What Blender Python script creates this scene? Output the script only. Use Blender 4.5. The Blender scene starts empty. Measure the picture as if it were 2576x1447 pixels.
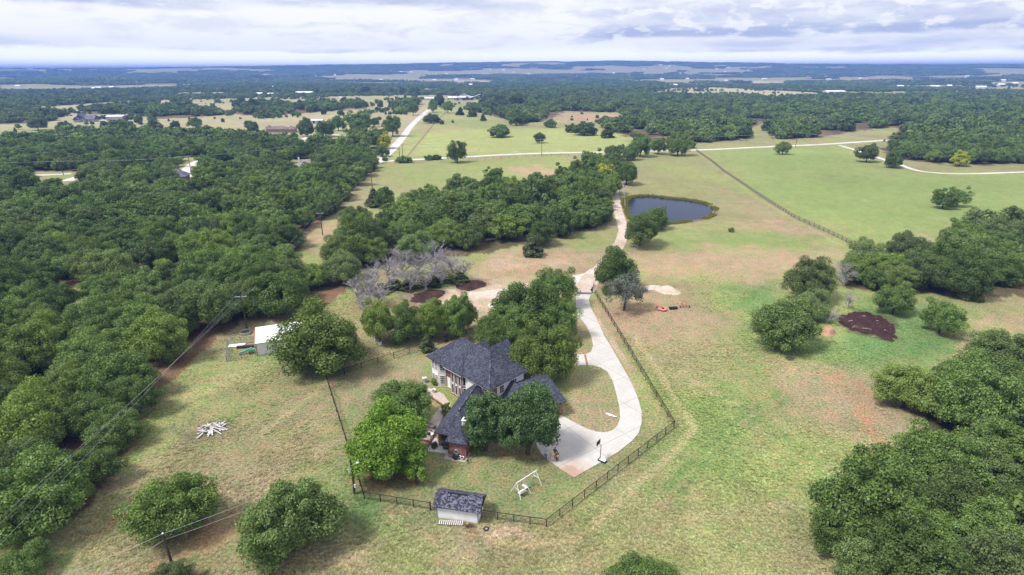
# Aerial view of a ranch house, its drive, a pond, oak woods and far prairie.
import bpy, math, random
import numpy as np
R_ = math.radians
C = bpy.context.scene.collection
SC = bpy.context.scene

# ------------------------------------------------------------------ camera
F_PX, W_PX, H_PX, CAM_Z = 1400.0, 2576.0, 1447.0, 55.0
PITCH = math.atan((H_PX / 2 - 174) / F_PX)
ROLL = R_(0.2)
_f = np.array([0, math.cos(PITCH), -math.sin(PITCH)])
_r0 = np.array([1.0, 0, 0]); _u0 = np.cross(_r0, _f)
_r = _r0 * math.cos(ROLL) - _u0 * math.sin(ROLL)
_u = _u0 * math.cos(ROLL) + _r0 * math.sin(ROLL)
CAM = np.array([0, 0, CAM_Z])
cd = bpy.data.cameras.new('camera'); co = bpy.data.objects.new('camera', cd); C.objects.link(co)
from mathutils import Matrix, Vector
co.matrix_world = Matrix(((_r[0], _u[0], -_f[0], 0), (_r[1], _u[1], -_f[1], 0), (_r[2], _u[2], -_f[2], CAM_Z), (0, 0, 0, 1)))
cd.sensor_width = 36.0; cd.lens = 36.0 * F_PX / W_PX
cd.clip_start = 0.5; cd.clip_end = 200000.0
SC.camera = co

def at(x, y, z=0.0):
    """where the sight line through a point of the survey photo meets height z"""
    d = _f * F_PX + _r * (x - W_PX / 2) - _u * (y - H_PX / 2)
    return CAM + d * ((z - CAM_Z) / d[2])
def depth(p):
    return float((np.asarray(p) - CAM) @ _f)
def proj(p):
    v = np.asarray(p, float) - CAM; w = v @ _f
    return W_PX / 2 + F_PX * (v @ _r) / w, H_PX / 2 - F_PX * (v @ _u) / w
def at2(x, y): p = at(x, y); return (float(p[0]), float(p[1]))
def top_height(base_px, top_px):
    """height of an upright thing whose foot and top are both seen"""
    b = at(*base_px); lo, hi = 0.0, 60.0
    for _ in range(40):
        m = (lo + hi) / 2
        if proj(b + np.array([0, 0, m]))[1] > top_px[1]: lo = m
        else: hi = m
    return lo

# ------------------------------------------------------------------ light
SUN_EL, SUN_AZ = R_(56), R_(-112)        # azimuth from north (+Y), clockwise positive
world = bpy.data.worlds.new('World'); SC.world = world; world.use_nodes = True
wn = world.node_tree; wn.nodes.clear(); WL = wn.links.new
def wnode(t, **k):
    n = wn.nodes.new(t)
    for a, b in k.items(): setattr(n, a, b)
    return n
def wmath(op, a, b=None, c=None, clamp=False):
    n = wnode('ShaderNodeMath', operation=op, use_clamp=clamp)
    for i, v in enumerate((a, b, c)):
        if v is None: continue
        if isinstance(v, (int, float)): n.inputs[i].default_value = v
        else: WL(v, n.inputs[i])
    return n.outputs[0]
def wramp(v, a, b, smooth=True):
    n = wnode('ShaderNodeMapRange', interpolation_type='SMOOTHSTEP' if smooth else 'LINEAR')
    WL(v, n.inputs[0]); n.inputs[1].default_value = a; n.inputs[2].default_value = b
    return n.outputs[0]
def wmix(fac, a, b):
    n = wnode('ShaderNodeMix', data_type='RGBA')
    for s, v in ((n.inputs[0], fac), (n.inputs[6], a), (n.inputs[7], b)):
        if isinstance(v, tuple): s.default_value = v + (1,)
        elif isinstance(v, (int, float)): s.default_value = v
        else: WL(v, s)
    return n.outputs[2]
def wnoise(vec, scale, detail=5, rough=0.55, dist=0.0):
    n = wnode('ShaderNodeTexNoise'); n.inputs['Scale'].default_value = scale
    n.inputs['Detail'].default_value = detail; n.inputs['Roughness'].default_value = rough
    n.inputs['Distortion'].default_value = dist
    WL(vec, n.inputs['Vector']); return n.outputs[0]
def wvec(x, y, z):
    n = wnode('ShaderNodeCombineXYZ')
    for i, v in enumerate((x, y, z)):
        if isinstance(v, (int, float)): n.inputs[i].default_value = v
        else: WL(v, n.inputs[i])
    return n.outputs[0]
sky = wnode('ShaderNodeTexSky', sky_type='NISHITA', sun_disc=False)
sky.sun_elevation = SUN_EL; sky.sun_rotation = SUN_AZ
sky.air_density = 1.0; sky.dust_density = 1.5
gen = wnode('ShaderNodeTexCoord'); sep = wnode('ShaderNodeSeparateXYZ'); WL(gen.outputs['Generated'], sep.inputs[0])
X, Y, Z = sep.outputs
AZ = wmath('MULTIPLY', wmath('ARCTAN2', X, Y), 180 / math.pi)        # degrees right of north
EL = wmath('MULTIPLY', wmath('ARCSINE', Z), 180 / math.pi)           # degrees above horizon
# a cloud deck seen edge-on: rows of cloud squeezed towards the horizon
warp = wnoise(wvec(wmath('MULTIPLY', AZ, 0.11), wmath('MULTIPLY', EL, 0.55), 1.3), 1.0, 6, 0.6)
n_big = wnoise(wvec(wmath('MULTIPLY', AZ, 0.05), wmath('MULTIPLY', EL, 0.5), 7.0), 1.0, 7, 0.58, 0.6)
n_mid = wnoise(wvec(wmath('MULTIPLY', AZ, 0.16), wmath('MULTIPLY', EL, 0.9), 3.0), 1.0, 8, 0.6, 0.4)
n_bil = wnoise(wvec(wmath('MULTIPLY', AZ, 0.42), wmath('MULTIPLY', EL, 0.95), 5.0), 1.0, 6, 0.55, 0.2)
wob = wmath('MULTIPLY_ADD', warp, 1.6, -0.8)
ELw = wmath('ADD', EL, wob)
# heavy lavender mass on the right with a second layer below it
band1 = wmath('MULTIPLY', wramp(ELw, 2.3, 2.75), wramp(ELw, 6.6, 4.4))
m1 = wmath('MULTIPLY', band1, wramp(wmath('ADD', AZ, wmath('MULTIPLY_ADD', n_mid, 16, -8)), 3, 12))
band2 = wmath('MULTIPLY', wramp(ELw, 1.15, 1.45), wramp(ELw, 2.6, 1.9))
m2 = wmath('MULTIPLY', band2, wramp(AZ, 10, 22))
# grey streaks on the left
band3 = wmath('MULTIPLY', wramp(ELw, 4.35, 4.9), wramp(wmath('ADD', AZ, wmath('MULTIPLY_ADD', n_mid, 26, -13)), -22, -32))
band5 = wmath('MULTIPLY', wramp(ELw, 4.9, 5.5), wmath('MULTIPLY', wramp(AZ, -27, -22), wramp(AZ, 6, -6)))
band4 = wmath('MULTIPLY', wmath('MULTIPLY', wramp(ELw, 1.5, 1.7), wramp(ELw, 2.7, 1.8)), wramp(AZ, 6, -14))
tex = wramp(n_big, 0.40, 0.62)
tex2 = wramp(n_mid, 0.38, 0.58)
puff = wramp(n_bil, 0.50, 0.62)
base_ = wramp(ELw, 4.7, 2.7)
grey = wmath('MULTIPLY', m1, wmath('ADD', wmath('MULTIPLY', tex2, 0.35), wmath('MULTIPLY_ADD', base_, 0.4, 0.28)))
grey = wmath('MULTIPLY', grey, wmath('MULTIPLY_ADD', puff, -0.8, 1.0))
grey = wmath('MAXIMUM', grey, wmath('MULTIPLY', m2, wmath('MULTIPLY_ADD', tex2, 0.35, 0.3)))
grey = wmath('MAXIMUM', grey, wmath('MULTIPLY', band3, wmath('MULTIPLY_ADD', tex2, 0.45, 0.45)))
grey = wmath('MAXIMUM', grey, wmath('MULTIPLY', band5, wmath('MULTIPLY_ADD', tex2, 0.4, 0.35)))
grey = wmath('MAXIMUM', grey, wmath('MULTIPLY', band4, wmath('MULTIPLY_ADD', tex, 0.45, 0.12)))
# above the view: a grey ring of cloud that opens to a bright zenith
ring = wmath('MULTIPLY', wmath('MULTIPLY', wramp(EL, 6.5, 9.5), wramp(EL, 62, 26)), wmath('MULTIPLY_ADD', wramp(Y, -0.2, 0.5), 0.7, 0.3))
over = wmath('MULTIPLY', ring, wmath('MULTIPLY_ADD', tex, 0.25, 0.68))
back = wmath('MULTIPLY', wramp(Y, 0.35, -0.1), wmath('MULTIPLY', wramp(EL, 30, 5), 0.55))
grey = wmath('MAXIMUM', grey, wmath('MAXIMUM', over, back), clamp=True)
soft = wnoise(wvec(wmath('MULTIPLY', AZ, 0.17), wmath('MULTIPLY', EL, 0.72), 11.0), 1.0, 8, 0.62, 0.5)
zen = wramp(EL, 32, 60)
bright = wmix(wmath('MULTIPLY', wramp(soft, 0.46, 0.66), 0.75), (6.9, 6.95, 7.05), (5.3, 5.5, 6.0))
bright = wmix(wramp(EL, 2.4, 0.0), bright, (13.0, 12.6, 12.0))
bright = wmix(zen, bright, (10.0, 10.0, 10.2))
cloud = wmix(grey, bright, (3.3, 3.75, 5.3))
cover = wramp(n_mid, 0.22, 0.34)
skycol = wmix(wmath('MULTIPLY_ADD', cover, 0.12, 0.88), sky.outputs[0], cloud)
bg = wnode('ShaderNodeBackground'); bg.inputs['Strength'].default_value = 0.1
WL(skycol, bg.inputs['Color'])
wo = wnode('ShaderNodeOutputWorld'); WL(bg.outputs[0], wo.inputs[0])
world.cycles.sampling_method = 'MANUAL'; world.cycles.sample_map_resolution = 512

sd = bpy.data.lights.new('sun', 'SUN'); so = bpy.data.objects.new('sun', sd); C.objects.link(so)
sd.energy = 3.3; sd.angle = R_(13); sd.color = (1.0, 0.96, 0.90)
so.rotation_euler = (math.pi / 2 - SUN_EL, 0, -SUN_AZ + math.pi)
# a sun lamp shines along its -Z: turn it so that it comes from SUN_AZ
_sd = Vector((math.sin(SUN_AZ) * math.cos(SUN_EL), math.cos(SUN_AZ) * math.cos(SUN_EL), math.sin(SUN_EL)))
so.rotation_euler = _sd.to_track_quat('Z', 'Y').to_euler(); so.location = (0, 0, 90)

SC.view_settings.view_transform = 'Standard'; SC.view_settings.look = 'None'
SC.view_settings.exposure = 0.66; SC.view_settings.gamma = 1.0
cy = SC.cycles
cy.max_bounces = 4; cy.diffuse_bounces = 2; cy.glossy_bounces = 2; cy.transmission_bounces = 3
cy.volume_bounces = 0; cy.transparent_max_bounces = 4; cy.caustics_reflective = False; cy.caustics_refractive = False
cy.use_denoising = True; cy.volume_step_rate = 4.0
SC.render.use_persistent_data = False

# ------------------------------------------------------------------ numbers
def _hash(ix, iy, s):
    h = (ix.astype(np.int64) * 374761393 + iy.astype(np.int64) * 668265263 + s * 1442695041) & 0xffffffff
    h = ((h ^ (h >> 13)) * 1274126177) & 0xffffffff
    return ((h ^ (h >> 16)) & 0xffffff) / float(0xffffff)
def vnoise(x, y, s=0):
    ix = np.floor(x); iy = np.floor(y); fx = x - ix; fy = y - iy
    fx = fx * fx * (3 - 2 * fx); fy = fy * fy * (3 - 2 * fy)
    a = _hash(ix, iy, s); b = _hash(ix + 1, iy, s); c = _hash(ix, iy + 1, s); d = _hash(ix + 1, iy + 1, s)
    return (a * (1 - fx) + b * fx) * (1 - fy) + (c * (1 - fx) + d * fx) * fy
def fbm(x, y, scale, s=0, octv=4, rough=0.5):
    x = np.asarray(x, float) / scale; y = np.asarray(y, float) / scale
    t = 0; a = 1; n = 0
    for o in range(octv):
        t = t + a * vnoise(x, y, s + o * 17); n += a; a *= rough; x = x * 2.03 + 11.7; y = y * 2.03 - 5.1
    return t / n
def sstep(v, a, b):
    t = np.clip((v - a) / (b - a), 0, 1); return t * t * (3 - 2 * t)
def in_poly(px, py, poly):
    inside = np.zeros(px.shape, bool); n = len(poly)
    for i in range(n):
        x0, y0 = poly[i]; x1, y1 = poly[(i + 1) % n]
        if y0 == y1: continue
        c = ((y0 > py) != (y1 > py)) & (px < (x1 - x0) * (py - y0) / (y1 - y0) + x0)
        inside ^= c
    return inside
def edge_dist(px, py, poly, closed=True):
    d = np.full(px.shape, 1e9); n = len(poly)
    for i in range(n if closed else n - 1):
        x0, y0 = poly[i]; x1, y1 = poly[(i + 1) % n]
        dx, dy = x1 - x0, y1 - y0; L = dx * dx + dy * dy + 1e-9
        t = np.clip(((px - x0) * dx + (py - y0) * dy) / L, 0, 1)
        d = np.minimum(d, np.hypot(px - x0 - t * dx, py - y0 - t * dy))
    return d
def poly_w(pts): return [at2(*p) for p in pts]

# ------------------------------------------------------------------ objects
def tag(o, label=None, cat=None, group=None, kind=None):
    if label: o['label'] = label
    if cat: o['category'] = cat
    if group: o['group'] = group
    if kind: o['kind'] = kind
    return o
def thing(name, label, cat, loc=(0, 0, 0), rotz=0.0, group=None):
    o = bpy.data.objects.new(name, None); C.objects.link(o)
    o.location = [float(v) for v in loc]; o.rotation_euler = (0, 0, rotz); o.empty_display_size = 0.5
    return tag(o, label, cat, group)
def np_mesh(name, V, Q, mats=(), smooth=False, attrs=None, colors=None, midx=None):
    """mesh from arrays; Q is (n,3) or (n,4), or a list of faces"""
    me = bpy.data.meshes.new(name)
    V = np.asarray(V, np.float32)
    if isinstance(Q, np.ndarray):
        n, k = Q.shape
        me.vertices.add(len(V)); me.vertices.foreach_set('co', V.ravel())
        me.loops.add(n * k); me.loops.foreach_set('vertex_index', Q.astype(np.int32).ravel())
        me.polygons.add(n); me.polygons.foreach_set('loop_start', np.arange(0, n * k, k, dtype=np.int32))
        me.update(calc_edges=True)
    else:
        me.from_pydata([tuple(map(float, v)) for v in V], [], [tuple(f) for f in Q]); me.update()
    for m in mats: me.materials.append(m)
    if midx is not None: me.polygons.foreach_set('material_index', np.asarray(midx, np.int32))
    if smooth: me.polygons.foreach_set('use_smooth', np.ones(len(me.polygons), bool))
    for k, v in (attrs or {}).items():
        a = me.attributes.new(k, 'FLOAT', 'POINT'); a.data.foreach_set('value', np.asarray(v, np.float32))
    for k, v in (colors or {}).items():
        a = me.attributes.new(k, 'FLOAT_COLOR', 'POINT')
        a.data.foreach_set('color', np.concatenate([v, np.ones((len(v), 1))], 1).astype(np.float32).ravel())
    return me
def link(name, me, parent=None):
    o = bpy.data.objects.new(name, me); C.objects.link(o)
    if parent is not None: o.parent = parent
    return o
class MB:
    """collects shapes in world (or local) space and links them as one mesh"""
    def __init__(s): s.v = []; s.f = []
    def add(s, vs, fs):
        b = len(s.v); s.v += [tuple(float(c) for c in v) for v in vs]; s.f += [tuple(i + b for i in f) for f in fs]; return s
    def poly(s, pts): return s.add(pts, [tuple(range(len(pts)))])
    def prism(s, pts, z0, z1):
        n = len(pts); a = sum(pts[i][0] * pts[(i + 1) % n][1] - pts[(i + 1) % n][0] * pts[i][1] for i in range(n))
        if a < 0: pts = pts[::-1]
        vs = [(x, y, z0) for x, y in pts] + [(x, y, z1) for x, y in pts]
        fs = [tuple(range(n, 2 * n)), tuple(range(n - 1, -1, -1))] + [(i, (i + 1) % n, n + (i + 1) % n, n + i) for i in range(n)]
        return s.add(vs, fs)
    def box(s, c, size, rot=0.0, tilt=None):
        hx, hy, hz = size[0] / 2, size[1] / 2, size[2] / 2
        M = Matrix.Rotation(rot, 3, 'Z')
        if tilt is not None: M = M @ tilt
        vs = []
        for dz in (-hz, hz):
            for dx, dy in ((-hx, -hy), (hx, -hy), (hx, hy), (-hx, hy)):
                v = M @ Vector((dx, dy, dz)); vs.append((c[0] + v.x, c[1] + v.y, c[2] + v.z))
        return s.add(vs, [(3, 2, 1, 0), (4, 5, 6, 7), (0, 1, 5, 4), (1, 2, 6, 5), (2, 3, 7, 6), (3, 0, 4, 7)])
    def beam(s, a, b, w, h, up=(0, 0, 1)):
        a = Vector(a); b = Vector(b); d = (b - a).normalized(); u = Vector(up)
        if abs(d.dot(u)) > 0.99: u = Vector((1, 0, 0))
        r = d.cross(u).normalized(); u = r.cross(d)
        vs = [p + r * (w / 2 * i) + u * (h / 2 * j) for p in (a, b) for i, j in ((-1, -1), (1, -1), (1, 1), (-1, 1))]
        return s.add(vs, [(0, 1, 2, 3), (7, 6, 5, 4), (1, 0, 4, 5), (2, 1, 5, 6), (3, 2, 6, 7), (0, 3, 7, 4)])
    def tube(s, pts, rad, n=6, cap=True):
        pts = [Vector(p) for p in pts]; m = len(pts)
        if isinstance(rad, (int, float)): rad = [rad] * m
        vs = []
        for i, p in enumerate(pts):
            d = (pts[min(i + 1, m - 1)] - pts[max(i - 1, 0)]).normalized()
            u = Vector((0, 0, 1)) if abs(d.z) < 0.9 else Vector((1, 0, 0))
            r = d.cross(u).normalized(); u = r.cross(d)
            for k in range(n):
                t = 2 * math.pi * k / n; vs.append(p + (r * math.cos(t) + u * math.sin(t)) * rad[i])
        fs = [(i * n + k, i * n + (k + 1) % n, (i + 1) * n + (k + 1) % n, (i + 1) * n + k) for i in range(m - 1) for k in range(n)]
        if cap: fs += [tuple(range(n - 1, -1, -1)), tuple(range((m - 1) * n, m * n))]
        return s.add(vs, fs)
    def cyl(s, c, r, h, n=16, r2=None):
        r2 = r if r2 is None else r2
        return s.tube([(c[0], c[1], c[2]), (c[0], c[1], c[2] + h)], [r, r2], n)
    def ring(s, c, R, r, n=20, k=8, axis='Z', flat=1.0):
        vs = []
        for i in range(n):
            a = 2 * math.pi * i / n
            for j in range(k):
                b = 2 * math.pi * j / k; q = R + r * math.cos(b)
                x, y, z = q * math.cos(a), q * math.sin(a), r * math.sin(b) * flat
                if axis == 'X': x, y, z = z, x, y
                elif axis == 'Y': x, y, z = x, z, y
                vs.append((c[0] + x, c[1] + y, c[2] + z))
        return s.add(vs, [(i * k + j, ((i + 1) % n) * k + j, ((i + 1) % n) * k + (j + 1) % k, i * k + (j + 1) % k) for i in range(n) for j in range(k)])
    def ball(s, c, r, n=10, m=7):
        r = (r, r, r) if isinstance(r, (int, float)) else r
        vs = [(c[0], c[1], c[2] - r[2])]
        for i in range(1, m):
            p = -math.pi / 2 + math.pi * i / m
            vs += [(c[0] + r[0] * math.cos(p) * math.cos(2 * math.pi * k / n), c[1] + r[1] * math.cos(p) * math.sin(2 * math.pi * k / n), c[2] + r[2] * math.sin(p)) for k in range(n)]
        vs.append((c[0], c[1], c[2] + r[2])); L = len(vs) - 1
        fs = [(0, 1 + (k + 1) % n, 1 + k) for k in range(n)] + [(L, 1 + (m - 2) * n + k, 1 + (m - 2) * n + (k + 1) % n) for k in range(n)]
        fs += [(1 + i * n + k, 1 + i * n + (k + 1) % n, 1 + (i + 1) * n + (k + 1) % n, 1 + (i + 1) * n + k) for i in range(m - 2) for k in range(n)]
        return s.add(vs, fs)
    def build(s, name, mat, parent=None, smooth=False, local=False, bevel=0.0):
        off = (0, 0, 0)
        if parent is not None and not local:
            q = parent; off = [0, 0, 0]
            while q is not None: off = [off[i] + q.location[i] for i in range(3)]; q = q.parent
        me = bpy.data.meshes.new(name)
        me.from_pydata([(v[0] - off[0], v[1] - off[1], v[2] - off[2]) for v in s.v], [], s.f); me.update()
        import bmesh
        bm = bmesh.new(); bm.from_mesh(me); bmesh.ops.recalc_face_normals(bm, faces=bm.faces); bm.to_mesh(me); bm.free()
        me.materials.append(mat)
        if smooth: me.polygons.foreach_set('use_smooth', np.ones(len(me.polygons), bool))
        o = link(name, me, parent)
        if bevel:
            b = o.modifiers.new('bevel', 'BEVEL'); b.width = bevel; b.segments = 2; b.limit_method = 'ANGLE'
        return o
def copy_tree(o, parent=None):
    c = o.copy(); C.objects.link(c)
    if parent is not None: c.parent = parent
    for ch in [k for k in o.children]: copy_tree(ch, c)
    return c

# ------------------------------------------------------------------ materials
def new_mat(name):
    m = bpy.data.materials.new(name); m.use_nodes = True
    n = m.node_tree.nodes; n.clear()
    o = n.new('ShaderNodeOutputMaterial'); b = n.new('ShaderNodeBsdfPrincipled')
    m.node_tree.links.new(b.outputs[0], o.inputs[0]); b.inputs['Roughness'].default_value = 0.85
    b.inputs['Specular IOR Level'].default_value = 0.2
    return m, m.node_tree, b
class NT:
    def __init__(s, tree): s.t = tree; s.L = tree.links.new
    def n(s, t, **k):
        q = s.t.nodes.new(t)
        for a, b in k.items(): setattr(q, a, b)
        return q
    def put(s, sock, v):
        if isinstance(v, tuple): sock.default_value = v + (1,) if len(v) == 3 and sock.type == 'RGBA' else v
        elif isinstance(v, (int, float)): sock.default_value = v
        else: s.L(v, sock)
    def math(s, op, a, b=0.0, c=None, clamp=False):
        q = s.n('ShaderNodeMath', operation=op, use_clamp=clamp); s.put(q.inputs[0], a); s.put(q.inputs[1], b)
        if c is not None: s.put(q.inputs[2], c)
        return q.outputs[0]
    def mix(s, f, a, b, blend='MIX'):
        q = s.n('ShaderNodeMix', data_type='RGBA', blend_type=blend); s.put(q.inputs[0], f); s.put(q.inputs[6], a); s.put(q.inputs[7], b); return q.outputs[2]
    def noise(s, vec, scale, detail=4, rough=0.55, dist=0.0):
        q = s.n('ShaderNodeTexNoise'); q.inputs['Scale'].default_value = scale; q.inputs['Detail'].default_value = detail
        q.inputs['Roughness'].default_value = rough; q.inputs['Distortion'].default_value = dist
        if vec is not None: s.L(vec, q.inputs['Vector'])
        return q.outputs[0]
    def rng(s, v, a, b, c=0.0, d=1.0):
        q = s.n('ShaderNodeMapRange', interpolation_type='SMOOTHSTEP'); s.L(v, q.inputs[0])
        for i, x in enumerate((a, b, c, d)): q.inputs[i + 1].default_value = x
        return q.outputs[0]
    def pos(s): return s.n('ShaderNodeNewGeometry').outputs['Position']
    def obj(s): return s.n('ShaderNodeTexCoord').outputs['Object']
    def attr(s, name): q = s.n('ShaderNodeAttribute', attribute_name=name); return q
    def scale(s, vec, xyz):
        q = s.n('ShaderNodeVectorMath', operation='MULTIPLY'); s.L(vec, q.inputs[0]); q.inputs[1].default_value = xyz; return q.outputs[0]
    def bump(s, h, strength, dist, b):
        q = s.n('ShaderNodeBump'); q.inputs['Strength'].default_value = strength; q.inputs['Distance'].default_value = dist
        s.L(h, q.inputs['Height']); return q.outputs[0]
def plain(name, col, rough=0.7, var=0.12, scale=1.5, metal=0.0, spec=0.3, dirt=None):
    """a surface of one colour with faint blotches (and optional dirt colour)"""
    m, t, b = new_mat(name); q = NT(t); v = q.obj()
    n1 = q.noise(v, scale, 5, 0.6)
    f = q.rng(n1, 0.3, 0.7, 1 - var, 1 + var * 0.6)
    c = q.mix(1.0, col, f, 'MULTIPLY')
    if dirt: c = q.mix(q.math('MULTIPLY', q.rng(q.noise(v, scale * 0.4, 6, 0.65), 0.48, 0.72), 0.7), c, dirt)
    q.L(c, b.inputs['Base Color']); b.inputs['Roughness'].default_value = rough; b.inputs['Metallic'].default_value = metal
    b.inputs['Specular IOR Level'].default_value = spec
    return m

# ------------------------------------------------------------------ the lie of the land
def ground_z(x, y):
    x = np.asarray(x, float); y = np.asarray(y, float)
    r = np.hypot(x, y); a = np.degrees(np.arctan2(x, y))
    lift = 14 + 54 * np.exp(-((a - 3) / 22.0) ** 2) + 6 * (fbm(a * 3, r * 0 + 3, 5.0, 5, 4) - .5) * 2
    far = sstep(r, 2600, 6000) * (0.3 + 0.7 * sstep(r, 3800, 6000))
    roll = (fbm(x, y, 1000, 40, 3) - 0.5) * 38 * sstep(r, 1700, 3000)
    return far * (50 + lift) + roll * (1 - 0.5 * far)

COL = dict(lush=(.155, .225, .07), meadow=(.215, .245, .095), lime=(.30, .325, .13), olive=(.205, .195, .10), dull=(.165, .18, .085), tan=(.265, .215, .14),
           straw=(.34, .29, .165), drytan=(.36, .30, .20), pink=(.34, .235, .165), red=(.33, .165, .095),
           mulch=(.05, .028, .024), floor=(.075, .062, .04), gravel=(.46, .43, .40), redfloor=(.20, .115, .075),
           dryfield=(.31, .275, .175), pasture=(.26, .26, .12), paledirt=(.42, .32, .25), weed=(.095, .175, .06), char=(.10, .095, .09))
COL = {k: np.array(v) for k, v in COL.items()}
# woods: outlines of the tree feet, in survey-photo points (far edge to near edge)
WOODS = {
 'left': [(-260, 366), (0, 364), (120, 352), (230, 340), (400, 341), (520, 342), (640, 352), (700, 360), (748, 378), (850, 372), (930, 395), (938, 430), (893, 470), (852, 520), (808, 560), (762, 610), (745, 660), (770, 690), (735, 770), (690, 775), (625, 800), (560, 850), (500, 905), (400, 985), (350, 1080), (285, 1195), (225, 1270), (130, 1330), (20, 1380), (-120, 1500), (-900, 1500), (-1300, 800), (-700, 420)],
 'mid': [(905, 618), (960, 582), (995, 540), (1075, 512), (1190, 484), (1290, 490), (1400, 470), (1450, 448), (1546, 436), (1545, 480), (1545, 555), (1500, 575), (1440, 585), (1350, 600), (1290, 618), (1225, 640), (1180, 645), (1130, 645), (1010, 655), (915, 685), (868, 725), (800, 775), (745, 770), (770, 690), (815, 650)],
 'strip': [(1430, 425), (1520, 396), (1560, 392), (1580, 410), (1548, 440), (1430, 450)],
 'right': [(2135, 690), (2250, 655), (2330, 640), (2400, 612), (2480, 590), (2576, 575), (2700, 560), (2760, 720), (2576, 742), (2480, 748), (2400, 742), (2330, 735), (2240, 728), (2150, 735)],
 'corner': [(2330, 1035), (2420, 1000), (2490, 985), (2560, 950), (2700, 900), (3300, 1100), (3300, 1560), (2200, 1560), (2135, 1440), (2110, 1360), (2200, 1300), (2290, 1215), (2300, 1120)],
 'back': [(2236, 372), (2300, 352), (2420, 345), (2576, 340), (2800, 340), (2800, 420), (2576, 412), (2460, 416), (2380, 412), (2300, 408), (2245, 398)],
 'road': [(1170, 276), (1265, 298), (1310, 314), (1390, 298), (1420, 280), (1560, 284), (1590, 305), (1510, 312), (1530, 332), (1590, 345), (1660, 358), (1780, 360), (1890, 350), (1905, 318), (1925, 322), (1950, 352), (2070, 346), (2160, 328), (2236, 320), (2300, 345), (2420, 338), (2576, 335), (2800, 330), (2800, 246), (2560, 246), (2250, 247), (2110, 246), (1960, 250), (1800, 246), (1650, 240), (1560, 238), (1400, 244), (1250, 250)],
 'tree_row': [(165, 284), (260, 272), (330, 272), (420, 268), (550, 278), (560, 290), (470, 296), (400, 299), (330, 286), (240, 288)],
 'tree_row2': [(-200, 272), (60, 272), (130, 282), (170, 292), (120, 308), (40, 312), (-200, 318)],
 'tree_row3': [(590, 268), (700, 262), (860, 258), (925, 262), (930, 270), (800, 282), (690, 290), (600, 290)],
 'tree_row4': [(990, 262), (1050, 254), (1062, 262), (1040, 280), (1000, 288)],
 'upper': [(-300, 234), (130, 232), (262, 226), (450, 226), (440, 240), (330, 246), (262, 258), (130, 268), (-300, 268)],
 'upper2': [(445, 212), (700, 216), (940, 216), (1060, 224), (1060, 236), (930, 238), (700, 238), (460, 228)],
 'upper3': [(1080, 216), (1640, 206), (1700, 216), (1650, 232), (1560, 238), (1400, 242), (1250, 248), (1170, 246), (1120, 232)],
}
WOODS_W = {k: poly_w(v) for k, v in WOODS.items()}
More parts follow.
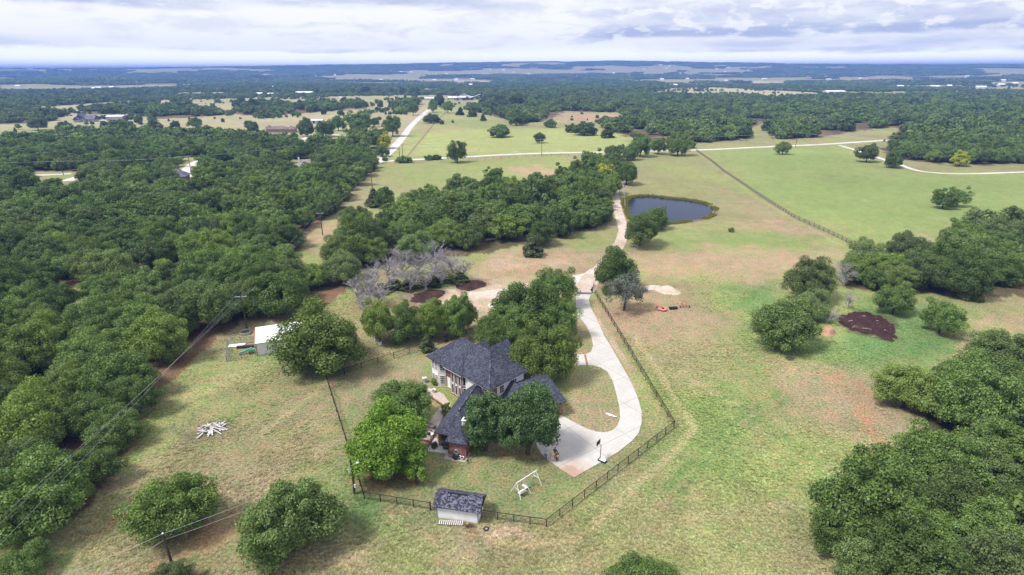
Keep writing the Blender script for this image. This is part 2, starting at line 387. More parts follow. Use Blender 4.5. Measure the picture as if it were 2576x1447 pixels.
# painted patches of ground cover, far to near: outline, colour, ragged edge in metres, strength
PATCH = [
 ([(-300, 232), (450, 226), (1060, 222), (1120, 250), (1090, 300), (940, 395), (700, 350), (400, 330), (0, 356), (-300, 360)], 'dryfield', 14, .9),
 ([(0, 322), (300, 312), (380, 330), (0, 352)], 'meadow', 12, .6), ([(1060, 224), (640, 236), (400, 262), (700, 268), (1050, 262)], 'pasture', 20, .55),
 ([(740, 330), (900, 330), (930, 385), (850, 380), (760, 370)], 'meadow', 8, .8),
 ([(985, 400), (1060, 310), (1108, 266), (1165, 272), (1300, 322), (1480, 318), (1600, 345), (1570, 378), (1420, 386), (1200, 392)], 'meadow', 5, 1),
 ([(1000, 392), (1080, 330), (1480, 322), (1580, 350), (1560, 376), (1420, 382), (1200, 388)], 'lime', 14, .7),
 ([(1108, 268), (1180, 275), (1180, 300), (1090, 305)], 'pasture', 8, .8),
 ([(1400, 284), (1560, 286), (1590, 304), (1420, 308), (1340, 303)], 'pink', 8, .8), ([(1060, 318), (1150, 318), (1180, 326), (1070, 330)], 'pink', 6, .6),
 ([(1190, 252), (1320, 248), (1330, 262), (1200, 268)], 'drytan', 8, .8),
 ([(880, 560), (950, 415), (1430, 390), (1440, 440), (1290, 466), (1000, 520), (860, 580)], 'meadow', 5, 1),
 ([(900, 520), (950, 430), (1080, 470), (1000, 505)], 'tan', 10, .4), ([(1275, 422), (1370, 414), (1425, 430), (1400, 452), (1300, 440)], 'pink', 7, .75),
 ([(1575, 395), (1900, 377), (2110, 366), (2300, 432), (2700, 436), (2700, 640), (2400, 640), (2175, 640), (1905, 500), (1760, 384)], 'meadow', 3, 1),
 ([(1800, 384), (2110, 368), (2290, 432), (2700, 440), (2700, 560), (2450, 590), (2300, 600), (2150, 590), (1950, 480)], 'lush', 40, .65),
 ([(2120, 368), (2225, 362), (2576, 415), (2700, 420), (2700, 434), (2300, 430)], 'olive', 6, .8),
 ([(2060, 440), (2130, 440), (2140, 470), (2070, 465)], 'dull', 8, .6), ([(2290, 595), (2330, 592), (2335, 602), (2295, 604)], 'paledirt', 3, .7),
 ([(1575, 395), (1760, 384), (1905, 500), (2100, 610), (1900, 600), (1700, 640), (1600, 640), (1590, 560)], 'olive', 6, .9),
 ([(1600, 410), (1740, 400), (1820, 460), (1700, 450)], 'meadow', 14, .8), ([(1640, 470), (1800, 460), (1860, 520), (1830, 500)], 'meadow', 10, .6),
 ([(1790, 470), (1880, 490), (1990, 560), (1900, 545), (1830, 500)], 'tan', 8, .7),
 ([(1820, 555), (1960, 560), (1990, 580), (1830, 580)], 'pink', 8, .7),
 ([(1650, 590), (1950, 580), (2050, 600), (1900, 620), (1640, 632)], 'lush', 7, .85), ([(1700, 565), (1840, 562), (1760, 590), (1650, 610)], 'meadow', 6, .7),
 ([(1590, 640), (1900, 622), (2170, 640), (1990, 680), (1850, 690), (1700, 700), (1600, 690)], 'pink', 6, .65),
 ([(1700, 650), (1950, 640), (2080, 650), (1930, 690), (1740, 690)], 'tan', 6, .6),
 ([(2170, 700), (2560, 770), (2576, 960), (2380, 960), (2060, 940), (1880, 900), (1800, 740), (1990, 690)], 'meadow', 6, .8),
 ([(1830, 720), (1960, 705), (1950, 800), (1850, 770)], 'weed', 5, .8), ([(2160, 760), (2420, 770), (2440, 880), (2300, 930), (1980, 905), (1870, 880), (1900, 830), (2080, 850)], 'weed', 6, .9),
 ([(2470, 790), (2576, 770), (2576, 850), (2480, 830)], 'pink', 4, .5),
 ([(1490, 745), (1640, 720), (1760, 760), (1800, 820), (1760, 880), (1640, 900), (1570, 850), (1510, 790)], 'pink', 5, .7),
 ([(1560, 770), (1630, 770), (1640, 800), (1560, 805)], 'red', 2.5, .55), ([(1740, 790), (1850, 770), (1880, 800), (1800, 850)], 'tan', 4, .6),
 ([(1600, 880), (1800, 840), (1960, 920), (1960, 1100), (1900, 1300), (1700, 1250), (1660, 1000)], 'meadow', 7, .75),
 ([(1700, 1010), (1800, 960), (1900, 1020), (1870, 1150), (1780, 1230), (1680, 1250), (1600, 1290), (1500, 1330), (1560, 1240), (1700, 1110)], 'lush', 5, .7),
 ([(1950, 930), (2110, 930), (2240, 980), (2280, 1100), (2270, 1180), (2100, 1130), (1960, 1060)], 'tan', 6, .7),
 ([(2095, 945), (2120, 950), (2190, 1040), (2225, 1120), (2265, 1180), (2235, 1150), (2170, 1080)], 'red', 1.4, .45), ([(2130, 960), (2180, 970), (2195, 1000), (2150, 985)], 'red', 1.5, .45),
 ([(1960, 900), (2050, 930), (2070, 1010), (1990, 1000)], 'straw', 5, .6), ([(1540, 1240), (1700, 1230), (1750, 1400), (1500, 1460), (1300, 1400)], 'tan', 6, .4),
 ([(1230, 640), (1350, 610), (1480, 640), (1480, 690), (1440, 690), (1200, 740), (1180, 700)], 'pink', 4, .9),
 ([(1250, 660), (1350, 655), (1380, 680), (1260, 690)], 'red', 2.2, .5), ([(1330, 640), (1430, 640), (1420, 655), (1340, 655)], 'red', 2.0, .4),
 ([(1440, 600), (1540, 560), (1560, 600), (1520, 640), (1400, 640), (1300, 640)], 'olive', 4, .8), ([(1370, 620), (1530, 585), (1540, 610), (1430, 640)], 'lush', 4, .4),
 ([(1040, 740), (1190, 700), (1330, 705), (1420, 700), (1400, 740), (1260, 790), (1100, 800), (1000, 770)], 'paledirt', 3, .95), ([(1140, 724), (1160, 706), (1220, 703), (1230, 718), (1200, 732), (1165, 736)], 'mulch', .9, .55), ([(1022, 756), (1045, 732), (1085, 726), (1125, 731), (1112, 752), (1080, 765), (1040, 768)], 'mulch', 1.2, .6), ([(2092, 797), (2130, 786), (2160, 779), (2205, 788), (2245, 806), (2264, 826), (2260, 856), (2235, 862), (2190, 850), (2150, 842), (2105, 822)], 'mulch', 1.0, .6),
 ([(1070, 700), (1180, 690), (1170, 715), (1060, 735)], 'weed', 2.5, .7), ([(1270, 705), (1330, 700), (1330, 725), (1260, 725)], 'meadow', 2.5, .6),
 ([(900, 840), (1200, 770), (1240, 810), (1180, 840), (1040, 870), (940, 900), (830, 940)], 'tan', 5, .65), ([(880, 780), (1050, 760), (1100, 800), (900, 850)], 'redfloor', 5, .5),
 ([(1490, 745), (1620, 715), (1760, 750), (1830, 800), (1800, 880), (1700, 960), (1640, 940), (1560, 830)], 'tan', 7, .55), ([(1180, 690), (1240, 640), (1340, 612), (1500, 640), (1480, 690), (1420, 705), (1300, 720), (1180, 715)], 'tan', 5, .6),
 ([(1600, 650), (1900, 640), (2150, 650), (1980, 690), (1760, 720), (1600, 710)], 'pink', 7, .45), ([(1230, 650), (1290, 645), (1330, 665), (1260, 680)], 'paledirt', 2, .5), ([(1350, 660), (1420, 655), (1430, 668), (1370, 675)], 'paledirt', 2, .5),
 # the yard inside the pipe fence
 ([(825, 945), (1190, 830), (1240, 860), (1080, 900), (1060, 1000), (1050, 1140), (1180, 1180), (1400, 1170), (1450, 1200), (1690, 1070), (1380, 1320), (920, 1255)], 'dull', 1.5, .9),
 ([(835, 950), (1180, 840), (1180, 860), (1070, 890), (1060, 960), (960, 980), (880, 1040)], 'tan', 3, .6), ([(1060, 880), (1200, 840), (1210, 860), (1080, 900)], 'pink', 2, .35),
 ([(1400, 930), (1530, 930), (1550, 1060), (1490, 1080), (1420, 1040)], 'tan', 2.5, .5), ([(1450, 800), (1490, 860), (1450, 890)], 'tan', 2, .4), ([(1470, 1010), (1550, 1020), (1540, 1075), (1480, 1070)], 'olive', 2, .5),
 ([(900, 1150), (1040, 1130), (1060, 1170), (1040, 1230), (920, 1240)], 'redfloor', 2.5, .65), ([(1250, 1130), (1380, 1140), (1370, 1170), (1240, 1160)], 'redfloor', 2.5, .55),
 ([(1090, 1170), (1250, 1170), (1240, 1240), (1100, 1230)], 'meadow', 3, .45), ([(1220, 1260), (1400, 1230), (1380, 1310), (1240, 1290)], 'weed', 4, .3),
 ([(1490, 760), (1600, 920), (1640, 1030), (1612, 1000), (1560, 900), (1500, 790)], 'pink', 1.5, .6),
 # foreground field
 ([(560, 870), (830, 950), (870, 1150), (700, 1200), (450, 1150), (420, 1050), (500, 940)], 'olive', 5, .8), ([(560, 890), (700, 900), (560, 960), (490, 1000)], 'lime', 4, .45),
 ([(600, 880), (690, 900), (560, 930), (520, 920)], 'weed', 3, .35), ([(690, 900), (830, 880), (850, 940), (740, 945)], 'weed', 4, .45),
 ([(650, 1000), (820, 980), (850, 1100), (700, 1080)], 'straw', 8, .3), ([(420, 1080), (500, 1070), (500, 1105), (430, 1110)], 'char', 1.6, .5), ([(500, 1060), (590, 1050), (600, 1100), (510, 1112)], 'char', 1.2, .35),
 ([(540, 1050), (600, 1045), (600, 1065), (550, 1065)], 'lush', 1, .6), ([(780, 1200), (870, 1160), (880, 1230), (800, 1250)], 'lush', 3, .6), ([(800, 1250), (940, 1260), (930, 1330), (830, 1340)], 'weed', 3, .7),
 ([(940, 1280), (1090, 1285), (1080, 1310), (950, 1310)], 'weed', 2.5, .5), ([(80, 1350), (300, 1260), (560, 1280), (680, 1200), (640, 1420), (200, 1480)], 'tan', 5, .5), ([(280, 1310), (345, 1270), (330, 1300), (260, 1330), (210, 1350)], 'red', 1.2, .6),
 ([(470, 1350), (620, 1290), (630, 1310), (520, 1390), (400, 1440)], 'red', 1.8, .5), ([(300, 1000), (420, 1000), (330, 1120), (270, 1210), (290, 1120)], 'redfloor', 2, .45),
 ([(330, 1090), (355, 1080), (340, 1110), (300, 1150), (310, 1120)], 'pink', .8, .8), ([(450, 1030), (560, 1040), (540, 1055)], 'lime', 3, .4),
 ([(1230, 1320), (1440, 1330), (1420, 1365), (1260, 1370)], 'pink', 2, .5), ([(1240, 1335), (1320, 1320), (1330, 1350), (1250, 1352)], 'paledirt', 1.2, .6), ([(1380, 1250), (1530, 1240), (1460, 1340), (1390, 1340)], 'meadow', 3, .5),
 ([(950, 1340), (1100, 1330), (1070, 1447), (900, 1447)], 'meadow', 4, .4), ([(1750, 1380), (2050, 1350), (2080, 1500), (1700, 1500)], 'tan', 5, .4), ([(1900, 1260), (2010, 1230), (2050, 1330), (1950, 1400)], 'dull', 5, .5),
]
# bare earth under single trees and farm tracks: centre line, width in m, colour
TRACKS = [
 ([(1490, 1330), (1600, 1220), (1700, 1130), (1745, 1075), (1720, 1040), (1660, 940), (1600, 850)], .9, 'straw', .6), ([(820, 960), (740, 1030), (700, 1060), (660, 1090)], .7, 'straw', .55),
 ([(850, 985), (780, 1050), (690, 1130)], .6, 'straw', .35), ([(2380, 436), (2470, 470), (2576, 485)], 1.6, 'tan', .5), ([(1250, 1365), (1330, 1372), (1440, 1362), (1470, 1345)], .7, 'straw', .7),
 ([(1500, 800), (1540, 860), (1580, 920)], .9, 'paledirt', .5), ([(1030, 395), (1060, 350), (1090, 300)], 3.5, 'tan', .5), ([(2500, 790), (2440, 850), (2400, 900)], 1.0, 'pink', .5),
 ([(1005, 395), (1100, 395), (1180, 390)], 2.5, 'olive', .7), ([(880, 550), (920, 470), (950, 420)], 3.0, 'tan', .5), ([(810, 600), (870, 560), (940, 548)], 9.0, 'pink', .55),
 ([(915, 1430), (870, 1380), (830, 1360)], 1.0, 'tan', .4), ([(1760, 388), (1905, 500), (2100, 610), (2175, 640)], 1.2, 'straw', .35), ([(1610, 560), (1650, 585), (1620, 612)], 3, 'lush', .4),
]
for k_ in range(34):      # straw-coloured spots in the right-hand field and small green ones on the left
    cx_, cy_ = ((1640 + (k_ * 97) % 520, 900 + (k_ * 61) % 330) if k_ < 22 else (480 + (k_ * 83) % 360, 930 + (k_ * 57) % 300)); s_ = 6 + (k_ * 5) % 14
    PATCH.append(([(cx_ - s_, cy_), (cx_, cy_ - s_ * .5), (cx_ + s_ * 1.2, cy_), (cx_, cy_ + s_ * .45)], ('straw', 'drytan', 'straw', 'weed', 'lush')[k_ % 5], 1.1, .65))
TRACKS += [([(1660, 1250), (1740, 1160), (1850, 1060), (1960, 990)], .8, 'weed', .35), ([(1690, 1265), (1770, 1172), (1880, 1072), (1985, 1000)], .8, 'weed', .35), ([(1440, 1447), (1620, 1330), (1790, 1290), (2000, 1260)], .8, 'tan', .35), ([(1460, 1470), (1640, 1348), (1800, 1306), (2010, 1275)], .8, 'tan', .3)]
for k_ in range(6): TRACKS.append(([(1440 + 17 * k_, 945 + 3 * k_), (1450 + 17 * k_, 1040 + 6 * k_)], .5, 'olive' if k_ % 2 else 'tan', .4))
POND = [(1573, 510), (1580, 501), (1590, 497), (1612, 494), (1640, 494), (1668, 498), (1700, 501), (1730, 504), (1760, 509), (1785, 517), (1799, 526), (1797, 537), (1785, 546), (1762, 553), (1730, 558), (1700, 562), (1660, 566), (1620, 566), (1592, 556), (1578, 538)]
POND_W = poly_w(POND)

def field_noise(x, y):
    """open prairie among the far woods, > 0 is field"""
    r = np.hypot(x, y)
    n = fbm(x * .8, y, 560, 90, 4, .55); n2 = fbm(x * .5, y, 620, 95, 3)
    return (0.4 * n + 0.28 * n2 + 0.32 * fbm(x * .6, y, 190, 97, 3)) - (0.530 - 0.02 * sstep(r, 2500, 6000))
FAR_FIELDS = [poly_w(p) for p in ([(1640, 240), (2120, 244), (2050, 233), (1920, 226), (1800, 219), (1700, 221), (1560, 232)], [(1700, 213), (1960, 212), (1870, 206), (1720, 209)], [(1860, 208), (1995, 210), (1990, 204), (1900, 203)],
    [(2165, 215), (2380, 219), (2370, 213), (2200, 213)], [(2430, 218), (2510, 214), (2520, 211), (2460, 212)], [(1080, 206), (1240, 209), (1240, 203), (1100, 204)], [(1550, 226), (1700, 224), (1680, 219), (1570, 221)], [(0, 236), (280, 235), (240, 231), (0, 232)], [(640, 200), (700, 200), (690, 196), (640, 197)])]
NO_TREES = [poly_w(p) for p in ([(740, 325), (860, 330), (925, 345), (900, 362), (800, 372), (740, 368)], [(448, 398), (530, 392), (522, 425), (500, 500), (452, 500)], [(80, 432), (225, 432), (220, 486), (80, 486)], [(-100, 432), (160, 437), (481, 424), (736, 398), (736, 405), (481, 437), (160, 449), (-100, 444)], [(740, 400), (800, 400), (800, 450), (720, 450)],
    [(660, 312), (760, 312), (760, 338), (660, 338)], [(145, 740), (250, 700), (240, 800), (165, 790)], [(1480, 690), (1100, 760), (1100, 800), (1300, 800)], [(600, 800), (760, 790), (740, 860), (600, 870)], [(2196, 342), (2250, 342), (2250, 372), (2196, 372)],
    [(1570, 555), (1545, 556), (1540, 440), (1560, 436)], [(1880, 352), (1935, 352), (1920, 310), (1890, 320)])]

def ground_colour(x, y):
    r = np.hypot(x, y); n = len(x)
    wx = x + (fbm(x, y, 9, 1, 4, .6) - .5) * 9 * np.clip(r / 160, .5, 3); wy = y + (fbm(x, y, 9, 2, 4, .6) - .5) * 9 * np.clip(r / 160, .5, 3)
    g = sstep(fbm(x, y, 22, 3, 5, .6), .36, .64)[:, None]
    c = COL['olive'] * (1 - g) + COL['meadow'] * g
    t = sstep(fbm(x, y, 13, 4, 5, .62), .48, .68)[:, None] * .75
    c = c * (1 - t) + COL['tan'] * t
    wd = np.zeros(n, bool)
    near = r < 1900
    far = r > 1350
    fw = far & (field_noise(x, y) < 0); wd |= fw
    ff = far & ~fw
    mixn = fbm(x, y, 150, 8, 3)[:, None]
    c[ff] = (COL['dryfield'] * mixn + COL['pasture'] * (1 - mixn))[ff] * .85
    for p in FAR_FIELDS:
        m = in_poly(x, y, p); wd[m] = False; c[m] = COL['dryfield'] * 1.1
    for pts, k, soft, st in PATCH:
        P = poly_w(pts); ar = np.array(P); mg = soft * 3
        sel = np.nonzero((x > ar[:, 0].min() - mg) & (x < ar[:, 0].max() + mg) & (y > ar[:, 1].min() - mg) & (y < ar[:, 1].max() + mg))[0]
        if not len(sel): continue
        px, py = wx[sel], wy[sel]
        d = edge_dist(px, py, P); d = np.where(in_poly(px, py, P), d, -d)
        d = d + (fbm(x[sel], y[sel], soft * 1.6, 33, 4, .62) - .5) * soft * 3.2
        w = sstep(d, -soft, soft) * st * (0.7 + 0.6 * (fbm(x[sel], y[sel], 5, 21, 3) - .5) + .15)
        w = np.clip(w, 0, 1)[:, None]
        c[sel] = c[sel] * (1 - w) + COL[k] * w
        if k in ('dryfield', 'pasture', 'meadow', 'lime') and st > .85: wd[sel[(w[:, 0] > .4)]] = False
    for pts, wdt, k, st in TRACKS:
        P = poly_w(pts); ar = np.array(P)
        sel = np.nonzero((x > ar[:, 0].min() - 9) & (x < ar[:, 0].max() + 9) & (y > ar[:, 1].min() - 9) & (y < ar[:, 1].max() + 9))[0]
        if not len(sel): continue
        d = edge_dist(x[sel] + (wx[sel] - x[sel]) * .15, y[sel] + (wy[sel] - y[sel]) * .15, P, False)
        w = (sstep(d, wdt * 1.1, wdt * .3) * st * (.4 + fbm(x[sel], y[sel], 4, 77, 3)))[:, None]; w = np.clip(w, 0, 1)
        c[sel] = c[sel] * (1 - w) + COL[k] * w
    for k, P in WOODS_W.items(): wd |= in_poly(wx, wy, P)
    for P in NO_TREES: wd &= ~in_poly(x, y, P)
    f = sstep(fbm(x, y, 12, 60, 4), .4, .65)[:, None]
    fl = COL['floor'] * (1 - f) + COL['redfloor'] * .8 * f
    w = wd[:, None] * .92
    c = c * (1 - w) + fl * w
    c *= 1.12 * (0.86 + 0.28 * fbm(x, y, 3.0, 50, 3))[:, None] * (0.88 + 0.24 * fbm(x, y, 40, 51, 3))[:, None]
    return c
def is_wood(x, y):
    """where trees grow close together"""
    r = np.hypot(x, y)
    w = (r > 1350) & (field_noise(x, y) < 0)
    for P in FAR_FIELDS: w &= ~in_poly(x, y, P)
    return w

gm, gt, gb = new_mat('grass_and_soil'); q = NT(gt); pos = q.pos()
base = q.attr('cover').outputs['Color']
n1 = q.noise(pos, 2.6, 5, 0.7); n2 = q.noise(pos, 0.45, 5, 0.62); n3 = q.noise(pos, 9.0, 3, 0.6); n4 = q.noise(q.scale(pos, (.12, .12, .12)), 1.0, 6, 0.65)
c1 = q.mix(1.0, base, q.rng(n1, .30, .70, .56, 1.38), 'MULTIPLY')
c1 = q.mix(1.0, c1, q.rng(n3, .3, .7, .74, 1.24), 'MULTIPLY')
c2 = q.mix(q.math('MULTIPLY', q.rng(n2, .46, .70), .75), c1, q.mix(1.0, c1, (1.30, 1.0, .95), 'MULTIPLY'))
c3 = q.mix(q.math('MULTIPLY', q.rng(n2, .52, .30), .85), c2, q.mix(1.0, c2, (.70, .98, .62), 'MULTIPLY'))
c4 = q.mix(q.math('MULTIPLY', q.rng(n4, .5, .62), .4), c3, q.mix(1.0, c3, (1.16, 1.03, 1.05), 'MULTIPLY'))
q.L(c4, gb.inputs['Base Color']); gb.inputs['Roughness'].default_value = .95; gb.inputs['Specular IOR Level'].default_value = .05
q.L(q.bump(q.math('ADD', n1, q.math('MULTIPLY', n3, .45)), .9, .22, gb), gb.inputs['Normal'])

def build_ground():
    ang = np.radians(np.concatenate([np.arange(-180, -58, 8.), np.arange(-56, 56.01, .22), np.arange(60, 180, 8.)]))
    rr = [6.0]
    while rr[-1] < 15500: rr.append(rr[-1] * (1.0085 if rr[-1] > 60 else 1.012) if rr[-1] > 30 else rr[-1] * 1.06)
    rr = np.array(rr); A, Rr = np.meshgrid(ang, rr)
    x = (Rr * np.sin(A)).ravel(); y = (Rr * np.cos(A)).ravel()
    na, nr = len(ang), len(rr)
    V = np.stack([x, y, ground_z(x, y)], 1)
    V = np.concatenate([V, [[0, 0, 0]]]); col = ground_colour(V[:, 0], V[:, 1])
    i = np.arange(nr - 1)[:, None] * na; j = np.arange(na)[None, :]; j2 = (j + 1) % na
    Q = np.stack([i + j, i + na + j, i + na + j2, i + j2], -1).reshape(-1, 4)
    cap = np.stack([np.full(na, nr * na), np.arange(na), (np.arange(na) + 1) % na, np.full(na, nr * na)], 1)[:, :3]
    me = np_mesh('ground', V, Q[:, ::-1].copy(), [gm], True, colors={'cover': col})
    o = link('ground', me); tag(o, kind='structure')
    me2 = np_mesh('ground_centre', V[np.r_[0:na, nr * na]] , np.stack([np.full(na, na), (np.arange(na) + 1) % na, np.arange(na)], 1), [gm], True, colors={'cover': col[np.r_[0:na, nr * na]]})
    tag(link('ground', me2), kind='structure')
build_ground()

# ------------------------------------------------------------------ roads, drive, water
def surf_mat(name, col, dark, scale, bump=.3, extra=None, gr=.5):
    m, t, b = new_mat(name); q = NT(t); p = q.pos()
    a = q.noise(p, scale, 6, .65); d = q.noise(p, scale * .13, 4, .6)
    c = q.mix(q.rng(d, .38, .66), col, dark); c = q.mix(1.0, c, q.rng(a, .3, .7, 1 - .32 * gr, 1 + .24 * gr), 'MULTIPLY')
    if extra: c = extra(q, p, c)
    q.L(c, b.inputs['Base Color']); b.inputs['Roughness'].default_value = .92; b.inputs['Specular IOR Level'].default_value = .1
    if bump: q.L(q.bump(a, bump, .05, b), b.inputs['Normal'])
    return m
M_ROAD = surf_mat('pale_gravel', (.56, .53, .50), (.46, .42, .38), 1.2)
M_SPUR = surf_mat('pale_dirt', (.50, .43, .37), (.40, .30, .235), .8)
M_DIRT = surf_mat('dusty_gravel', (.50, .43, .37), (.42, .32, .25), 1.0)
def _conc(q, p, c):
    tip = at(1440, 1192); s = q.n('ShaderNodeVectorMath', operation='DISTANCE'); q.L(p, s.inputs[0]); s.inputs[1].default_value = (float(tip[0]), float(tip[1]), 0)
    d = q.math('ADD', s.outputs['Value'], q.math('MULTIPLY_ADD', q.noise(p, .45, 5, .6), 5.0, -2.5))
    c = q.mix(q.math('MULTIPLY', q.rng(d, 4.0, 1.4), .5), c, (.42, .27, .20))
    c = q.mix(q.math('MULTIPLY', q.rng(d, 2.2, 1.4), .6), c, (.34, .19, .125))
    st = q.noise(q.scale(p, (.22, .05, 1)), 1.0, 5, .6)
    c = q.mix(q.math('MULTIPLY', q.rng(st, .55, .72), .28), c, (.42, .27, .19))
    sp = q.n('ShaderNodeSeparateXYZ'); q.L(p, sp.inputs[0])
    u = q.math('ADD', q.math('MULTIPLY', sp.outputs[0], .82), q.math('MULTIPLY', sp.outputs[1], .57)); v = q.math('SUBTRACT', q.math('MULTIPLY', sp.outputs[1], .82), q.math('MULTIPLY', sp.outputs[0], .57))
    for w in (u, v):
        f = q.math('ABSOLUTE', q.math('SUBTRACT', q.math('FRACT', q.math('DIVIDE', w, 6.4)), .5))
        c = q.mix(q.math('MULTIPLY', q.rng(f, .487, .4955), .7), c, (.25, .22, .20))
    return c
M_CONC = surf_mat('concrete', (.47, .45, .425), (.43, .405, .375), 2.2, .05, _conc, .2)
def strip(name, pts, width, mat, z=.03, ragged=0.0, kind='structure', taper=None):
    P = [np.array(at2(*p)) for p in pts]; W = width if isinstance(width, (list, tuple)) else [width] * len(P)
    S = []; ws = []
    for i in range(len(P) - 1):                       # smooth the line
        a, b, c_, d = P[max(i - 1, 0)], P[i], P[i + 1], P[min(i + 2, len(P) - 1)]
        k = max(3, int(np.hypot(*(c_ - b)) / 3))
        for t in np.arange(k) / k:
            S.append(.5 * (2 * b + (c_ - a) * t + (2 * a - 5 * b + 4 * c_ - d) * t * t + (3 * b - a - 3 * c_ + d) * t ** 3)); ws.append(W[i] * (1 - t) + W[i + 1] * t)
    S.append(P[-1]); ws.append(W[-1]); S = np.array(S); T = np.gradient(S, axis=0); T /= np.linalg.norm(T, axis=1)[:, None] + 1e-9; N = np.stack([-T[:, 1], T[:, 0]], 1)
    ws = np.array(ws)[:, None] / 2; cols = []; L = np.arange(len(S)) * 1.7
    for k, s in enumerate((-1, -.5, 0, .5, 1)):
        rg = (fbm(L, L * 0 + k * 9, 4, 7 + k, 3) - .5)[:, None] * ragged * (abs(s) == 1)
        cols.append(S + N * (ws * s + rg * s))
    V = np.stack(cols, 1).reshape(-1, 2); zz = ground_z(V[:, 0], V[:, 1]) + z
    n = len(S); i = np.arange(n - 1)[:, None] * 5; j = np.arange(4)[None]
    Q = np.stack([i + j, i + 5 + j, i + 6 + j, i + 1 + j], -1).reshape(-1, 4)
    return tag(link(name, np_mesh(name, np.c_[V, zz], Q[:, ::-1].copy(), [mat])), kind=kind)
def sheet(name, pts, mat, z, world=False, kind='structure', thick=0.0, parent=None):
    P = pts if world else poly_w(pts)
    m = MB()
    if thick: m.prism(P, z - thick, z)
    else: m.poly([(x, y, z) for x, y in P])
    o = m.build(name, mat, parent)
    return tag(o, kind=kind) if parent is None else o
strip('road', [(930, 414), (955, 407), (1060, 401), (1170, 395), (1300, 388), (1430, 384.5), (1560, 382), (1700, 379), (1800, 376), (1900, 371), (2060, 364), (2140, 359), (2232, 353)], 5.6, M_ROAD, .05, .8)
strip('road', [(938, 413), (958, 398), (985, 376), (1010, 350), (1028, 325), (1045, 306), (1070, 284), (1092, 267), (1106, 257)], [9, 9, 7.5, 6.5, 6.5, 6.5, 7, 7.5, 9], M_ROAD, .08, .8)
strip('driveway', [(1545, 408), (1553, 440), (1549, 470), (1549, 500), (1556, 535), (1566, 565), (1567, 590), (1557, 618), (1533, 648), (1508, 676), (1487, 700), (1474, 722), (1470, 736)], [3.2, 3.4, 3.4, 3.4, 3.5, 3.6, 3.8, 3.8, 4.0, 4.4, 5.5, 5.6, 4.6], M_DIRT, .05, .9)
sheet('gravel', [(1436, 695), (1470, 688), (1486, 676), (1496, 690), (1490, 715), (1486, 737), (1446, 737), (1452, 722)], M_ROAD, .035)
strip('path', [(1450, 702), (1390, 716), (1320, 724), (1250, 738), (1180, 752), (1110, 768)], [3.6, 3.2, 3.2, 4.8, 5.6, 2.0], M_SPUR, .03, 4.5)
strip('path', [(1300, 770), (1260, 768), (1230, 772)], [1.5, 3, 1.5], M_ROAD, .03, 2.5)
CONC = [(1487, 741), (1481, 756), (1486, 775), (1500, 800), (1520, 845), (1541, 880), (1562, 917), (1585, 957), (1603, 997), (1614, 1035), (1614, 1065), (1607, 1090), (1590, 1110), (1556, 1137), (1510, 1165), (1470, 1187), (1445, 1202), (1418, 1186), (1370, 1152), (1352, 1128), (1345, 1100), (1395, 1043), (1404, 1041), (1440, 1061), (1475, 1079), (1500, 1087), (1522, 1089), (1540, 1084), (1553, 1072), (1560, 1052), (1558, 1025), (1550, 990), (1541, 958), (1528, 936), (1510, 925), (1490, 920), (1452, 920), (1452, 893), (1474, 892), (1487, 885), (1492, 870), (1488, 850), (1476, 822), (1464, 806), (1455, 800), (1452, 790), (1448, 762), (1450, 741)]
sheet('concrete_drive', CONC, M_CONC, .09, thick=.2)
M_BRICKPAVE = plain('brick_paving', (.30, .12, .09), .9, .25, 6)
sheet('brick_band', [(1469, 893.5), (1474, 893.5), (1480, 919.5), (1475, 919.5)], M_BRICKPAVE, .10)
sheet('brick_band', [(1450, 735.5), (1486, 737), (1486, 741.5), (1450, 740)], plain('dark_grating', (.10, .095, .10), .6, .3, 4), .10)
strip('road', [(880, 365), (905, 362), (925, 372), (932, 388), (928, 398)], 4.0, M_ROAD, .05, .5)
strip('road', [(736, 372), (775, 343), (810, 338), (850, 340), (880, 346)], 4.5, M_ROAD, .05, .5)
strip('road', [(470, 452), (468, 435), (478, 420), (500, 405), (520, 398)], [7, 7, 6.5, 6, 5], M_ROAD, .05, .5)
strip('road', [(80, 441), (130, 440), (180, 437)], 4.0, M_ROAD, .05, .4); strip('road', [(168, 456), (185, 449), (205, 444)], [6, 6, 5], M_ROAD, .05, .4)
strip('driveway', [(2112, 366), (2150, 377), (2185, 388), (2230, 404), (2262, 414), (2295, 426), (2330, 433), (2390, 437), (2460, 437), (2576, 433), (2700, 428)], 3.4, M_ROAD, .05, .5)
strip('road', [(838, 234), (850, 240), (862, 248), (868, 252)], 6.0, M_ROAD, .1, 1)
strip('road', [(2128, 214), (2134, 209), (2130, 206)], 9.0, M_ROAD, .3, 1)

wm, wt, wb = new_mat('pond_water'); q = NT(wt); p = q.pos()
wb.inputs['Base Color'].default_value = (.012, .018, .030, 1); wb.inputs['Roughness'].default_value = .12; wb.inputs['Specular IOR Level'].default_value = .28; wb.inputs['IOR'].default_value = 1.33
q.L(q.bump(q.math('ADD', q.noise(q.scale(p, (1.6, .9, 1)), 1.0, 4, .6), q.noise(p, .22, 3, .5)), .35, .12, wb), wb.inputs['Normal'])
def smooth_loop(P, k=5):
    P = [np.array(p) for p in P]; n = len(P); out = []
    for i in range(n):
        a, b, c_, d = P[i - 1], P[i], P[(i + 1) % n], P[(i + 2) % n]
        for t in np.arange(k) / k: out.append(tuple(.5 * (2 * b + (c_ - a) * t + (2 * a - 5 * b + 4 * c_ - d) * t * t + (3 * b - a - 3 * c_ + d) * t ** 3)))
    return out
POND_S = smooth_loop(POND_W)
sheet('pond_water', POND_S, wm, .06, world=True)
M_MULCH = surf_mat('dark_mulch', (.040, .020, .020), (.075, .038, .033), 2.5, .8, None, 1.6)
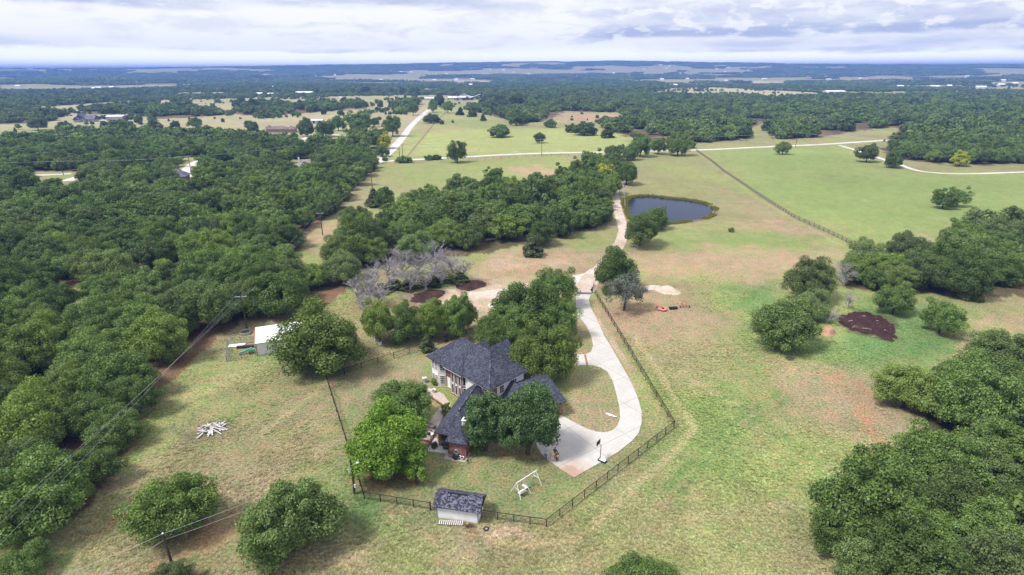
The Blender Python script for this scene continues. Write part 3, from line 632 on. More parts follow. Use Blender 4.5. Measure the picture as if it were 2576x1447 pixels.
def _mul2(q, p, c):
    n = q.noise(q.scale(p, (.35, .8, 1)), 1.0, 7, .7)
    return q.mix(q.math('MULTIPLY', q.rng(n, .60, .70), .8), c, (.30, .20, .15))
M_MULCH2 = surf_mat('mulch_streaked', (.036, .018, .020), (.055, .028, .026), 2.5, .8, _mul2, 1.6)
def blob(name, pts, mat, h, rag, seed, label, cat):
    """a low heap with a ragged rim and rough top"""
    P = smooth_loop(poly_w(pts), 8); ar = np.array(P); c = ar.mean(0); V = []; K = 9
    rg = 1 + (fbm(np.arange(len(P)) * 1.0, np.zeros(len(P)), 3, seed, 3) - .5) * rag + (fbm(np.arange(len(P)) * 1.0, np.ones(len(P)), 1.2, seed + 1, 2) - .5) * rag * .7
    for k in range(K):
        f = 1 - k / (K - 1); ring = c + (ar - c) * (f * rg)[:, None]
        z = h * sstep(np.full(len(P), 1 - f), 0, .55) * (.6 + .8 * fbm(ring[:, 0], ring[:, 1], 1.4, seed + 5, 3)) + .015
        V.append(np.c_[ring, z])
    V = np.concatenate(V); n = len(P); i = np.arange(K - 1)[:, None] * n; j = np.arange(n)[None]; j2 = (j + 1) % n
    Q = np.stack([i + j, i + j2, i + n + j2, i + n + j], -1).reshape(-1, 4)
    return tag(link(name, np_mesh(name, V, Q, [mat], True)), label, cat)
blob('mulch_bed', [(1148, 722), (1162, 710), (1190, 705), (1218, 708), (1222, 718), (1200, 728), (1170, 732)], M_MULCH, .35, .25, 3, 'flat brown mulch heap beside the gravel spur, right one of the two there', 'mulch heap')
blob('mulch_bed', [(1035, 752), (1050, 738), (1085, 730), (1118, 733), (1110, 748), (1080, 760), (1045, 763)], M_MULCH, .35, .35, 4, 'flat brown mulch heap below the bleached dead trees, left one of the two there', 'mulch heap')
blob('mulch_bed', [(2104, 796), (2130, 790), (2160, 783), (2200, 792), (2235, 808), (2256, 826), (2254, 850), (2240, 856), (2200, 845), (2160, 836), (2120, 818)], M_MULCH2, .55, .35, 5, 'wide streaky dark mulch bed on green grass below the right wood', 'mulch bed')
M_SAND = plain('pale_sand', (.52, .40, .32), .95, .2, 1.2); M_REDDIRT = plain('red_earth', (.38, .22, .15), .95, .25, 1.5)
blob('sand_heap', [(1645, 728), (1665, 722), (1690, 724), (1712, 736), (1704, 742), (1670, 740)], M_SAND, .9, .2, 6, 'low heap of pale pink sand beyond the red farm implements', 'sand heap')
blob('gravel_heap', [(1622, 722), (1640, 718), (1660, 720), (1648, 728), (1626, 730)], M_ROAD, .25, .3, 7, 'thin spill of whitish gravel beside the grey lichened tree', 'gravel heap')
blob('earth_mound', [(2064, 836), (2080, 826), (2098, 832), (2102, 842), (2080, 847)], M_REDDIRT, 1.2, .2, 8, 'small reddish earth mound between round oak and dark mulch bed', 'earth mound')
blob('boulder_heap', [(2400, 955), (2420, 940), (2445, 938), (2468, 950), (2455, 962), (2415, 966)], M_SAND, 2.2, .3, 9, 'pale rubble mound peeping over the trees of the right corner wood', 'rubble mound')

# ------------------------------------------------------------------ trees
def leaf_mat(name, a, b, rnd=.36, warm=(.22, .29, .05), trans=.2, hue_rnd=True):
    """two leaf colours mixed leaf by leaf, with a drift from tree to tree"""
    m = bpy.data.materials.new(name); m.use_nodes = True; t = m.node_tree; t.nodes.clear(); q = NT(t)
    tint = q.attr('tint').outputs['Fac']
    oi = q.n('ShaderNodeObjectInfo').outputs['Random']
    c = q.mix(tint, a, b)
    if hue_rnd:
        c = q.mix(q.math('MULTIPLY', q.rng(oi, .62, 1.0), .5), c, warm)
        r2 = q.math('FRACT', q.math('MULTIPLY', oi, 37.7)); r3 = q.math('FRACT', q.math('MULTIPLY', oi, 91.3))
        c = q.mix(q.math('MULTIPLY', q.rng(r3, .55, 1.0), .5), c, (.15, .175, .085))
        c = q.mix(1.0, c, q.math('MULTIPLY_ADD', r2, rnd * 2, 1 - rnd), 'MULTIPLY')
    d = q.n('ShaderNodeBsdfDiffuse'); q.L(c, d.inputs[0]); tr = q.n('ShaderNodeBsdfTranslucent'); q.L(q.mix(1.0, c, (1.1, 1.25, .6), 'MULTIPLY'), tr.inputs[0])
    gl = q.n('ShaderNodeBsdfGlossy'); gl.inputs['Roughness'].default_value = .5; gl.inputs['Color'].default_value = (.9, .95, 1, 1)
    s = q.n('ShaderNodeMixShader'); s.inputs[0].default_value = trans; q.L(d.outputs[0], s.inputs[1]); q.L(tr.outputs[0], s.inputs[2])
    s2 = q.n('ShaderNodeMixShader'); s2.inputs[0].default_value = .012; q.L(s.outputs[0], s2.inputs[1]); q.L(gl.outputs[0], s2.inputs[2])
    o = q.n('ShaderNodeOutputMaterial'); q.L(s2.outputs[0], o.inputs[0]); return m
M_OAK = leaf_mat('oak_leaves', (.070, .124, .030), (.185, .262, .070))
M_LIME = leaf_mat('lime_leaves', (.10, .19, .025), (.24, .37, .05), hue_rnd=False)
M_GLOSS = leaf_mat('dark_glossy_leaves', (.055, .115, .04), (.15, .22, .08), hue_rnd=False)
M_YELLOW = leaf_mat('yellow_leaves', (.27, .31, .03), (.46, .46, .06), hue_rnd=False)
M_GREYLEAF = leaf_mat('grey_leaves', (.10, .12, .085), (.23, .24, .22), hue_rnd=False)
M_CEDAR = leaf_mat('cedar_leaves', (.055, .075, .03), (.13, .14, .05), hue_rnd=True, trans=.1)
M_BUSH = leaf_mat('shrub_leaves', (.075, .13, .035), (.16, .22, .07))
M_BARK = plain('bark', (.085, .070, .058), .95, .3, 3); M_DEAD = plain('bleached_wood', (.31, .285, .30), .9, .25, 2); M_BIRCH = plain('white_bark', (.6, .57, .54), .9, .3, 2)

def leaf_cloud(cent, rad, per, leaf, rng, flat=.85, up=.25, holes=0.0):
    """kite-shaped leaf sprays on the skins of many puffs"""
    cent = np.repeat(cent, per, 0); rad = np.repeat(rad, per, 0); n = len(cent)
    d = rng.normal(size=(n, 3)); d[:, 2] += up; d /= np.linalg.norm(d, axis=1)[:, None]
    p = cent + d * (rad * (rng.uniform(.55, 1.08, n)))[:, None] * np.array([1, 1, flat])
    nr = d + rng.normal(size=(n, 3)) * .55; nr /= np.linalg.norm(nr, axis=1)[:, None]
    t = np.cross(nr, rng.normal(size=(n, 3))); t /= np.linalg.norm(t, axis=1)[:, None] + 1e-9; b = np.cross(nr, t)
    s = leaf * rng.uniform(.6, 1.35, n)[:, None]
    V = np.stack([p - t * s, p + b * s * .55 + nr * s * .12, p + t * s * .9, p - b * s * .5 - nr * s * .1], 1).reshape(-1, 3)
    tint = np.repeat(np.clip(rng.normal(.45, .27, n), 0, 1), 4)
    return V, np.arange(n * 4).reshape(-1, 4), tint
def crown_mesh(name, seed, W=9.0, H=8.0, base=1.6, puffs=60, per=300, leaf=.3, pr=(1.0, 1.7), shape='oak', mat=None, gaps=0.0):
    rng = np.random.default_rng(seed); hc = (H - base); N = puffs
    i = np.arange(N) + .5; ph = np.arccos(1 - 1.75 * i / N); th = math.pi * (1 + 5 ** .5) * i + rng.normal(0, .25, N)
    u = np.stack([np.cos(th) * np.sin(ph), np.sin(th) * np.sin(ph), np.cos(ph)], 1)
    ax, ay = rng.uniform(0, 9, 2)
    la = .35 if shape == 'dome' else 1
    lob = 1 + .18 * la * np.sin(2 * th + ax) + .14 * la * np.sin(3 * th + ay) + rng.normal(0, .07, N)
    pr_ = rng.uniform(pr[0], pr[1], N) * W / 9
    if shape == 'cedar':
        zz = rng.uniform(0, 1, N) ** .9; rr = (1 - zz) ** .75 * rng.uniform(.45, .95, N)
        c = np.stack([np.cos(th) * rr * W / 2 * .8, np.sin(th) * rr * W / 2 * .8, base * .4 + zz * (H - base * .4 - .6)], 1); pr_ = pr_ * (1.05 - zz * .6)
    elif shape == 'tall':
        c = u * np.array([W / 2, W / 2, hc / 2]) * lob[:, None] * rng.uniform(.62, .86, N)[:, None]; c[:, 2] += base + hc * .5
    else:
        sh = rng.uniform(.46, .94, N)
        c = u * np.array([W / 2, W / 2, hc * .62]) * (lob * sh)[:, None]; c[:, 2] = np.where(c[:, 2] < 0, c[:, 2] * .75, c[:, 2]); c[:, 2] += base + hc * .38
    if gaps:
        k = rng.uniform(size=N) > gaps; c = c[k]; pr_ = pr_[k]
    V, Q, tint = leaf_cloud(c, pr_, per, leaf, rng)
    rq = np.percentile(np.hypot(V[:, 0], V[:, 1]), 98); V[:, :2] *= W / 2 / rq; V[:, 2] *= H / np.percentile(V[:, 2], 99.7)
    V[:, 2] = np.maximum(V[:, 2], .15)
    return np_mesh(name, V, Q, [mat], attrs={'tint': tint})
def trunk_mb(seed, W=9.0, H=8.0, base=1.6, limbs=6, r=.22, lean=.4):
    rng = random.Random(seed); m = MB(); dx, dy = rng.uniform(-lean, lean), rng.uniform(-lean, lean)
    f = (dx, dy, base + .35 * (H - base))
    m.tube([(0, 0, -.3), (dx * .3, dy * .3, base * .6), f], [r * 1.35, r, r * .7], 7)
    for k in range(limbs):
        a = 2 * math.pi * k / limbs + rng.uniform(-.4, .4); q = rng.uniform(.25, .38) * W; z0 = base * rng.uniform(.7, 1.1)
        s = (dx * .5, dy * .5, z0); e = (dx + q * math.cos(a), dy + q * math.sin(a), base + (H - base) * rng.uniform(.35, .8))
        mid = tuple((s[i] + e[i]) / 2 + (0, 0, .25)[i] for i in range(3)); m.tube([s, mid, e], [r * .6, r * .4, r * .16], 5)
    return m
def dead_mesh(name, seed, H=8.0, W=8.0, mat=None, levels=4, r0=.22):
    rng = random.Random(seed); m = MB()
    def grow(p, d, L, r, lv):
        pts = [p]; q = p; dd = d.copy()
        for _ in range(3):
            dd = (dd + Vector((rng.uniform(-.3, .3), rng.uniform(-.3, .3), rng.uniform(-.12, .2)))).normalized(); q = q + dd * L / 3; pts.append(q)
        m.tube(pts, [r, r * .8, r * .62, r * .42], 5 if lv < 2 else 3, cap=False)
        if lv >= levels: return
        for _ in range((rng.choice((3, 3, 4)) if lv < 4 else 2) if lv else 7):
            s = rng.choice(pts[1:]); a = rng.uniform(0, 6.28); sp = rng.uniform(.55, 1.15)
            side = Vector((math.cos(a), math.sin(a), rng.uniform(-.15, .5))); nd = (dd * (1 - sp * .45) + side * sp).normalized()
            grow(s, nd, L * rng.uniform(.55, .8), max(r * .55, .016), lv + 1)
    grow(Vector((0, 0, -.2)), Vector((rng.uniform(-.15, .15), rng.uniform(-.15, .15), 1)), H * .42, r0, 0)
    xs = np.array(m.v); k = W / max(np.ptp(xs[:, 0]), np.ptp(xs[:, 1])); kz = H / xs[:, 2].max()
    m.v = [(x * k, y * k, z * kz) for x, y, z in m.v]
    me = bpy.data.meshes.new(name); me.from_pydata(m.v, [], m.f); me.update(); me.materials.append(mat); return me
class Proto:
    """one kind of tree: crown mesh and trunk mesh of a known width and height"""
    def __init__(s, crown, trunk, W, H): s.crown, s.trunk, s.W, s.H = crown, trunk, W, H
def mesh_of(mb, name, mat):
    me = bpy.data.meshes.new(name); me.from_pydata(mb.v, [], mb.f); me.update(); me.materials.append(mat); return me
def proto(seed, W, H, base, puffs, per, leaf, pr=(1.0, 1.7), shape='oak', mat=None, gaps=0., limbs=6, r=.22):
    return Proto(crown_mesh('crown', seed, W, H, base, puffs, per, leaf, pr, shape, mat or M_OAK, gaps), mesh_of(trunk_mb(seed, W, H, base, limbs, r), 'trunk', M_BARK), W, H)
OAK_HI = [proto(100 + k, 9, h, b, int(pf * 1.25), 420, .14, (.7, 1.45), gaps=g) for k, (h, b, pf, g) in enumerate([(7.6, 1.0, 84, .05), (8.2, 1.2, 96, .08), (7.0, .9, 76, .1), (8.0, 1.6, 84, .22), (7.4, 1.0, 100, .04)])]
OAK_MID = [proto(140 + k, 9, h, b, 70, 160, .26, (.8, 1.55), gaps=g) for k, (h, b, g) in enumerate([(7.4, 1.2, .05), (8.0, 1.4, .1), (6.8, 1.0, .05), (7.7, 1.5, .2), (7.2, 1.1, .1), (8.4, 1.5, .1)])]
OAK_LO = [proto(180 + k, 9, h, 1.2, 30, 46, .8, (1.2, 2.0)) for k, h in enumerate((7.2, 7.8, 6.6, 8.2))]
CEDAR_P = [proto(200 + k, 5, 6.5, .8, 60, 130, .24, (.9, 1.5), 'cedar', M_CEDAR, limbs=0, r=.14) for k in range(2)]
BUSH_P = [proto(220 + k, 4, 2.8, .1, 32, 110, .2, (.9, 1.5), 'oak', M_BUSH, limbs=5, r=.06) for k in range(3)]
GREY_P = [proto(240 + k, 8, 7.5, 2.2, 60, 120, .17, (.8, 1.3), 'oak', M_GREYLEAF, gaps=.15, limbs=9, r=.2) for k in range(1)]
YEL_P = [proto(250 + k, 8, 7.5, 1.2, 60, 170, .3, (.9, 1.5), 'oak', M_YELLOW) for k in range(2)]
LIME_P = [proto(260, 10, 10.0, .6, 130, 460, .16, (.7, 1.35), 'dome', M_LIME, r=.3), proto(261, 3.5, 4.2, 1.4, 26, 110, .17, (1.0, 1.6), 'oak', M_LIME, gaps=.1, r=.16)]
GLOSS_P = [proto(270, 5.5, 9.0, .7, 100, 420, .15, (1.1, 1.8), 'tall', M_GLOSS, r=.26), proto(271, 8.5, 9.2, .7, 150, 420, .15, (.75, 1.3), 'tall', M_GLOSS, r=.3)]
GREEN_P = [proto(280, 9, 8.0, .8, 70, 190, .34, (.9, 1.6), 'oak', M_BUSH)]

def plant(P, name, label, cat, x, y, W, H=None, rot=None, group=None, seed=0, z=0.0):
    """a copy of a tree at a spot, scaled to a width and a height"""
    rng = random.Random(hash((round(x, 2), round(y, 2), seed)) & 0xffff)
    t = thing(name, label, cat, (x, y, z), rng.uniform(0, 6.28) if rot is None else rot, group)
    s = W / P.W; t.scale = (s, s, (H / P.H) if H else s)
    link('crown', P.crown, t); link('trunk', P.trunk, t)
    return t
def crown_at(cx, cy, w, asp):
    """foot and size of a tree from the middle and width of its crown in the survey photo"""
    H = 8.0
    for _ in range(4):
        p = at(cx, cy, .54 * H); W = w * depth(p) / F_PX / math.sqrt(1 + ((cx - W_PX / 2) / F_PX) ** 2); H = asp * W
    return float(p[0]), float(p[1]), W, H
LONE = [  # crown centre x, y, width in photo points, height/width, kind, name, label
 (430, 1268, 238, .80, 'hi', 'broad grey-green oak behind the leaning pole near the left front'), (722, 1303, 262, .80, 'hi', 'largest round oak of the foreground, just left of the yard corner'),
 (60, 1412, 150, .8, 'hi', 'oak cut by the bottom left corner of the view'), (420, 1450, 120, .7, 'hi', 'low oak crown at the foot of the leaning pole'), (1612, 1462, 190, .6, 'hi', 'low spreading oak cut by the bottom edge below the right fence'),
 (1010, 1008, 150, .75, 'hi', 'olive oak half hidden behind the bright lime-green tree'), (1370, 885, 168, .9, 'hi', 'rounded oak right behind the house, nearest the concrete drive'), (1325, 768, 165, .85, 'hi', 'dark oak at the top of the clump between house and gravel spur'),
 (1398, 722, 112, .9, 'hi', 'oak at the cattle guard, left of the concrete drive'), (1402, 797, 106, .95, 'hi', 'oak leaning over the left side of the concrete drive'), (1242, 838, 108, .8, 'hi', 'oak at the back left corner of the house roof'), (1290, 815, 130, .8, 'hi', 'oak in the middle of the clump behind the house'),
 (803, 846, 246, .7, 'hi', 'big spreading oak over the right half of the white barn'), (952, 806, 104, 1.05, 'hi', 'oak left in the row behind the back pipe fence'), (1022, 806, 102, 1.0, 'hi', 'second oak of the row behind the back pipe fence'), (1086, 798, 96, 1.1, 'hi', 'third oak of the row behind the back pipe fence'), (1152, 790, 100, 1.1, 'hi', 'rightmost oak of the row behind the back pipe fence'),
 (1548, 672, 118, .95, 'hi', 'upright oak on the right of the gravel turn by the gate'), (1612, 575, 104, .85, 'hi', 'round oak in front of the pond beside the dirt drive'), (1648, 548, 66, .9, 'hi', 'darker oak at the near bank of the pond'),
 (1980, 812, 172, .85, 'hi', 'round oak left of the dark mulch bed'), (2044, 698, 138, .9, 'hi', 'tall dark oak beside bare branches at the left end of the right wood'), (2040, 765, 110, .8, 'hi', 'oak between the round oak and the bare branches'), (2256, 752, 116, .8, 'hi', 'oak in front of the right wood, just above the mulch bed'), (2375, 796, 128, .85, 'gap', 'open-crowned oak standing alone right of the mulch bed'),
 (2528, 885, 185, .85, 'hi', 'dark oak at the right edge above the corner wood'), (2286, 970, 182, .8, 'hi', 'oak at the tip of the corner wood, beside the teal tarp'), (2530, 585, 130, .75, 'hi', 'dark oak at the far tip of the right wood'),
 (2378, 497, 70, .95, 'mid', 'left half of the lone pair of oaks in the right green pasture'), (2413, 493, 62, 1.05, 'mid', 'right half of the lone pair of oaks in the right green pasture'), (1970, 371, 42, .85, 'mid', 'small lone oak just below the far road, right of the wooden fence'), (2184, 383, 68, .8, 'mid', 'oak at the bend of the far right driveway, left of a pair'), (2250, 401, 62, .75, 'mid', 'oak at the bend of the far right driveway, right of a pair'), (2419, 397, 58, .85, 'yel', 'yellowish tree in front of the far right grove'),
 (1149, 379, 50, 1.1, 'mid', 'tall lone oak on the near side of the gravel crossroad'), (1243, 436, 48, .8, 'mid', 'oak poking up alone beyond the middle wood'), (1358, 346, 30, .85, 'mid', 'small round tree behind the pole in the middle meadow'), (1300, 294, 40, .95, 'green', 'light green round tree at the far edge of the middle meadow'), (1437, 321, 36, .6, 'bush', 'low thicket in the middle meadow, left part of the right clump'), (1470, 322, 60, .55, 'green', 'wide low thicket at the right of the middle meadow'), (1258, 328, 56, .55, 'green', 'ragged thicket alone in the middle of the meadow'), (1384, 309, 36, .6, 'bush', 'flat-topped shrub at the back of the middle meadow'), (1530, 328, 36, .95, 'cedar', 'dark cedar at the right end of the middle meadow'),
 (965, 353, 46, .85, 'yel', 'bright yellow tree beside the gravel road fork'), (962, 379, 42, .65, 'mid', 'dark flat oak below the yellow tree at the road fork'), (1578, 434, 58, 1.0, 'hi', 'dark oak at the right of the drive, behind the white snag'), (1522, 436, 62, .8, 'yel', 'yellow-green tree left of the drive below the far road'), (1587, 382, 44, .9, 'green', 'bright green young tree where the drive meets the far road'),
 (1612, 362, 60, 1.0, 'mid', 'first oak of three in a row on the far road, left'), (1657, 365, 46, .95, 'mid', 'middle oak of three in a row on the far road'), (1707, 361, 62, .95, 'mid', 'right oak of three in a row on the far road'),
 (986, 315, 52, 1.0, 'mid', 'oak standing at the bend of the gravel road'), (904, 303, 62, .85, 'mid', 'broad oak left of the gravel road, beyond the brick ranch house'), (940, 305, 34, .8, 'mid', 'small oak between two big ones left of the gravel road'), (850, 309, 40, .95, 'mid', 'oak left of the broad oak near the brick ranch house'), (770, 318, 44, 1.1, 'green', 'pale green tree in front of the brick ranch house'), (818, 322, 48, .9, 'mid', 'oak on the loop drive right of the brick ranch house'), (806, 358, 66, .75, 'mid', 'dark oak in front of the loop drive'),
 (925, 345, 70, .75, 'mid', 'oak just left of the yellow tree'), (298, 312, 56, .7, 'mid', 'dark round oak in front of the pale metal barn'), (165, 318, 44, .8, 'green', 'light tree left of the grey gabled house'), (346, 301, 26, .9, 'green', 'small tree right of the pale metal barn'), (1104, 252, 30, 1.0, 'green', 'pale tree left of the white ranch buildings'), (1126, 268, 30, 1.0, 'mid', 'tree on the gravel road near its far end'), (1300, 250, 44, .8, 'mid', 'dark oak pair right of the white ranch buildings'),
 (1340, 616, 56, .95, 'cedar', 'squat cedar in front of the middle wood'), (1362, 585, 80, .75, 'hi', 'oak directly behind the squat cedar'), (1412, 556, 72, 1.05, 'green2', 'dark green oak at the right front of the middle wood'), (1349, 480, 90, 1.0, 'green', 'bright green tree rising from the middle wood'), (1073, 862, 40, 1.1, 'cedar', 'small reddish cedar at the back corner of the pipe fence'),
 (895, 545, 80, .75, 'hi', 'oak at the end of the power line clearing'), (940, 495, 46, 1.0, 'cedar', 'cedar beside the far utility pole'), (968, 495, 60, .9, 'mid', 'oak right of the cedar by the far utility pole'), (1085, 483, 52, .8, 'mid', 'oak at the upper left of the middle wood'), (236, 775, 60, 1.3, 'cedar', 'golden brown cedar in the clearing of the left wood'), (215, 1040, 180, .8, 'hi', 'pale topped oak on the near edge of the left wood, above the cables'), (185, 1235, 130, .8, 'gap', 'thin grey oak leaning out of the left wood at the red bank'), (700, 735, 165, .75, 'hi', 'broad oak at the right end of the left wood, over the barn'), (440, 435, 40, .8, 'grey', 'grey leafless tree at the lane in the left wood'),
 (900, 337, 66, .7, 'mid', 'wide oak in the group left of the yellow tree, nearer the loop drive'), (956, 337, 36, .8, 'mid', 'oak touching the left side of the gravel road above the yellow tree'), (888, 362, 92, .6, 'mid', 'broad olive oak at the right front edge of the left wood'),
 (856, 265, 27, .85, 'mid', 'dark oak in the field row left of a touching pair, upper left fields'), (895, 261, 27, .9, 'mid', 'left one of a touching pair of dark oaks in the field row'), (914, 262, 25, .9, 'mid', 'right one of a touching pair of dark oaks in the field row'), (937, 262.5, 13, 1.0, 'mid', 'small round oak in a gap of the field row'), (956, 262, 20, .95, 'mid', 'round oak right of the small one in the field row'), (982, 261, 15, 1.2, 'cedar', 'pointed cedar alone in the field row'), (1024, 261, 32, .9, 'mid', 'dark oak where the field row meets the gravel road'), (1038, 272, 30, 1.1, 'gap', 'thin-crowned oak left of the gravel road near its far end'),
 (1088, 265, 29, 1.1, 'mid', 'tall oak standing over the gravel road near its far end'), (1085, 297, 42, .55, 'green', 'pale bush clump right of the gravel road'), (1112, 307, 14, .8, 'bush', 'little bush right of the pale bush clump'), (1139, 305, 9, .9, 'bush', 'tiny bush farthest from the pale clump by the gravel road'),
 (761, 266, 22, .85, 'mid', 'oak at the left end of the field row behind the ranch house'), (787, 264, 20, .85, 'mid', 'second oak of the field row behind the ranch house'), (825, 267, 30, .8, 'mid', 'wide oak of the field row behind the ranch house'), (814, 281, 16, .9, 'green', 'small pale tree below the wide oak of the field row'), (857, 283, 21, .7, 'green', 'flat pale bush below the field row'),
 (796, 228, 19, .9, 'mid', 'dark oak right of the large white barn in the upper left field'), (883, 227, 22, .8, 'mid', 'left oak of two in the top field row'), (919, 224, 28, .8, 'mid', 'right oak of two in the top field row'), (983, 227, 20, .85, 'mid', 'oak at the top right field corner, left of three'), (1013, 227, 20, .9, 'mid', 'oak at the top right field corner, middle of three'), (1042, 228, 27, .8, 'mid', 'oak at the top right field corner, right of three'), (1042, 238, 20, .7, 'green', 'pale low tree left of the white ranch buildings'),
 (1257, 246, 31, .85, 'mid', 'dark round oak on the pale field right of the white stables'), (1158, 279, 22, .9, 'cedar', 'leftmost cedar at the back of the middle meadow'), (1189, 279, 27, 1.0, 'cedar', 'tall cedar second from the left at the back of the meadow'), (1215, 294.5, 16, 1.1, 'cedar', 'small cedar standing in front of the meadow edge'),
 (1018, 400, 44, .4, 'bush', 'low hedge bush at the foot of the two tall poles'), (1078, 395.5, 31, .45, 'bush', 'low hedge bush on the road verge, left of a touching pair'), (1099, 395, 27, .45, 'bush', 'low hedge bush on the road verge, right of a touching pair'), (968, 399, 20, .6, 'bush', 'round bush between the road fork and the left wood'),
 (662, 254, 22, .8, 'mid', 'round oak alone in the upper left field, below the white barns'), (636, 259, 34, .85, 'mid', 'large round oak in the upper left field above the tree belt'), (604, 249.5, 24, .8, 'mid', 'dark oak pair in the upper left field, left of the white barns'), (438, 252, 28, .85, 'mid', 'round oak at the left part of the upper left field'), (548, 253, 20, .6, 'green', 'pale bush in the middle of the upper left field'), (385, 308, 40, .65, 'mid', 'dark oak below the tree belt, right of the pale metal barn'), (490, 308, 50, .6, 'mid', 'low dark oak clump below the tree belt, left of the ranch house'), (440, 312, 26, .8, 'green', 'pale round tree at the front of the upper field'), (560, 302, 14, .8, 'bush', 'small round bush alone in the pale field'), (45, 318, 22, .8, 'mid', 'round oak at the far left in the pale field'), (90, 306, 60, .85, 'mid', 'big oak left of the grey gabled house'), (635, 318, 34, .85, 'green', 'pale tree at the left end of the brick ranch house'),
 (2130, 1335, 190, .8, 'hi', 'bulging oak at the left tip of the bottom right corner wood'), (2200, 1420, 200, .8, 'hi', 'oak below the left tip of the corner wood, cut by the bottom edge'), (2265, 1265, 170, .85, 'hi', 'oak on the upper left flank of the bottom right corner wood'), (2335, 1130, 150, .85, 'hi', 'oak at the left side of the corner wood, level with the red farm track'), (2432, 992, 120, .8, 'hi', 'oak between the teal tarp and the right edge of view'), (2420, 690, 170, .8, 'hi', 'largest round oak in the middle of the right wood'),
 (1500, 258, 20, 1.1, 'grey', 'grey bare tree in the wood beyond the middle meadow'),
]
N_TREES = 0; TAKEN = []
KIND_P = dict(hi=OAK_HI, mid=OAK_MID, gap=[OAK_HI[3]], yel=YEL_P, green=GREEN_P, green2=[GREEN_P[0]], cedar=CEDAR_P, bush=BUSH_P, grey=GREY_P)
KIND_N = dict(hi='oak_tree', mid='oak_tree', gap='oak_tree', yel='yellow_tree', green='green_tree', green2='green_tree', cedar='cedar_tree', bush='shrub', grey='bare_tree')
for i, (cx, cy, w, asp, kind, lab) in enumerate(LONE):
    x, y, W, H = crown_at(cx, cy, w, asp); PP = KIND_P[kind]
    plant(PP[i % len(PP)], KIND_N[kind], lab, KIND_N[kind].replace('_', ' '), x, y, W, H, rot=i * 1.7); TAKEN.append((x, y, W)); N_TREES += kind in ('hi', 'mid', 'gap')
def one(P, name, cx, cy, w, asp, label, cat, rot=0.0):
    x, y, W, H = crown_at(cx, cy, w, asp); TAKEN.append((x, y, W * .8)); return plant(P, name, label, cat, x, y, W, H, rot=rot)
one(LIME_P[0], 'lime_tree', 971, 1098, 205, .92, 'bright lime-green tree at the left of the house patio', 'lime tree')
one(LIME_P[1], 'sapling', 1046, 1190, 58, 1.1, 'small yellow-green sapling on the lawn between patio and shed', 'sapling')
one(GLOSS_P[0], 'shade_tree', 1220, 1058, 106, 1.6, 'narrow dark glossy tree against the chimney, left of a pair', 'shade tree')
one(GLOSS_P[1], 'shade_tree', 1329, 1056, 150, 1.28, 'wide dark glossy tree in front of the garage, right of a pair', 'shade tree', .8)
one(GREY_P[0], 'lichen_tree', 1573, 732, 108, .95, 'silvery lichened tree beside the drive fence', 'lichened tree')
one(BUSH_P[1], 'shrub', 1095, 958, 0 + 24, .8, 'dark shrub beside the white bay of the house', 'shrub')
one(BUSH_P[2], 'shrub', 1122, 1032 - 6, 34, .9, 'shrub under the tall windows of the house', 'shrub')
one(BUSH_P[0], 'shrub', 1132 - 40, 1119, 22, .85, 'round clipped shrub by the patio door', 'shrub')
one(BUSH_P[0], 'shrub', 840 + 1000, 577, 22, .6, 'little grey-green shrub alone on the pasture below the pond', 'shrub')
one(LIME_P[1], 'shrub', 1198, 1135, 26, .7, 'yellow-green hedge shrub along the brick side wall, front half', 'hedge shrub'); one(LIME_P[1], 'shrub', 1208, 1118, 26, .8, 'yellow-green hedge shrub along the brick side wall, rear half', 'hedge shrub', 2.0)
one(BUSH_P[1], 'shrub', 1183, 866 - 12, 14, 1.3, 'thin yellowish sapling just behind the house roof', 'shrub')
for k, (x_, y_, w_, l_) in enumerate([(1500, 470, 30, 'yellow'), (2460, 748, 40, 'a'), (2425, 742, 40, 'b')]):
    one(BUSH_P[k], 'shrub', x_, y_, w_, .7, ['yellow bush at the wood edge beside the drive', 'bright bush at the foot of the right wood, right one', 'bright bush at the foot of the right wood, left one'][k], 'shrub')
# bleached dead trees
DEAD_M = [dead_mesh('branches', 300 + k, 7.5, 9.0, M_DEAD, 5, .26) for k in range(4)]
def dead(cx, cy, w, asp, label, k, group=None):
    x, y, W, H = crown_at(cx, cy, w, asp); o = link('dead_tree', DEAD_M[k % 4]); o.location = (x, y, 0); o.rotation_euler = (0, 0, k * 1.3); o.scale = (W / 9, W / 9, H / 7.5)
    tag(o, label, 'dead tree', group)
    if not group: o.location.y -= 3.5
    return o
DT = [(905, 722, 100, 'bleached dead tree at the left end of the dead thicket, beside green oaks'), (950, 728, 110, 'nearest of the bleached dead trees, beside the left mulch heap'), (935, 690, 95, 'bleached dead tree behind the nearest one of the thicket'), (968, 655, 90, 'bleached dead tree at the back left of the dead thicket'), (985, 690, 95, 'bleached dead tree in the left middle of the dead thicket'),
 (1010, 655, 95, 'bleached dead tree in the back row, left of the tallest one'), (1030, 695, 95, 'bleached dead tree at the front middle of the dead thicket'), (1050, 645, 100, 'tallest bleached dead tree, back middle of the dead thicket'), (1068, 690, 95, 'bleached dead tree at the front, above the gap between the mulch heaps'), (1095, 645, 100, 'bleached dead tree at the back, right of the tallest one'), (1105, 680, 95, 'bleached dead tree at the front right of the dead thicket'), (1138, 645, 95, 'bleached dead tree at the back right of the dead thicket'), (1158, 665, 90, 'rightmost bleached dead tree, against the green wood'), (915, 755, 80, 'small bleached dead tree nearest the row of green oaks')]
for k, (cx, cy, w, lab) in enumerate(DT): dead(cx, cy, w, .85, lab, k, 'bleached dead trees above the mulch heaps')
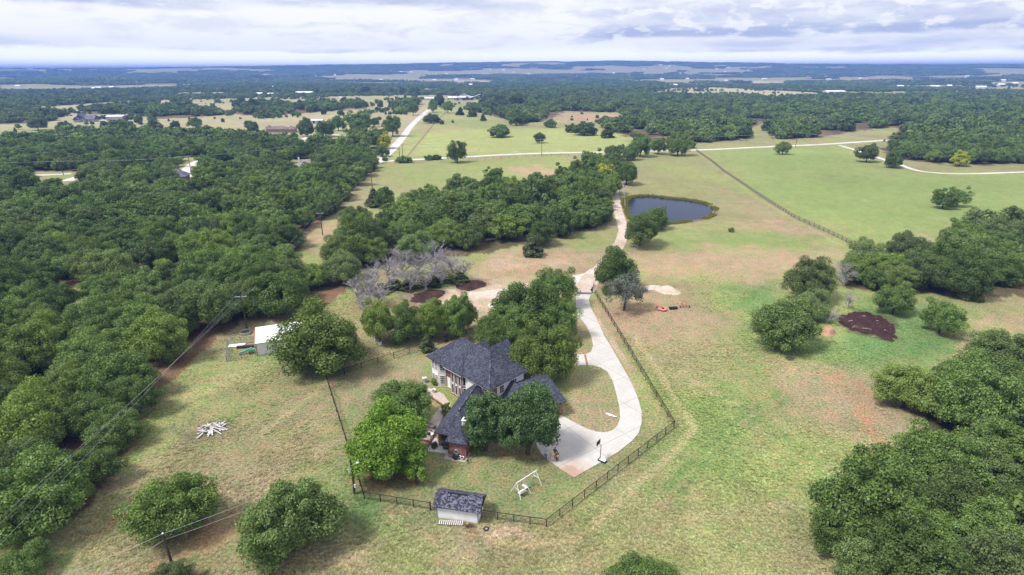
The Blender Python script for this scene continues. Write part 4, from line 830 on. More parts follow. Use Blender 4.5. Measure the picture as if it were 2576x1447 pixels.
dead(2112, 672, 88, .95, 'white bare branches among the leaves at the left end of the right wood', 1); dead(2118, 740, 62, .9, 'fallen white branches at the foot of the right wood', 2); dead(2062, 775, 70, .8, 'grey twigs beside the round oak by the mulch bed', 3)
for k in range(8):      # green juniper undergrowth inside the dead thicket
    one(CEDAR_P[k % 2], 'cedar_tree', 925 + k * 33, 722 - k * 5 + (k * 7) % 13, 50, .55, 'dark green cedar growing up through the bleached dead thicket', 'cedar tree', k * 1.1)['group'] = 'cedars among the dead trees'
sn = dead_mesh('snag', 410, 12, 4.0, M_BIRCH, 2, .24); b_ = at(1573, 521); o = link('dead_tree', sn); o.location = (b_[0], b_[1], 0); o.scale = (1, 1, top_height((1573, 521), (1566, 448)) / 12); tag(o, 'tall white dead snag at the left bank of the pond', 'dead tree')

# the woods: scattered feet, the largest in view become trees of their own
def scatter(poly, step, seed):
    ar = np.array(poly); rng = np.random.default_rng(seed)
    gx = np.arange(ar[:, 0].min(), ar[:, 0].max(), step); gy = np.arange(ar[:, 1].min(), ar[:, 1].max(), step * .88)
    X, Y = np.meshgrid(gx, gy); X = X + (np.arange(len(gy)) % 2)[:, None] * step / 2
    X = (X + rng.uniform(-.42, .42, X.shape) * step).ravel(); Y = (Y + rng.uniform(-.42, .42, Y.shape) * step).ravel()
    k = in_poly(X, Y, poly); return X[k], Y[k]
ZONE = {'left': ('oak in the dense wood left of the power line', 'oaks of the left wood'), 'mid': ('oak in the wood between the house and the pond drive', 'oaks of the middle wood'), 'strip': ('oak in the clump where the drive leaves the far road', 'oaks of the drive clump'),
        'right': ('oak in the wood at the right edge, beyond the mulch bed', 'oaks of the right wood'), 'corner': ('oak in the wood of the bottom right corner', 'oaks of the corner wood'), 'back': ('oak in the grove at the far right, beyond the curved driveway', 'oaks of the far right grove'),
        'road': ('oak in the wood beyond the far road', 'oaks beyond the far road')}
SPARSE = dict(road=8.2, tree_row=8.5, tree_row2=9, tree_row3=11, tree_row4=9, upper=9, upper2=10, upper3=8.5, back=7.9, left=7.6, corner=7.8, right=7.6, mid=8.0)
T = []
for zi, (zn, P) in enumerate(WOODS_W.items()):
    X, Y = scatter(P, SPARSE.get(zn, 7.2), 500 + zi)
    keep = np.ones(len(X), bool)
    for Q_ in NO_TREES: keep &= ~in_poly(X, Y, Q_)
    keep &= edge_dist(X, Y, POND_W) > 6; keep &= ~in_poly(X, Y, POND_W)
    for tx, ty, tw in TAKEN: keep &= np.hypot(X - tx, Y - ty) > tw * .42
    # thin places
    keep &= fbm(X, Y, 30, 611 + zi, 3) > (.24 if zn in ('left', 'mid', 'corner', 'right', 'back') else .465)
    for x, y in zip(X[keep], Y[keep]): T.append((x, y, zn))
T = np.array([(a, b, list(WOODS_W).index(c)) for a, b, c in T]); rs = np.random.default_rng(77)
TW = rs.uniform(7.4, 13.4, len(T)) * np.where(T[:, 2] == 4, 1.05, 1.0); TH = rs.uniform(.62, .92, len(T)) * TW
dz = (T[:, 1]) * _f[1] + (4 - CAM_Z) * _f[2]; dxs = (T[:, 0] * _r[0] + T[:, 1] * _r[1] + (4 - CAM_Z) * _r[2]) / dz * F_PX + W_PX / 2
dys = H_PX / 2 - (T[:, 0] * _u[0] + T[:, 1] * _u[1] + (4 - CAM_Z) * _u[2]) / dz * F_PX
vis = (dz > 20) & (dxs > -60) & (dxs < W_PX + 60) & (dys < H_PX + 60)
score = np.where(vis, TW / np.maximum(dz, 1), 0); order = np.argsort(-score); N_OWN = 298 - N_TREES; own = set(order[:N_OWN].tolist())
zn_all = list(WOODS_W); rest = []
for i in range(len(T)):
    zn = zn_all[int(T[i, 2])]
    if i in own and zn in ZONE:
        lab, grp = ZONE[zn]; P = (OAK_HI if dz[i] < 190 else OAK_MID)
        if zn == 'back' and dxs[i] < 2480 and dys[i] < 362 and i % 3: P = YEL_P; lab = 'yellow-green oak among the back of the far right grove'; grp = 'yellow-green oaks of the far right grove'
        plant(P[i % len(P)], 'oak_tree', lab, 'oak tree', T[i, 0], T[i, 1], TW[i], TH[i], group=grp)
    elif dz[i] > 5 and abs(T[i, 0]) < 1.25 * T[i, 1] + 60: rest.append(i)

def scatter_stuff(name, label, cat, protos, pos, idx, rot, scl):
    """one object that stands many copies of a few tree meshes on its points"""
    me = bpy.data.meshes.new(name); me.vertices.add(len(pos)); me.vertices.foreach_set('co', np.asarray(pos, np.float32).ravel())
    a = me.attributes.new('pick', 'INT', 'POINT'); a.data.foreach_set('value', np.asarray(idx, np.int32))
    a = me.attributes.new('spin', 'FLOAT_VECTOR', 'POINT'); a.data.foreach_set('vector', np.c_[np.zeros(len(pos)), np.zeros(len(pos)), rot].astype(np.float32).ravel())
    a = me.attributes.new('size', 'FLOAT_VECTOR', 'POINT'); a.data.foreach_set('vector', np.asarray(scl, np.float32).ravel()); me.update()
    o = link(name, me); tag(o, label, cat, kind='stuff')
    g = bpy.data.node_groups.new(name, 'GeometryNodeTree'); g.interface.new_socket('Geometry', in_out='INPUT', socket_type='NodeSocketGeometry'); g.interface.new_socket('Geometry', in_out='OUTPUT', socket_type='NodeSocketGeometry')
    N = g.nodes.new; L = g.links.new; gi = N('NodeGroupInput'); go = N('NodeGroupOutput'); jn = N('GeometryNodeJoinGeometry'); ip = N('GeometryNodeInstanceOnPoints')
    for p in protos[::-1]:
        oi = N('GeometryNodeObjectInfo'); oi.inputs['Object'].default_value = p; oi.inputs['As Instance'].default_value = True; L(oi.outputs['Geometry'], jn.inputs[0])
    def na(nm, ty): n = N('GeometryNodeInputNamedAttribute'); n.data_type = ty; n.inputs[0].default_value = nm; return n.outputs[0]
    L(gi.outputs[0], ip.inputs['Points']); L(jn.outputs[0], ip.inputs['Instance']); ip.inputs['Pick Instance'].default_value = True
    L(na('pick', 'INT'), ip.inputs['Instance Index']); L(na('spin', 'FLOAT_VECTOR'), ip.inputs['Rotation']); L(na('size', 'FLOAT_VECTOR'), ip.inputs['Scale']); L(ip.outputs[0], go.inputs[0])
    md = o.modifiers.new('scatter', 'NODES'); md.node_group = g; return o
def loose(name, me):      # a tree mesh that only the scattered woods use
    return bpy.data.objects.new(name, me)
def joined(P, name):
    c, t = P.crown, P.trunk; V = np.empty(len(c.vertices) * 3, np.float32); c.vertices.foreach_get('co', V); V = V.reshape(-1, 3)
    tv = np.array([v.co[:] for v in t.vertices], np.float32); nf = len(c.polygons)
    faces = np.arange(nf * 4).reshape(-1, 4); tf = np.array([tuple(p.vertices) for p in t.polygons if len(p.vertices) == 4]) + len(V)
    ti = np.empty(len(V), np.float32); c.attributes['tint'].data.foreach_get('value', ti)
    return loose(name, np_mesh(name, np.r_[V, tv], np.r_[faces, tf], [c.materials[0], t.materials[0]], attrs={'tint': np.r_[ti, np.zeros(len(tv))]}, midx=np.r_[np.zeros(nf), np.ones(len(tf))]))
rest = np.array(rest); rg = np.random.default_rng(5)
W_MID = [joined(P, 'wood_oak') for P in OAK_MID]; W_LO = [joined(P, 'far_oak') for P in OAK_LO]; W_CED = [joined(CEDAR_P[0], 'wood_cedar')]; W_GRN = [joined(proto(290 + k, 8, 6.2, .6, 30, 46, .8, (1.2, 2.0), mat=M_BUSH), 'light_tree') for k in range(2)]
near_r = rest[dz[rest] < 420]; far_r = rest[dz[rest] >= 420]
def sizes(ii): return np.c_[TW[ii] / 9, TW[ii] / 9, TH[ii] / 7.6]
pk = rg.integers(0, 6, len(near_r)); pk[rg.uniform(size=len(near_r)) < .04] = 6
scatter_stuff('oak_wood', 'close mass of smaller oak crowns filling the woods behind the single oaks', 'oak wood', W_MID + W_CED, np.c_[T[near_r, 0], T[near_r, 1], np.zeros(len(near_r))], pk, rg.uniform(0, 6.28, len(near_r)), sizes(near_r))
pk = rg.integers(0, 4, len(far_r)); pk[rg.uniform(size=len(far_r)) < .07] = 4; gq = (fbm(T[far_r, 0], T[far_r, 1], 70, 812, 3) + rg.uniform(-.25, .25, len(far_r))) > .62; pk[gq] = rg.integers(5, 7, gq.sum())
# scrub and single trees dotted over the open fields far off
sx = rg.uniform(-1600, 1600, 60000); sy = rg.uniform(300, 1900, 60000); ok = (np.abs(sx) < sy * 1.05) & ~is_wood(sx, sy)
ok &= (fbm(sx, sy, 60, 808, 4) > .58) | (rg.uniform(size=len(sx)) < .018)
for k_, P in WOODS_W.items(): ok &= ~in_poly(sx, sy, P)
for pp in ([(985, 400), (1060, 310), (1108, 266), (1165, 272), (1300, 322), (1480, 318), (1600, 345), (1570, 378), (1420, 386), (1200, 392)], [(880, 560), (930, 410), (1430, 384), (1560, 384), (2115, 362), (2240, 345), (2300, 405), (2800, 412), (2800, 700), (1500, 700), (1450, 440), (1290, 466), (1000, 520)], [(1700, 380), (1900, 345), (2236, 330), (2236, 372)], [(900, 400), (1000, 400), (1130, 255), (1070, 250)]): ok &= ~in_poly(sx, sy, poly_w(pp))
for pp in NO_TREES: ok &= ~in_poly(sx, sy, pp)
sx, sy = sx[ok][:2200], sy[ok][:2200]; sw = rg.uniform(2.5, 8.5, len(sx))
scatter_stuff('far_oak_wood', 'hazy mass of far oaks beyond the road and over the upper fields', 'far wood', W_LO + W_CED + W_GRN, np.r_[np.c_[T[far_r, 0], T[far_r, 1], ground_z(T[far_r, 0], T[far_r, 1])], np.c_[sx, sy, ground_z(sx, sy)]], np.r_[pk, rg.integers(0, 7, len(sx))], rg.uniform(0, 6.28, len(far_r) + len(sx)), np.r_[sizes(far_r), np.c_[sw / 9, sw / 9, sw / 9.5]])
# prairie woods out to the skyline: single low-detail trees, then whole thickets
def far_ring(r0, r1, step, seed):
    g = np.random.default_rng(seed); n = int(1.62 / 2 * (r1 * r1 - r0 * r0) / step ** 2); r = np.sqrt(g.uniform(r0 * r0, r1 * r1, n)); a = g.uniform(-.81, .81, n)
    x, y = r * np.sin(a), r * np.cos(a); k = is_wood(x, y)
    for P in WOODS_W.values(): k &= ~in_poly(x, y, P)
    return x[k], y[k]
x, y = far_ring(1350, 2600, 10.5, 21); g = np.random.default_rng(3); n = len(x); w = g.uniform(7, 11, n)
scatter_stuff('prairie_wood', 'blue-green belt of woodland across the far prairie', 'woodland', W_LO, np.c_[x, y, ground_z(x, y)], g.integers(0, 4, n), g.uniform(0, 6.28, n), np.c_[w / 9, w / 9, w / 12])
def thicket(seed):
    g = np.random.default_rng(seed); V = []; Q = []; Ti = []; b = 0
    for _ in range(26):
        c = np.c_[g.uniform(-30, 30), g.uniform(-30, 30), 4.0]; v, f, t = leaf_cloud(c + g.normal(0, 2.2, (5, 3)) * [1, 1, .6], g.uniform(2.4, 4.2, 5), 14, 2.6, g); V.append(v); Q.append(f + b); Ti.append(t); b += len(v)
    return loose('thicket', np_mesh('thicket', np.concatenate(V), np.concatenate(Q), [M_OAK], attrs={'tint': np.concatenate(Ti)}))
x, y = far_ring(2600, 10000, 62, 22); g = np.random.default_rng(4); n = len(x)
scatter_stuff('skyline_wood', 'dark blue woodland reaching to the skyline', 'woodland', [thicket(k) for k in range(4)], np.c_[x, y, ground_z(x, y) - .5], g.integers(0, 4, n), g.uniform(0, 6.28, n), np.c_[[g.uniform(.9, 1.3, n)] * 2 + [g.uniform(.8, 1.2, n)]].T if False else np.c_[g.uniform(.9, 1.3, n), g.uniform(.9, 1.3, n), g.uniform(.8, 1.3, n)])

# ------------------------------------------------------------------ standing grass near the camera
tm = bpy.data.materials.new('grass_blades'); tm.use_nodes = True; tm.node_tree.nodes.clear(); q = NT(tm.node_tree)
ca = q.n('ShaderNodeAttribute', attribute_name='cover', attribute_type='INSTANCER')
oi = q.n('ShaderNodeObjectInfo').outputs['Random']
c = q.mix(1.0, ca.outputs['Color'], q.math('MULTIPLY_ADD', oi, 0.8, .75), 'MULTIPLY')
d = q.n('ShaderNodeBsdfDiffuse'); q.L(c, d.inputs[0]); tr = q.n('ShaderNodeBsdfTranslucent'); q.L(c, tr.inputs[0])
s_ = q.n('ShaderNodeMixShader'); s_.inputs[0].default_value = .3; q.L(d.outputs[0], s_.inputs[1]); q.L(tr.outputs[0], s_.inputs[2])
o_ = q.n('ShaderNodeOutputMaterial'); q.L(s_.outputs[0], o_.inputs[0])
def tuft(seed):
    g = np.random.default_rng(seed); n = 14; a = g.uniform(0, 6.28, n); r = g.uniform(0, .16, n); ln = g.uniform(.14, .30, n)
    b = np.c_[r * np.cos(a), r * np.sin(a), np.zeros(n)]; o = np.c_[np.cos(a), np.sin(a), g.uniform(.25, 1.1, n)]; o /= np.linalg.norm(o, axis=1)[:, None]
    sd_ = np.c_[-np.sin(a), np.cos(a), np.zeros(n)] * g.uniform(.03, .06, n)[:, None]; tip = b + o * ln[:, None]
    V = np.stack([b - sd_, b + sd_, tip + sd_ * .5, tip - sd_ * .5], 1).reshape(-1, 3)
    return loose('grass_tuft', np_mesh('grass_tuft', V, np.arange(n * 4).reshape(-1, 4), [tm]))
g = np.random.default_rng(9); n = 380000
r = np.exp(g.uniform(math.log(42), math.log(190), n)); a = g.uniform(-.80, .80, n); x, y = r * np.sin(a), r * np.cos(a)
ok = np.ones(n, bool); g_r = r
for P in [poly_w(CONC)] + [WOODS_W[k] for k in WOODS_W] + [poly_w(p) for p in ([(1436, 688), (1500, 670), (1600, 560), (1535, 560), (1480, 680)], [(1050, 905), (1240, 840), (1330, 880), (1425, 1045), (1320, 1100), (1200, 1120), (1190, 1170), (1110, 1160), (1060, 1140), (1050, 1080), (1110, 1010)], [(1090, 1250), (1225, 1245), (1215, 1320), (1095, 1310)], [(1000, 760), (1450, 680), (1450, 740), (1000, 800)], [(640, 830), (790, 820), (790, 900), (640, 900)], [(2100, 785), (2260, 785), (2260, 860), (2100, 860)])]:
    ok &= ~in_poly(x, y, P)
YARD = poly_w([(825, 945), (1190, 830), (1450, 740), (1490, 740), (1690, 1075), (1375, 1325), (917, 1257)])
ok &= ~(in_poly(x, y, YARD) & (g.uniform(size=n) < .96))
ok &= g.uniform(size=n) < sstep(r, 190, 120)
ok &= g.uniform(size=n) < .12 + .75 * sstep(fbm(x, y, 7, 300, 4), .38, .68)
x, y = x[ok], y[ok]; col = ground_colour(x, y); gr = (col[:, 1] / col[:, 0] - .75) / .4; k = g.uniform(size=len(x)) < np.clip(gr, .12, 1); x, y, col = x[k], y[k], col[k]; n = len(x)
lum = col.sum(1); s = g.uniform(.5, 1.0, n) * (.7 + .6 * fbm(x, y, 9, 301, 3))
o = scatter_stuff('grass', 'short mixed green and straw grass tufts over the near fields', 'grass', [tuft(k) for k in range(3)], np.c_[x, y, np.zeros(n)], g.integers(0, 3, n), g.uniform(0, 6.28, n), np.c_[s, s, s])
ca_ = o.data.attributes.new('cover', 'FLOAT_COLOR', 'POINT'); ca_.data.foreach_set('color', np.c_[col * 1.4, np.ones(n)].astype(np.float32).ravel())

# ------------------------------------------------------------------ the ranch house
def shingle(name, a, b, sc=3.2):
    m, t, bs = new_mat(name); q = NT(t); p = q.obj()
    v = q.n('ShaderNodeTexVoronoi'); v.inputs['Scale'].default_value = sc; q.L(q.scale(p, (1, 1, 1.6)), v.inputs['Vector'])
    n = q.noise(p, sc * 1.7, 4, .7); w = q.noise(p, .35, 3, .6)
    sp = q.n('ShaderNodeSeparateXYZ'); q.L(v.outputs['Color'], sp.inputs[0])
    c = q.mix(q.rng(q.math('ADD', q.math('MULTIPLY', sp.outputs[0], .55), q.math('MULTIPLY', n, .6)), .42, .85), a, b)
    c = q.mix(1.0, c, q.rng(w, .3, .7, .85, 1.15), 'MULTIPLY')
    z = q.n('ShaderNodeSeparateXYZ'); q.L(p, z.inputs[0])
    row = q.math('FRACT', q.math('MULTIPLY', z.outputs[2], 6.5))
    c = q.mix(q.math('MULTIPLY', q.rng(row, .82, .98), .35), c, (.012, .012, .016))
    q.L(c, bs.inputs['Base Color']); bs.inputs['Roughness'].default_value = .9; q.L(q.bump(n, .6, .03, bs), bs.inputs['Normal']); return m
def brickwork(name, sc=1.0):
    m, t, bs = new_mat(name); q = NT(t); p = q.obj()
    sp = q.n('ShaderNodeSeparateXYZ'); q.L(p, sp.inputs[0]); cb = q.n('ShaderNodeCombineXYZ')
    q.L(q.math('ADD', sp.outputs[0], sp.outputs[1]), cb.inputs[0]); q.L(sp.outputs[2], cb.inputs[1])
    br = q.n('ShaderNodeTexBrick'); q.L(cb.outputs[0], br.inputs['Vector']); br.inputs['Scale'].default_value = 1.0
    br.inputs['Brick Width'].default_value = .42; br.inputs['Row Height'].default_value = .13; br.inputs['Mortar Size'].default_value = .016
    br.inputs['Color1'].default_value = (.27, .085, .065, 1); br.inputs['Color2'].default_value = (.19, .055, .05, 1); br.inputs['Mortar'].default_value = (.32, .24, .22, 1)
    c = q.mix(1.0, br.outputs[0], q.rng(q.noise(p, 1.1, 5, .65), .3, .7, .7, 1.25), 'MULTIPLY'); q.L(c, bs.inputs['Base Color']); return m
M_ROOF = shingle('dark_shingles', (.030, .032, .046), (.085, .09, .125), 5.0); M_BRICK = brickwork('red_brick')
M_WHITE = plain('white_paint', (.78, .77, .76), .6, .06, .8, dirt=(.62, .58, .54)); M_TRIM = plain('white_trim', (.80, .79, .78), .5, .04)
M_GLASS = bpy.data.materials.new('window_glass'); M_GLASS.use_nodes = True; _b = M_GLASS.node_tree.nodes['Principled BSDF']; _b.inputs['Base Color'].default_value = (.03, .035, .045, 1); _b.inputs['Roughness'].default_value = .06; _b.inputs['Specular IOR Level'].default_value = .7
M_BLACK = plain('black_paint', (.02, .02, .022), .5, .2); M_STEEL = plain('galvanised_steel', (.50, .51, .53), .4, .12, 2, .6)
def frame(o, ang):
    c, s = math.cos(R_(ang)), math.sin(R_(ang))
    return lambda u, v, z=0.0: (o[0] + u * c - v * s, o[1] + u * s + v * c, z)
def roof_mb(fr, u0, u1, v0, v1, z0, zr, axis='u', hips=(True, True), th=.16):
    """hipped or gabled roof slab over a rectangle"""
    if axis == 'u':
        h = (v1 - v0) / 2; a = (u0 + (h if hips[0] else 0), (v0 + v1) / 2); b = (u1 - (h if hips[1] else 0), (v0 + v1) / 2)
        ring = [(u0, v0), (u1, v0), (u1, v1), (u0, v1)]
    else:
        h = (u1 - u0) / 2; a = ((u0 + u1) / 2, v0 + (h if hips[0] else 0)); b = ((u0 + u1) / 2, v1 - (h if hips[1] else 0))
        ring = [(u1, v0), (u1, v1), (u0, v1), (u0, v0)]
    m = MB(); vs = [fr(*p, z0) for p in ring] + [fr(*a, zr), fr(*b, zr)] + [fr(*p, z0 - th) for p in ring] + [fr(*a, zr - th), fr(*b, zr - th)]
    top = [(0, 1, 5, 4), (2, 3, 4, 5), (1, 2, 5), (3, 0, 4)]
    fs = top + [tuple(6 + i for i in f[::-1]) for f in top] + [(0, 6, 7, 1), (1, 7, 8, 2), (2, 8, 9, 3), (3, 9, 6, 0)]
    return m.add(vs, fs)
def gable_mb(fr, a, b, z0, zr):
    m = MB(); mid = ((a[0] + b[0]) / 2, (a[1] + b[1]) / 2); return m.poly([fr(*a, z0), fr(*b, z0), fr(*mid, zr)])
def rect(fr, u0, u1, v0, v1): return [fr(u, v)[:2] for u, v in ((u0, v0), (u1, v0), (u1, v1), (u0, v1))]
def window(par, p, d, n, w, z0, z1, nx=2, ny=3, frame_mat=None, pane_mat=None, name='window', out=.03):
    """white frame with glazing bars proud of the wall, dark pane as its sub-part; p middle of sill, d along the wall, n outward"""
    p = np.array(p[:2]); d = np.array(d) / np.hypot(*d); n = np.array(n) / np.hypot(*n); fm = frame_mat or M_TRIM
    def P3(s, z, o): q = p + d * s + n * o; return (q[0], q[1], z)
    m = MB(); h = w / 2; t = .09
    for s in (-h, h): m.beam(P3(s, z0, out), P3(s, z1, out), t, .06, (n[0], n[1], 0))
    for z in (z0, z1): m.beam(P3(-h - t / 2, z, out), P3(h + t / 2, z, out), .07, t)
    for i in range(1, nx): m.beam(P3(-h + w * i / nx, z0, out), P3(-h + w * i / nx, z1, out), .035, .05, (n[0], n[1], 0))
    for i in range(1, ny): m.beam(P3(-h, z0 + (z1 - z0) * i / ny, out), P3(h, z0 + (z1 - z0) * i / ny, out), .05, .035)
    o = m.build(name, fm, par)
    g = MB().poly([P3(-h, z0, out * .45), P3(h, z0, out * .45), P3(h, z1, out * .45), P3(-h, z1, out * .45)]); g.build('pane', pane_mat or M_GLASS, o); return o
HO = (-3.8, 79.4); H = frame(HO, -45); U = np.array([math.cos(R_(-45)), math.sin(R_(-45))]); V_ = np.array([-U[1], U[0]])
house = thing('brick_house', 'large two-storey brick and white house with dark hipped roofs beside the curved drive', 'house', (-8.5, 80, 0))
# main block
mb = MB().prism([H(u, v)[:2] for u, v in ((-16.1, 3.0), (-13.3, 1.5), (-6.7, 1.5), (-6.7, .5), (-.5, .5), (-.5, 8.7), (-16.1, 8.7))], 0, 5.56); mb.build('wall', M_WHITE, house)
mb = MB().prism([H(u, v)[:2] for u, v in ((-16.2, 3.2), (-16.2, .4), (-14.4, .4), (-13.3, 1.52), (-13.3, 3.2))], 0, 5.55); mb.build('bay', M_WHITE, house)
mb = MB().prism([H(u, v)[:2] for u, v in ((-13.29, 1.47), (-11.7, 1.47), (-10.7, .48), (-7.8, .48), (-6.75, 1.45), (-6.75, 2.0), (-13.29, 2.0))], 0, 5.54); mb.build('brick_bay', M_BRICK, house)
mb = MB().prism([H(u, v)[:2] for u, v in ((-2.2, .46), (-.46, .46), (-.46, 2.2), (-.9, 2.2), (-.9, .9), (-2.2, .9))], 0, 5.5); mb.build('brick_corner', M_BRICK, house)
M_ = roof_mb(H, -16.9, .1, -.1, 9.3, 5.7, 9.35); M_.build('roof', M_ROOF, house)
fb = MB()
for a, b in (((-16.8, 0), (0, 0)), ((0, 0), (0, 9.2)), ((0, 9.2), (-16.8, 9.2)), ((-16.8, 9.2), (-16.8, 0))): fb.beam(H(*a, 5.47), H(*b, 5.47), .05, .16)
fb.build('fascia', M_TRIM, house)
rc = MB()
for a, b in (((-16.9, -.1, 5.7), (-12.2, 4.6, 9.35)), ((.1, -.1, 5.7), (-4.6, 4.6, 9.35)), ((.1, 9.3, 5.7), (-4.6, 4.6, 9.35)), ((-12.2, 4.6, 9.35), (-4.6, 4.6, 9.35))): rc.beam(H(a[0], a[1], a[2] + .03), H(b[0], b[1], b[2] + .03), .26, .05)
rc.build('ridge_cap', shingle('ridge_shingles', (.035, .036, .05), (.13, .135, .175), 4), house)
# raised bay hip over the brick bay and over the white bay
roof_mb(H, -11.9, -6.6, -.45, 6.2, 5.74, 7.85, 'v', (True, False)).build('roof', M_ROOF, house)
roof_mb(H, -17.0, -13.0, -.35, 5.4, 5.73, 7.1, 'v', (True, False)).build('roof', M_ROOF, house)
fb = MB(); fb.beam(H(-11.8, -.38, 5.5), H(-6.7, -.38, 5.5), .06, .15); fb.build('gutter', M_TRIM, house)
chn = (U - V_) / math.sqrt(2)
for z0, z1 in ((.5, 2.3), (3.3, 5.0)):
    for s in (-15.75, -14.85): window(house, H(s, .4), U, -V_, .68, z0, z1, 3, 4)
    window(house, H(-13.85, .95), (U + V_), chn, .85, z0, z1, 3, 4)
for s in (-10.25, -9.25, -8.25):
    window(house, H(s, .48), U, -V_, .62, 2.6, 5.15, 1, 1); window(house, H(s, .48), U, -V_, .62, .35, 2.35, 1, 1)
window(house, H(-7.27, .96), (U + V_), chn, .95, 2.9, 5.2, 1, 1); window(house, H(-7.27, .96), (U + V_), chn, .95, .35, 2.4, 1, 1)
dr = window(house, H(-12.6, 1.47), U, -V_, .9, .12, 2.15, 1, 1, pane_mat=M_TRIM, name='door'); MB().ball(tuple(np.array(H(-12.3, 1.40, 1.05))), .045).build('handle', M_STEEL, dr)
for v in (3.3, 6.4): window(house, H(-.5, v), V_, U, 1.0, 3.4, 4.9, 2, 3)
mb = MB(); mb.tube([H(-13.2, 1.38, .1), H(-13.2, 1.38, 5.4)], .06, 6); mb.build('downpipe', M_BRICKPAVE, house)
# single-storey wings at the back
for u0, u1, v1, zr in ((-14.7, -9.5, 16.3, 5.05), (-17.4, -13.2, 13.3, 4.8), (-9.7, -5.2, 13.9, 4.6)):
    MB().prism(rect(H, u0 + .45, u1 - .45, 8.6, v1 - .45), 0, 2.62).build('wall', M_BRICK, house)
    gable_mb(H, (u0 + .45, v1 - .44), (u1 - .45, v1 - .44), 2.6, zr - .25).build('gable', M_WHITE, house)
    roof_mb(H, u0, u1, 4.6, v1, 2.78, zr, 'v', (False, False)).build('roof', M_ROOF, house)
# living wing towards the lawn
Wg = frame((-12.2, 71.9), -17); Wb = np.array([math.cos(R_(-17)), math.sin(R_(-17))]); Wa = np.array([-Wb[1], Wb[0]])
MB().prism(rect(Wg, .5, 5.5, .5, 12), 0, 2.62).build('wall', M_BRICK, house)
roof_mb(Wg, 0, 6.0, 0, 12.2, 2.78, 5.35, 'v', (True, False)).build('roof', M_ROOF, house)
MB().beam(Wg(3, 3, 5.38), Wg(3, 12, 5.38), .24, .05).build('ridge_cap', bpy.data.materials['ridge_shingles'], house)
MB().prism(rect(Wg, 3.0, 5.75, -1.15, 2.0), 0, 2.72).build('wall', M_BRICK, house)
roof_mb(Wg, 2.55, 6.15, -1.6, 4.3, 2.84, 4.25, 'v', (True, False)).build('roof', M_ROOF, house)
ch = MB(); ch.box(Wg(4.75, 1.5, 4.05), (.85, .85, 2.0), R_(-17)); chm = ch.build('chimney', M_WHITE, house); MB().box(Wg(4.75, 1.5, 5.09), (1.0, 1.0, .09), R_(-17)).build('chimney_cap', M_TRIM, chm); MB().cyl(Wg(4.75, 1.5, 5.13), .2, .22, 10).build('flue', M_BLACK, chm)
pd = window(house, Wg(1.65, .5), Wb, -Wa, 1.15, .1, 2.2, 1, 1, frame_mat=plain('dark_frame', (.06, .045, .04), .5), name='patio_door'); MB().box(Wg(1.2, .42, 1.1), (.05, .06, .3), R_(-17)).build('handle', M_STEEL, pd)
window(house, Wg(2.65, .5), Wb, -Wa, .45, .25, 2.1, 1, 1, frame_mat=bpy.data.materials['dark_frame'])
for a_ in (3.0, 6.0, 9.0): window(house, Wg(.5, a_), Wa, -Wb, 1.1, .8, 2.1, 2, 2)
# garage wing and the little roof that joins it
Gg = frame((5.94, 85.69), 32); Gu = np.array([math.cos(R_(32)), math.sin(R_(32))]); Gn = np.array([Gu[1], -Gu[0]])
MB().prism(rect(Gg, -8.5, -.45, -5.6, 4.2), 0, 2.62).build('wall', M_BRICK, house)
gable_mb(Gg, (-.44, -5.6), (-.44, 4.2), 2.6, 4.75).build('gable', M_BRICK, house)
roof_mb(Gg, -9.2, 0, -6.1, 4.7, 2.78, 5.1, 'u', (True, False)).build('roof', M_ROOF, house)
gd = MB(); gd.box(Gg(-4.2, -5.64, 1.15), (4.9, .08, 2.2), R_(32)); gdo = gd.build('garage_door', M_TRIM, house)
gp = MB()
for i in range(1, 4): gp.box(Gg(-4.2, -5.69, i * .55 + .05), (4.85, .02, .05), R_(32))
gp.build('door_panel', plain('door_groove', (.55, .54, .53), .6), gdo)
MB().prism(rect(Gg, -9.6, -6.0, -3.5, 1.0), 0, 2.6).build('wall', M_BRICK, house)
Kg = frame((0.0, 83.6), -58)
roof_mb(Kg, -.5, 6.0, -2.6, 2.6, 2.78, 4.95, 'u', (False, True)).build('roof', M_ROOF, house)
MB().prism(rect(Kg, 0, 5.3, -2.1, 2.1), 0, 2.6).build('wall', M_BRICK, house)

# paths and patio round the house (points read in the survey photo)
z3 = lambda x, y: ((1090 + x / 7.235) * .96443, (1020 + y / 7.235) * .96443)
M_PATIO = surf_mat('worn_concrete', (.50, .44, .40), (.42, .35, .30), 2.0, .1)
sheet('patio', [z3(*p) for p in ((430, 305), (500, 330), (520, 380), (330, 800), (280, 940), (240, 965), (70, 930), (95, 800), (85, 720), (230, 580), (330, 420))], M_PATIO, .06, thick=.12)
sheet('path', [z3(*p) for p in ((95, 10), (190, -60), (420, 30), (480, 60), (620, 260), (600, 330), (550, 340), (330, 190), (120, 35))], M_PATIO, .05, thick=.1)
sheet('patio', [z3(*p) for p in ((345, 850), (160, 1135), (560, 1185), (580, 1050), (400, 1030))], surf_mat('pale_slab', (.56, .55, .53), (.48, .46, .43), 2, .1), .08, thick=.14)
sheet('patio', [z3(*p) for p in ((560, 1165), (480, 1280), (890, 1350), (1010, 1150), (900, 1250), (600, 1210))], M_PATIO, .07, thick=.14)
def kerb(name, pts, w, h, mat, label, cat):
    m = MB(); P = [at2(*p) for p in pts]
    for a, b in zip(P[:-1], P[1:]): m.beam((a[0], a[1], h / 2), (b[0], b[1], h / 2), w, h)
    return tag(m.build(name, mat), label, cat)
kerb('garden_wall', [z3(115, 40), z3(330, 190), z3(560, 350)], .28, .34, M_BRICK, 'low red brick edging wall along the front path of the house', 'garden wall')
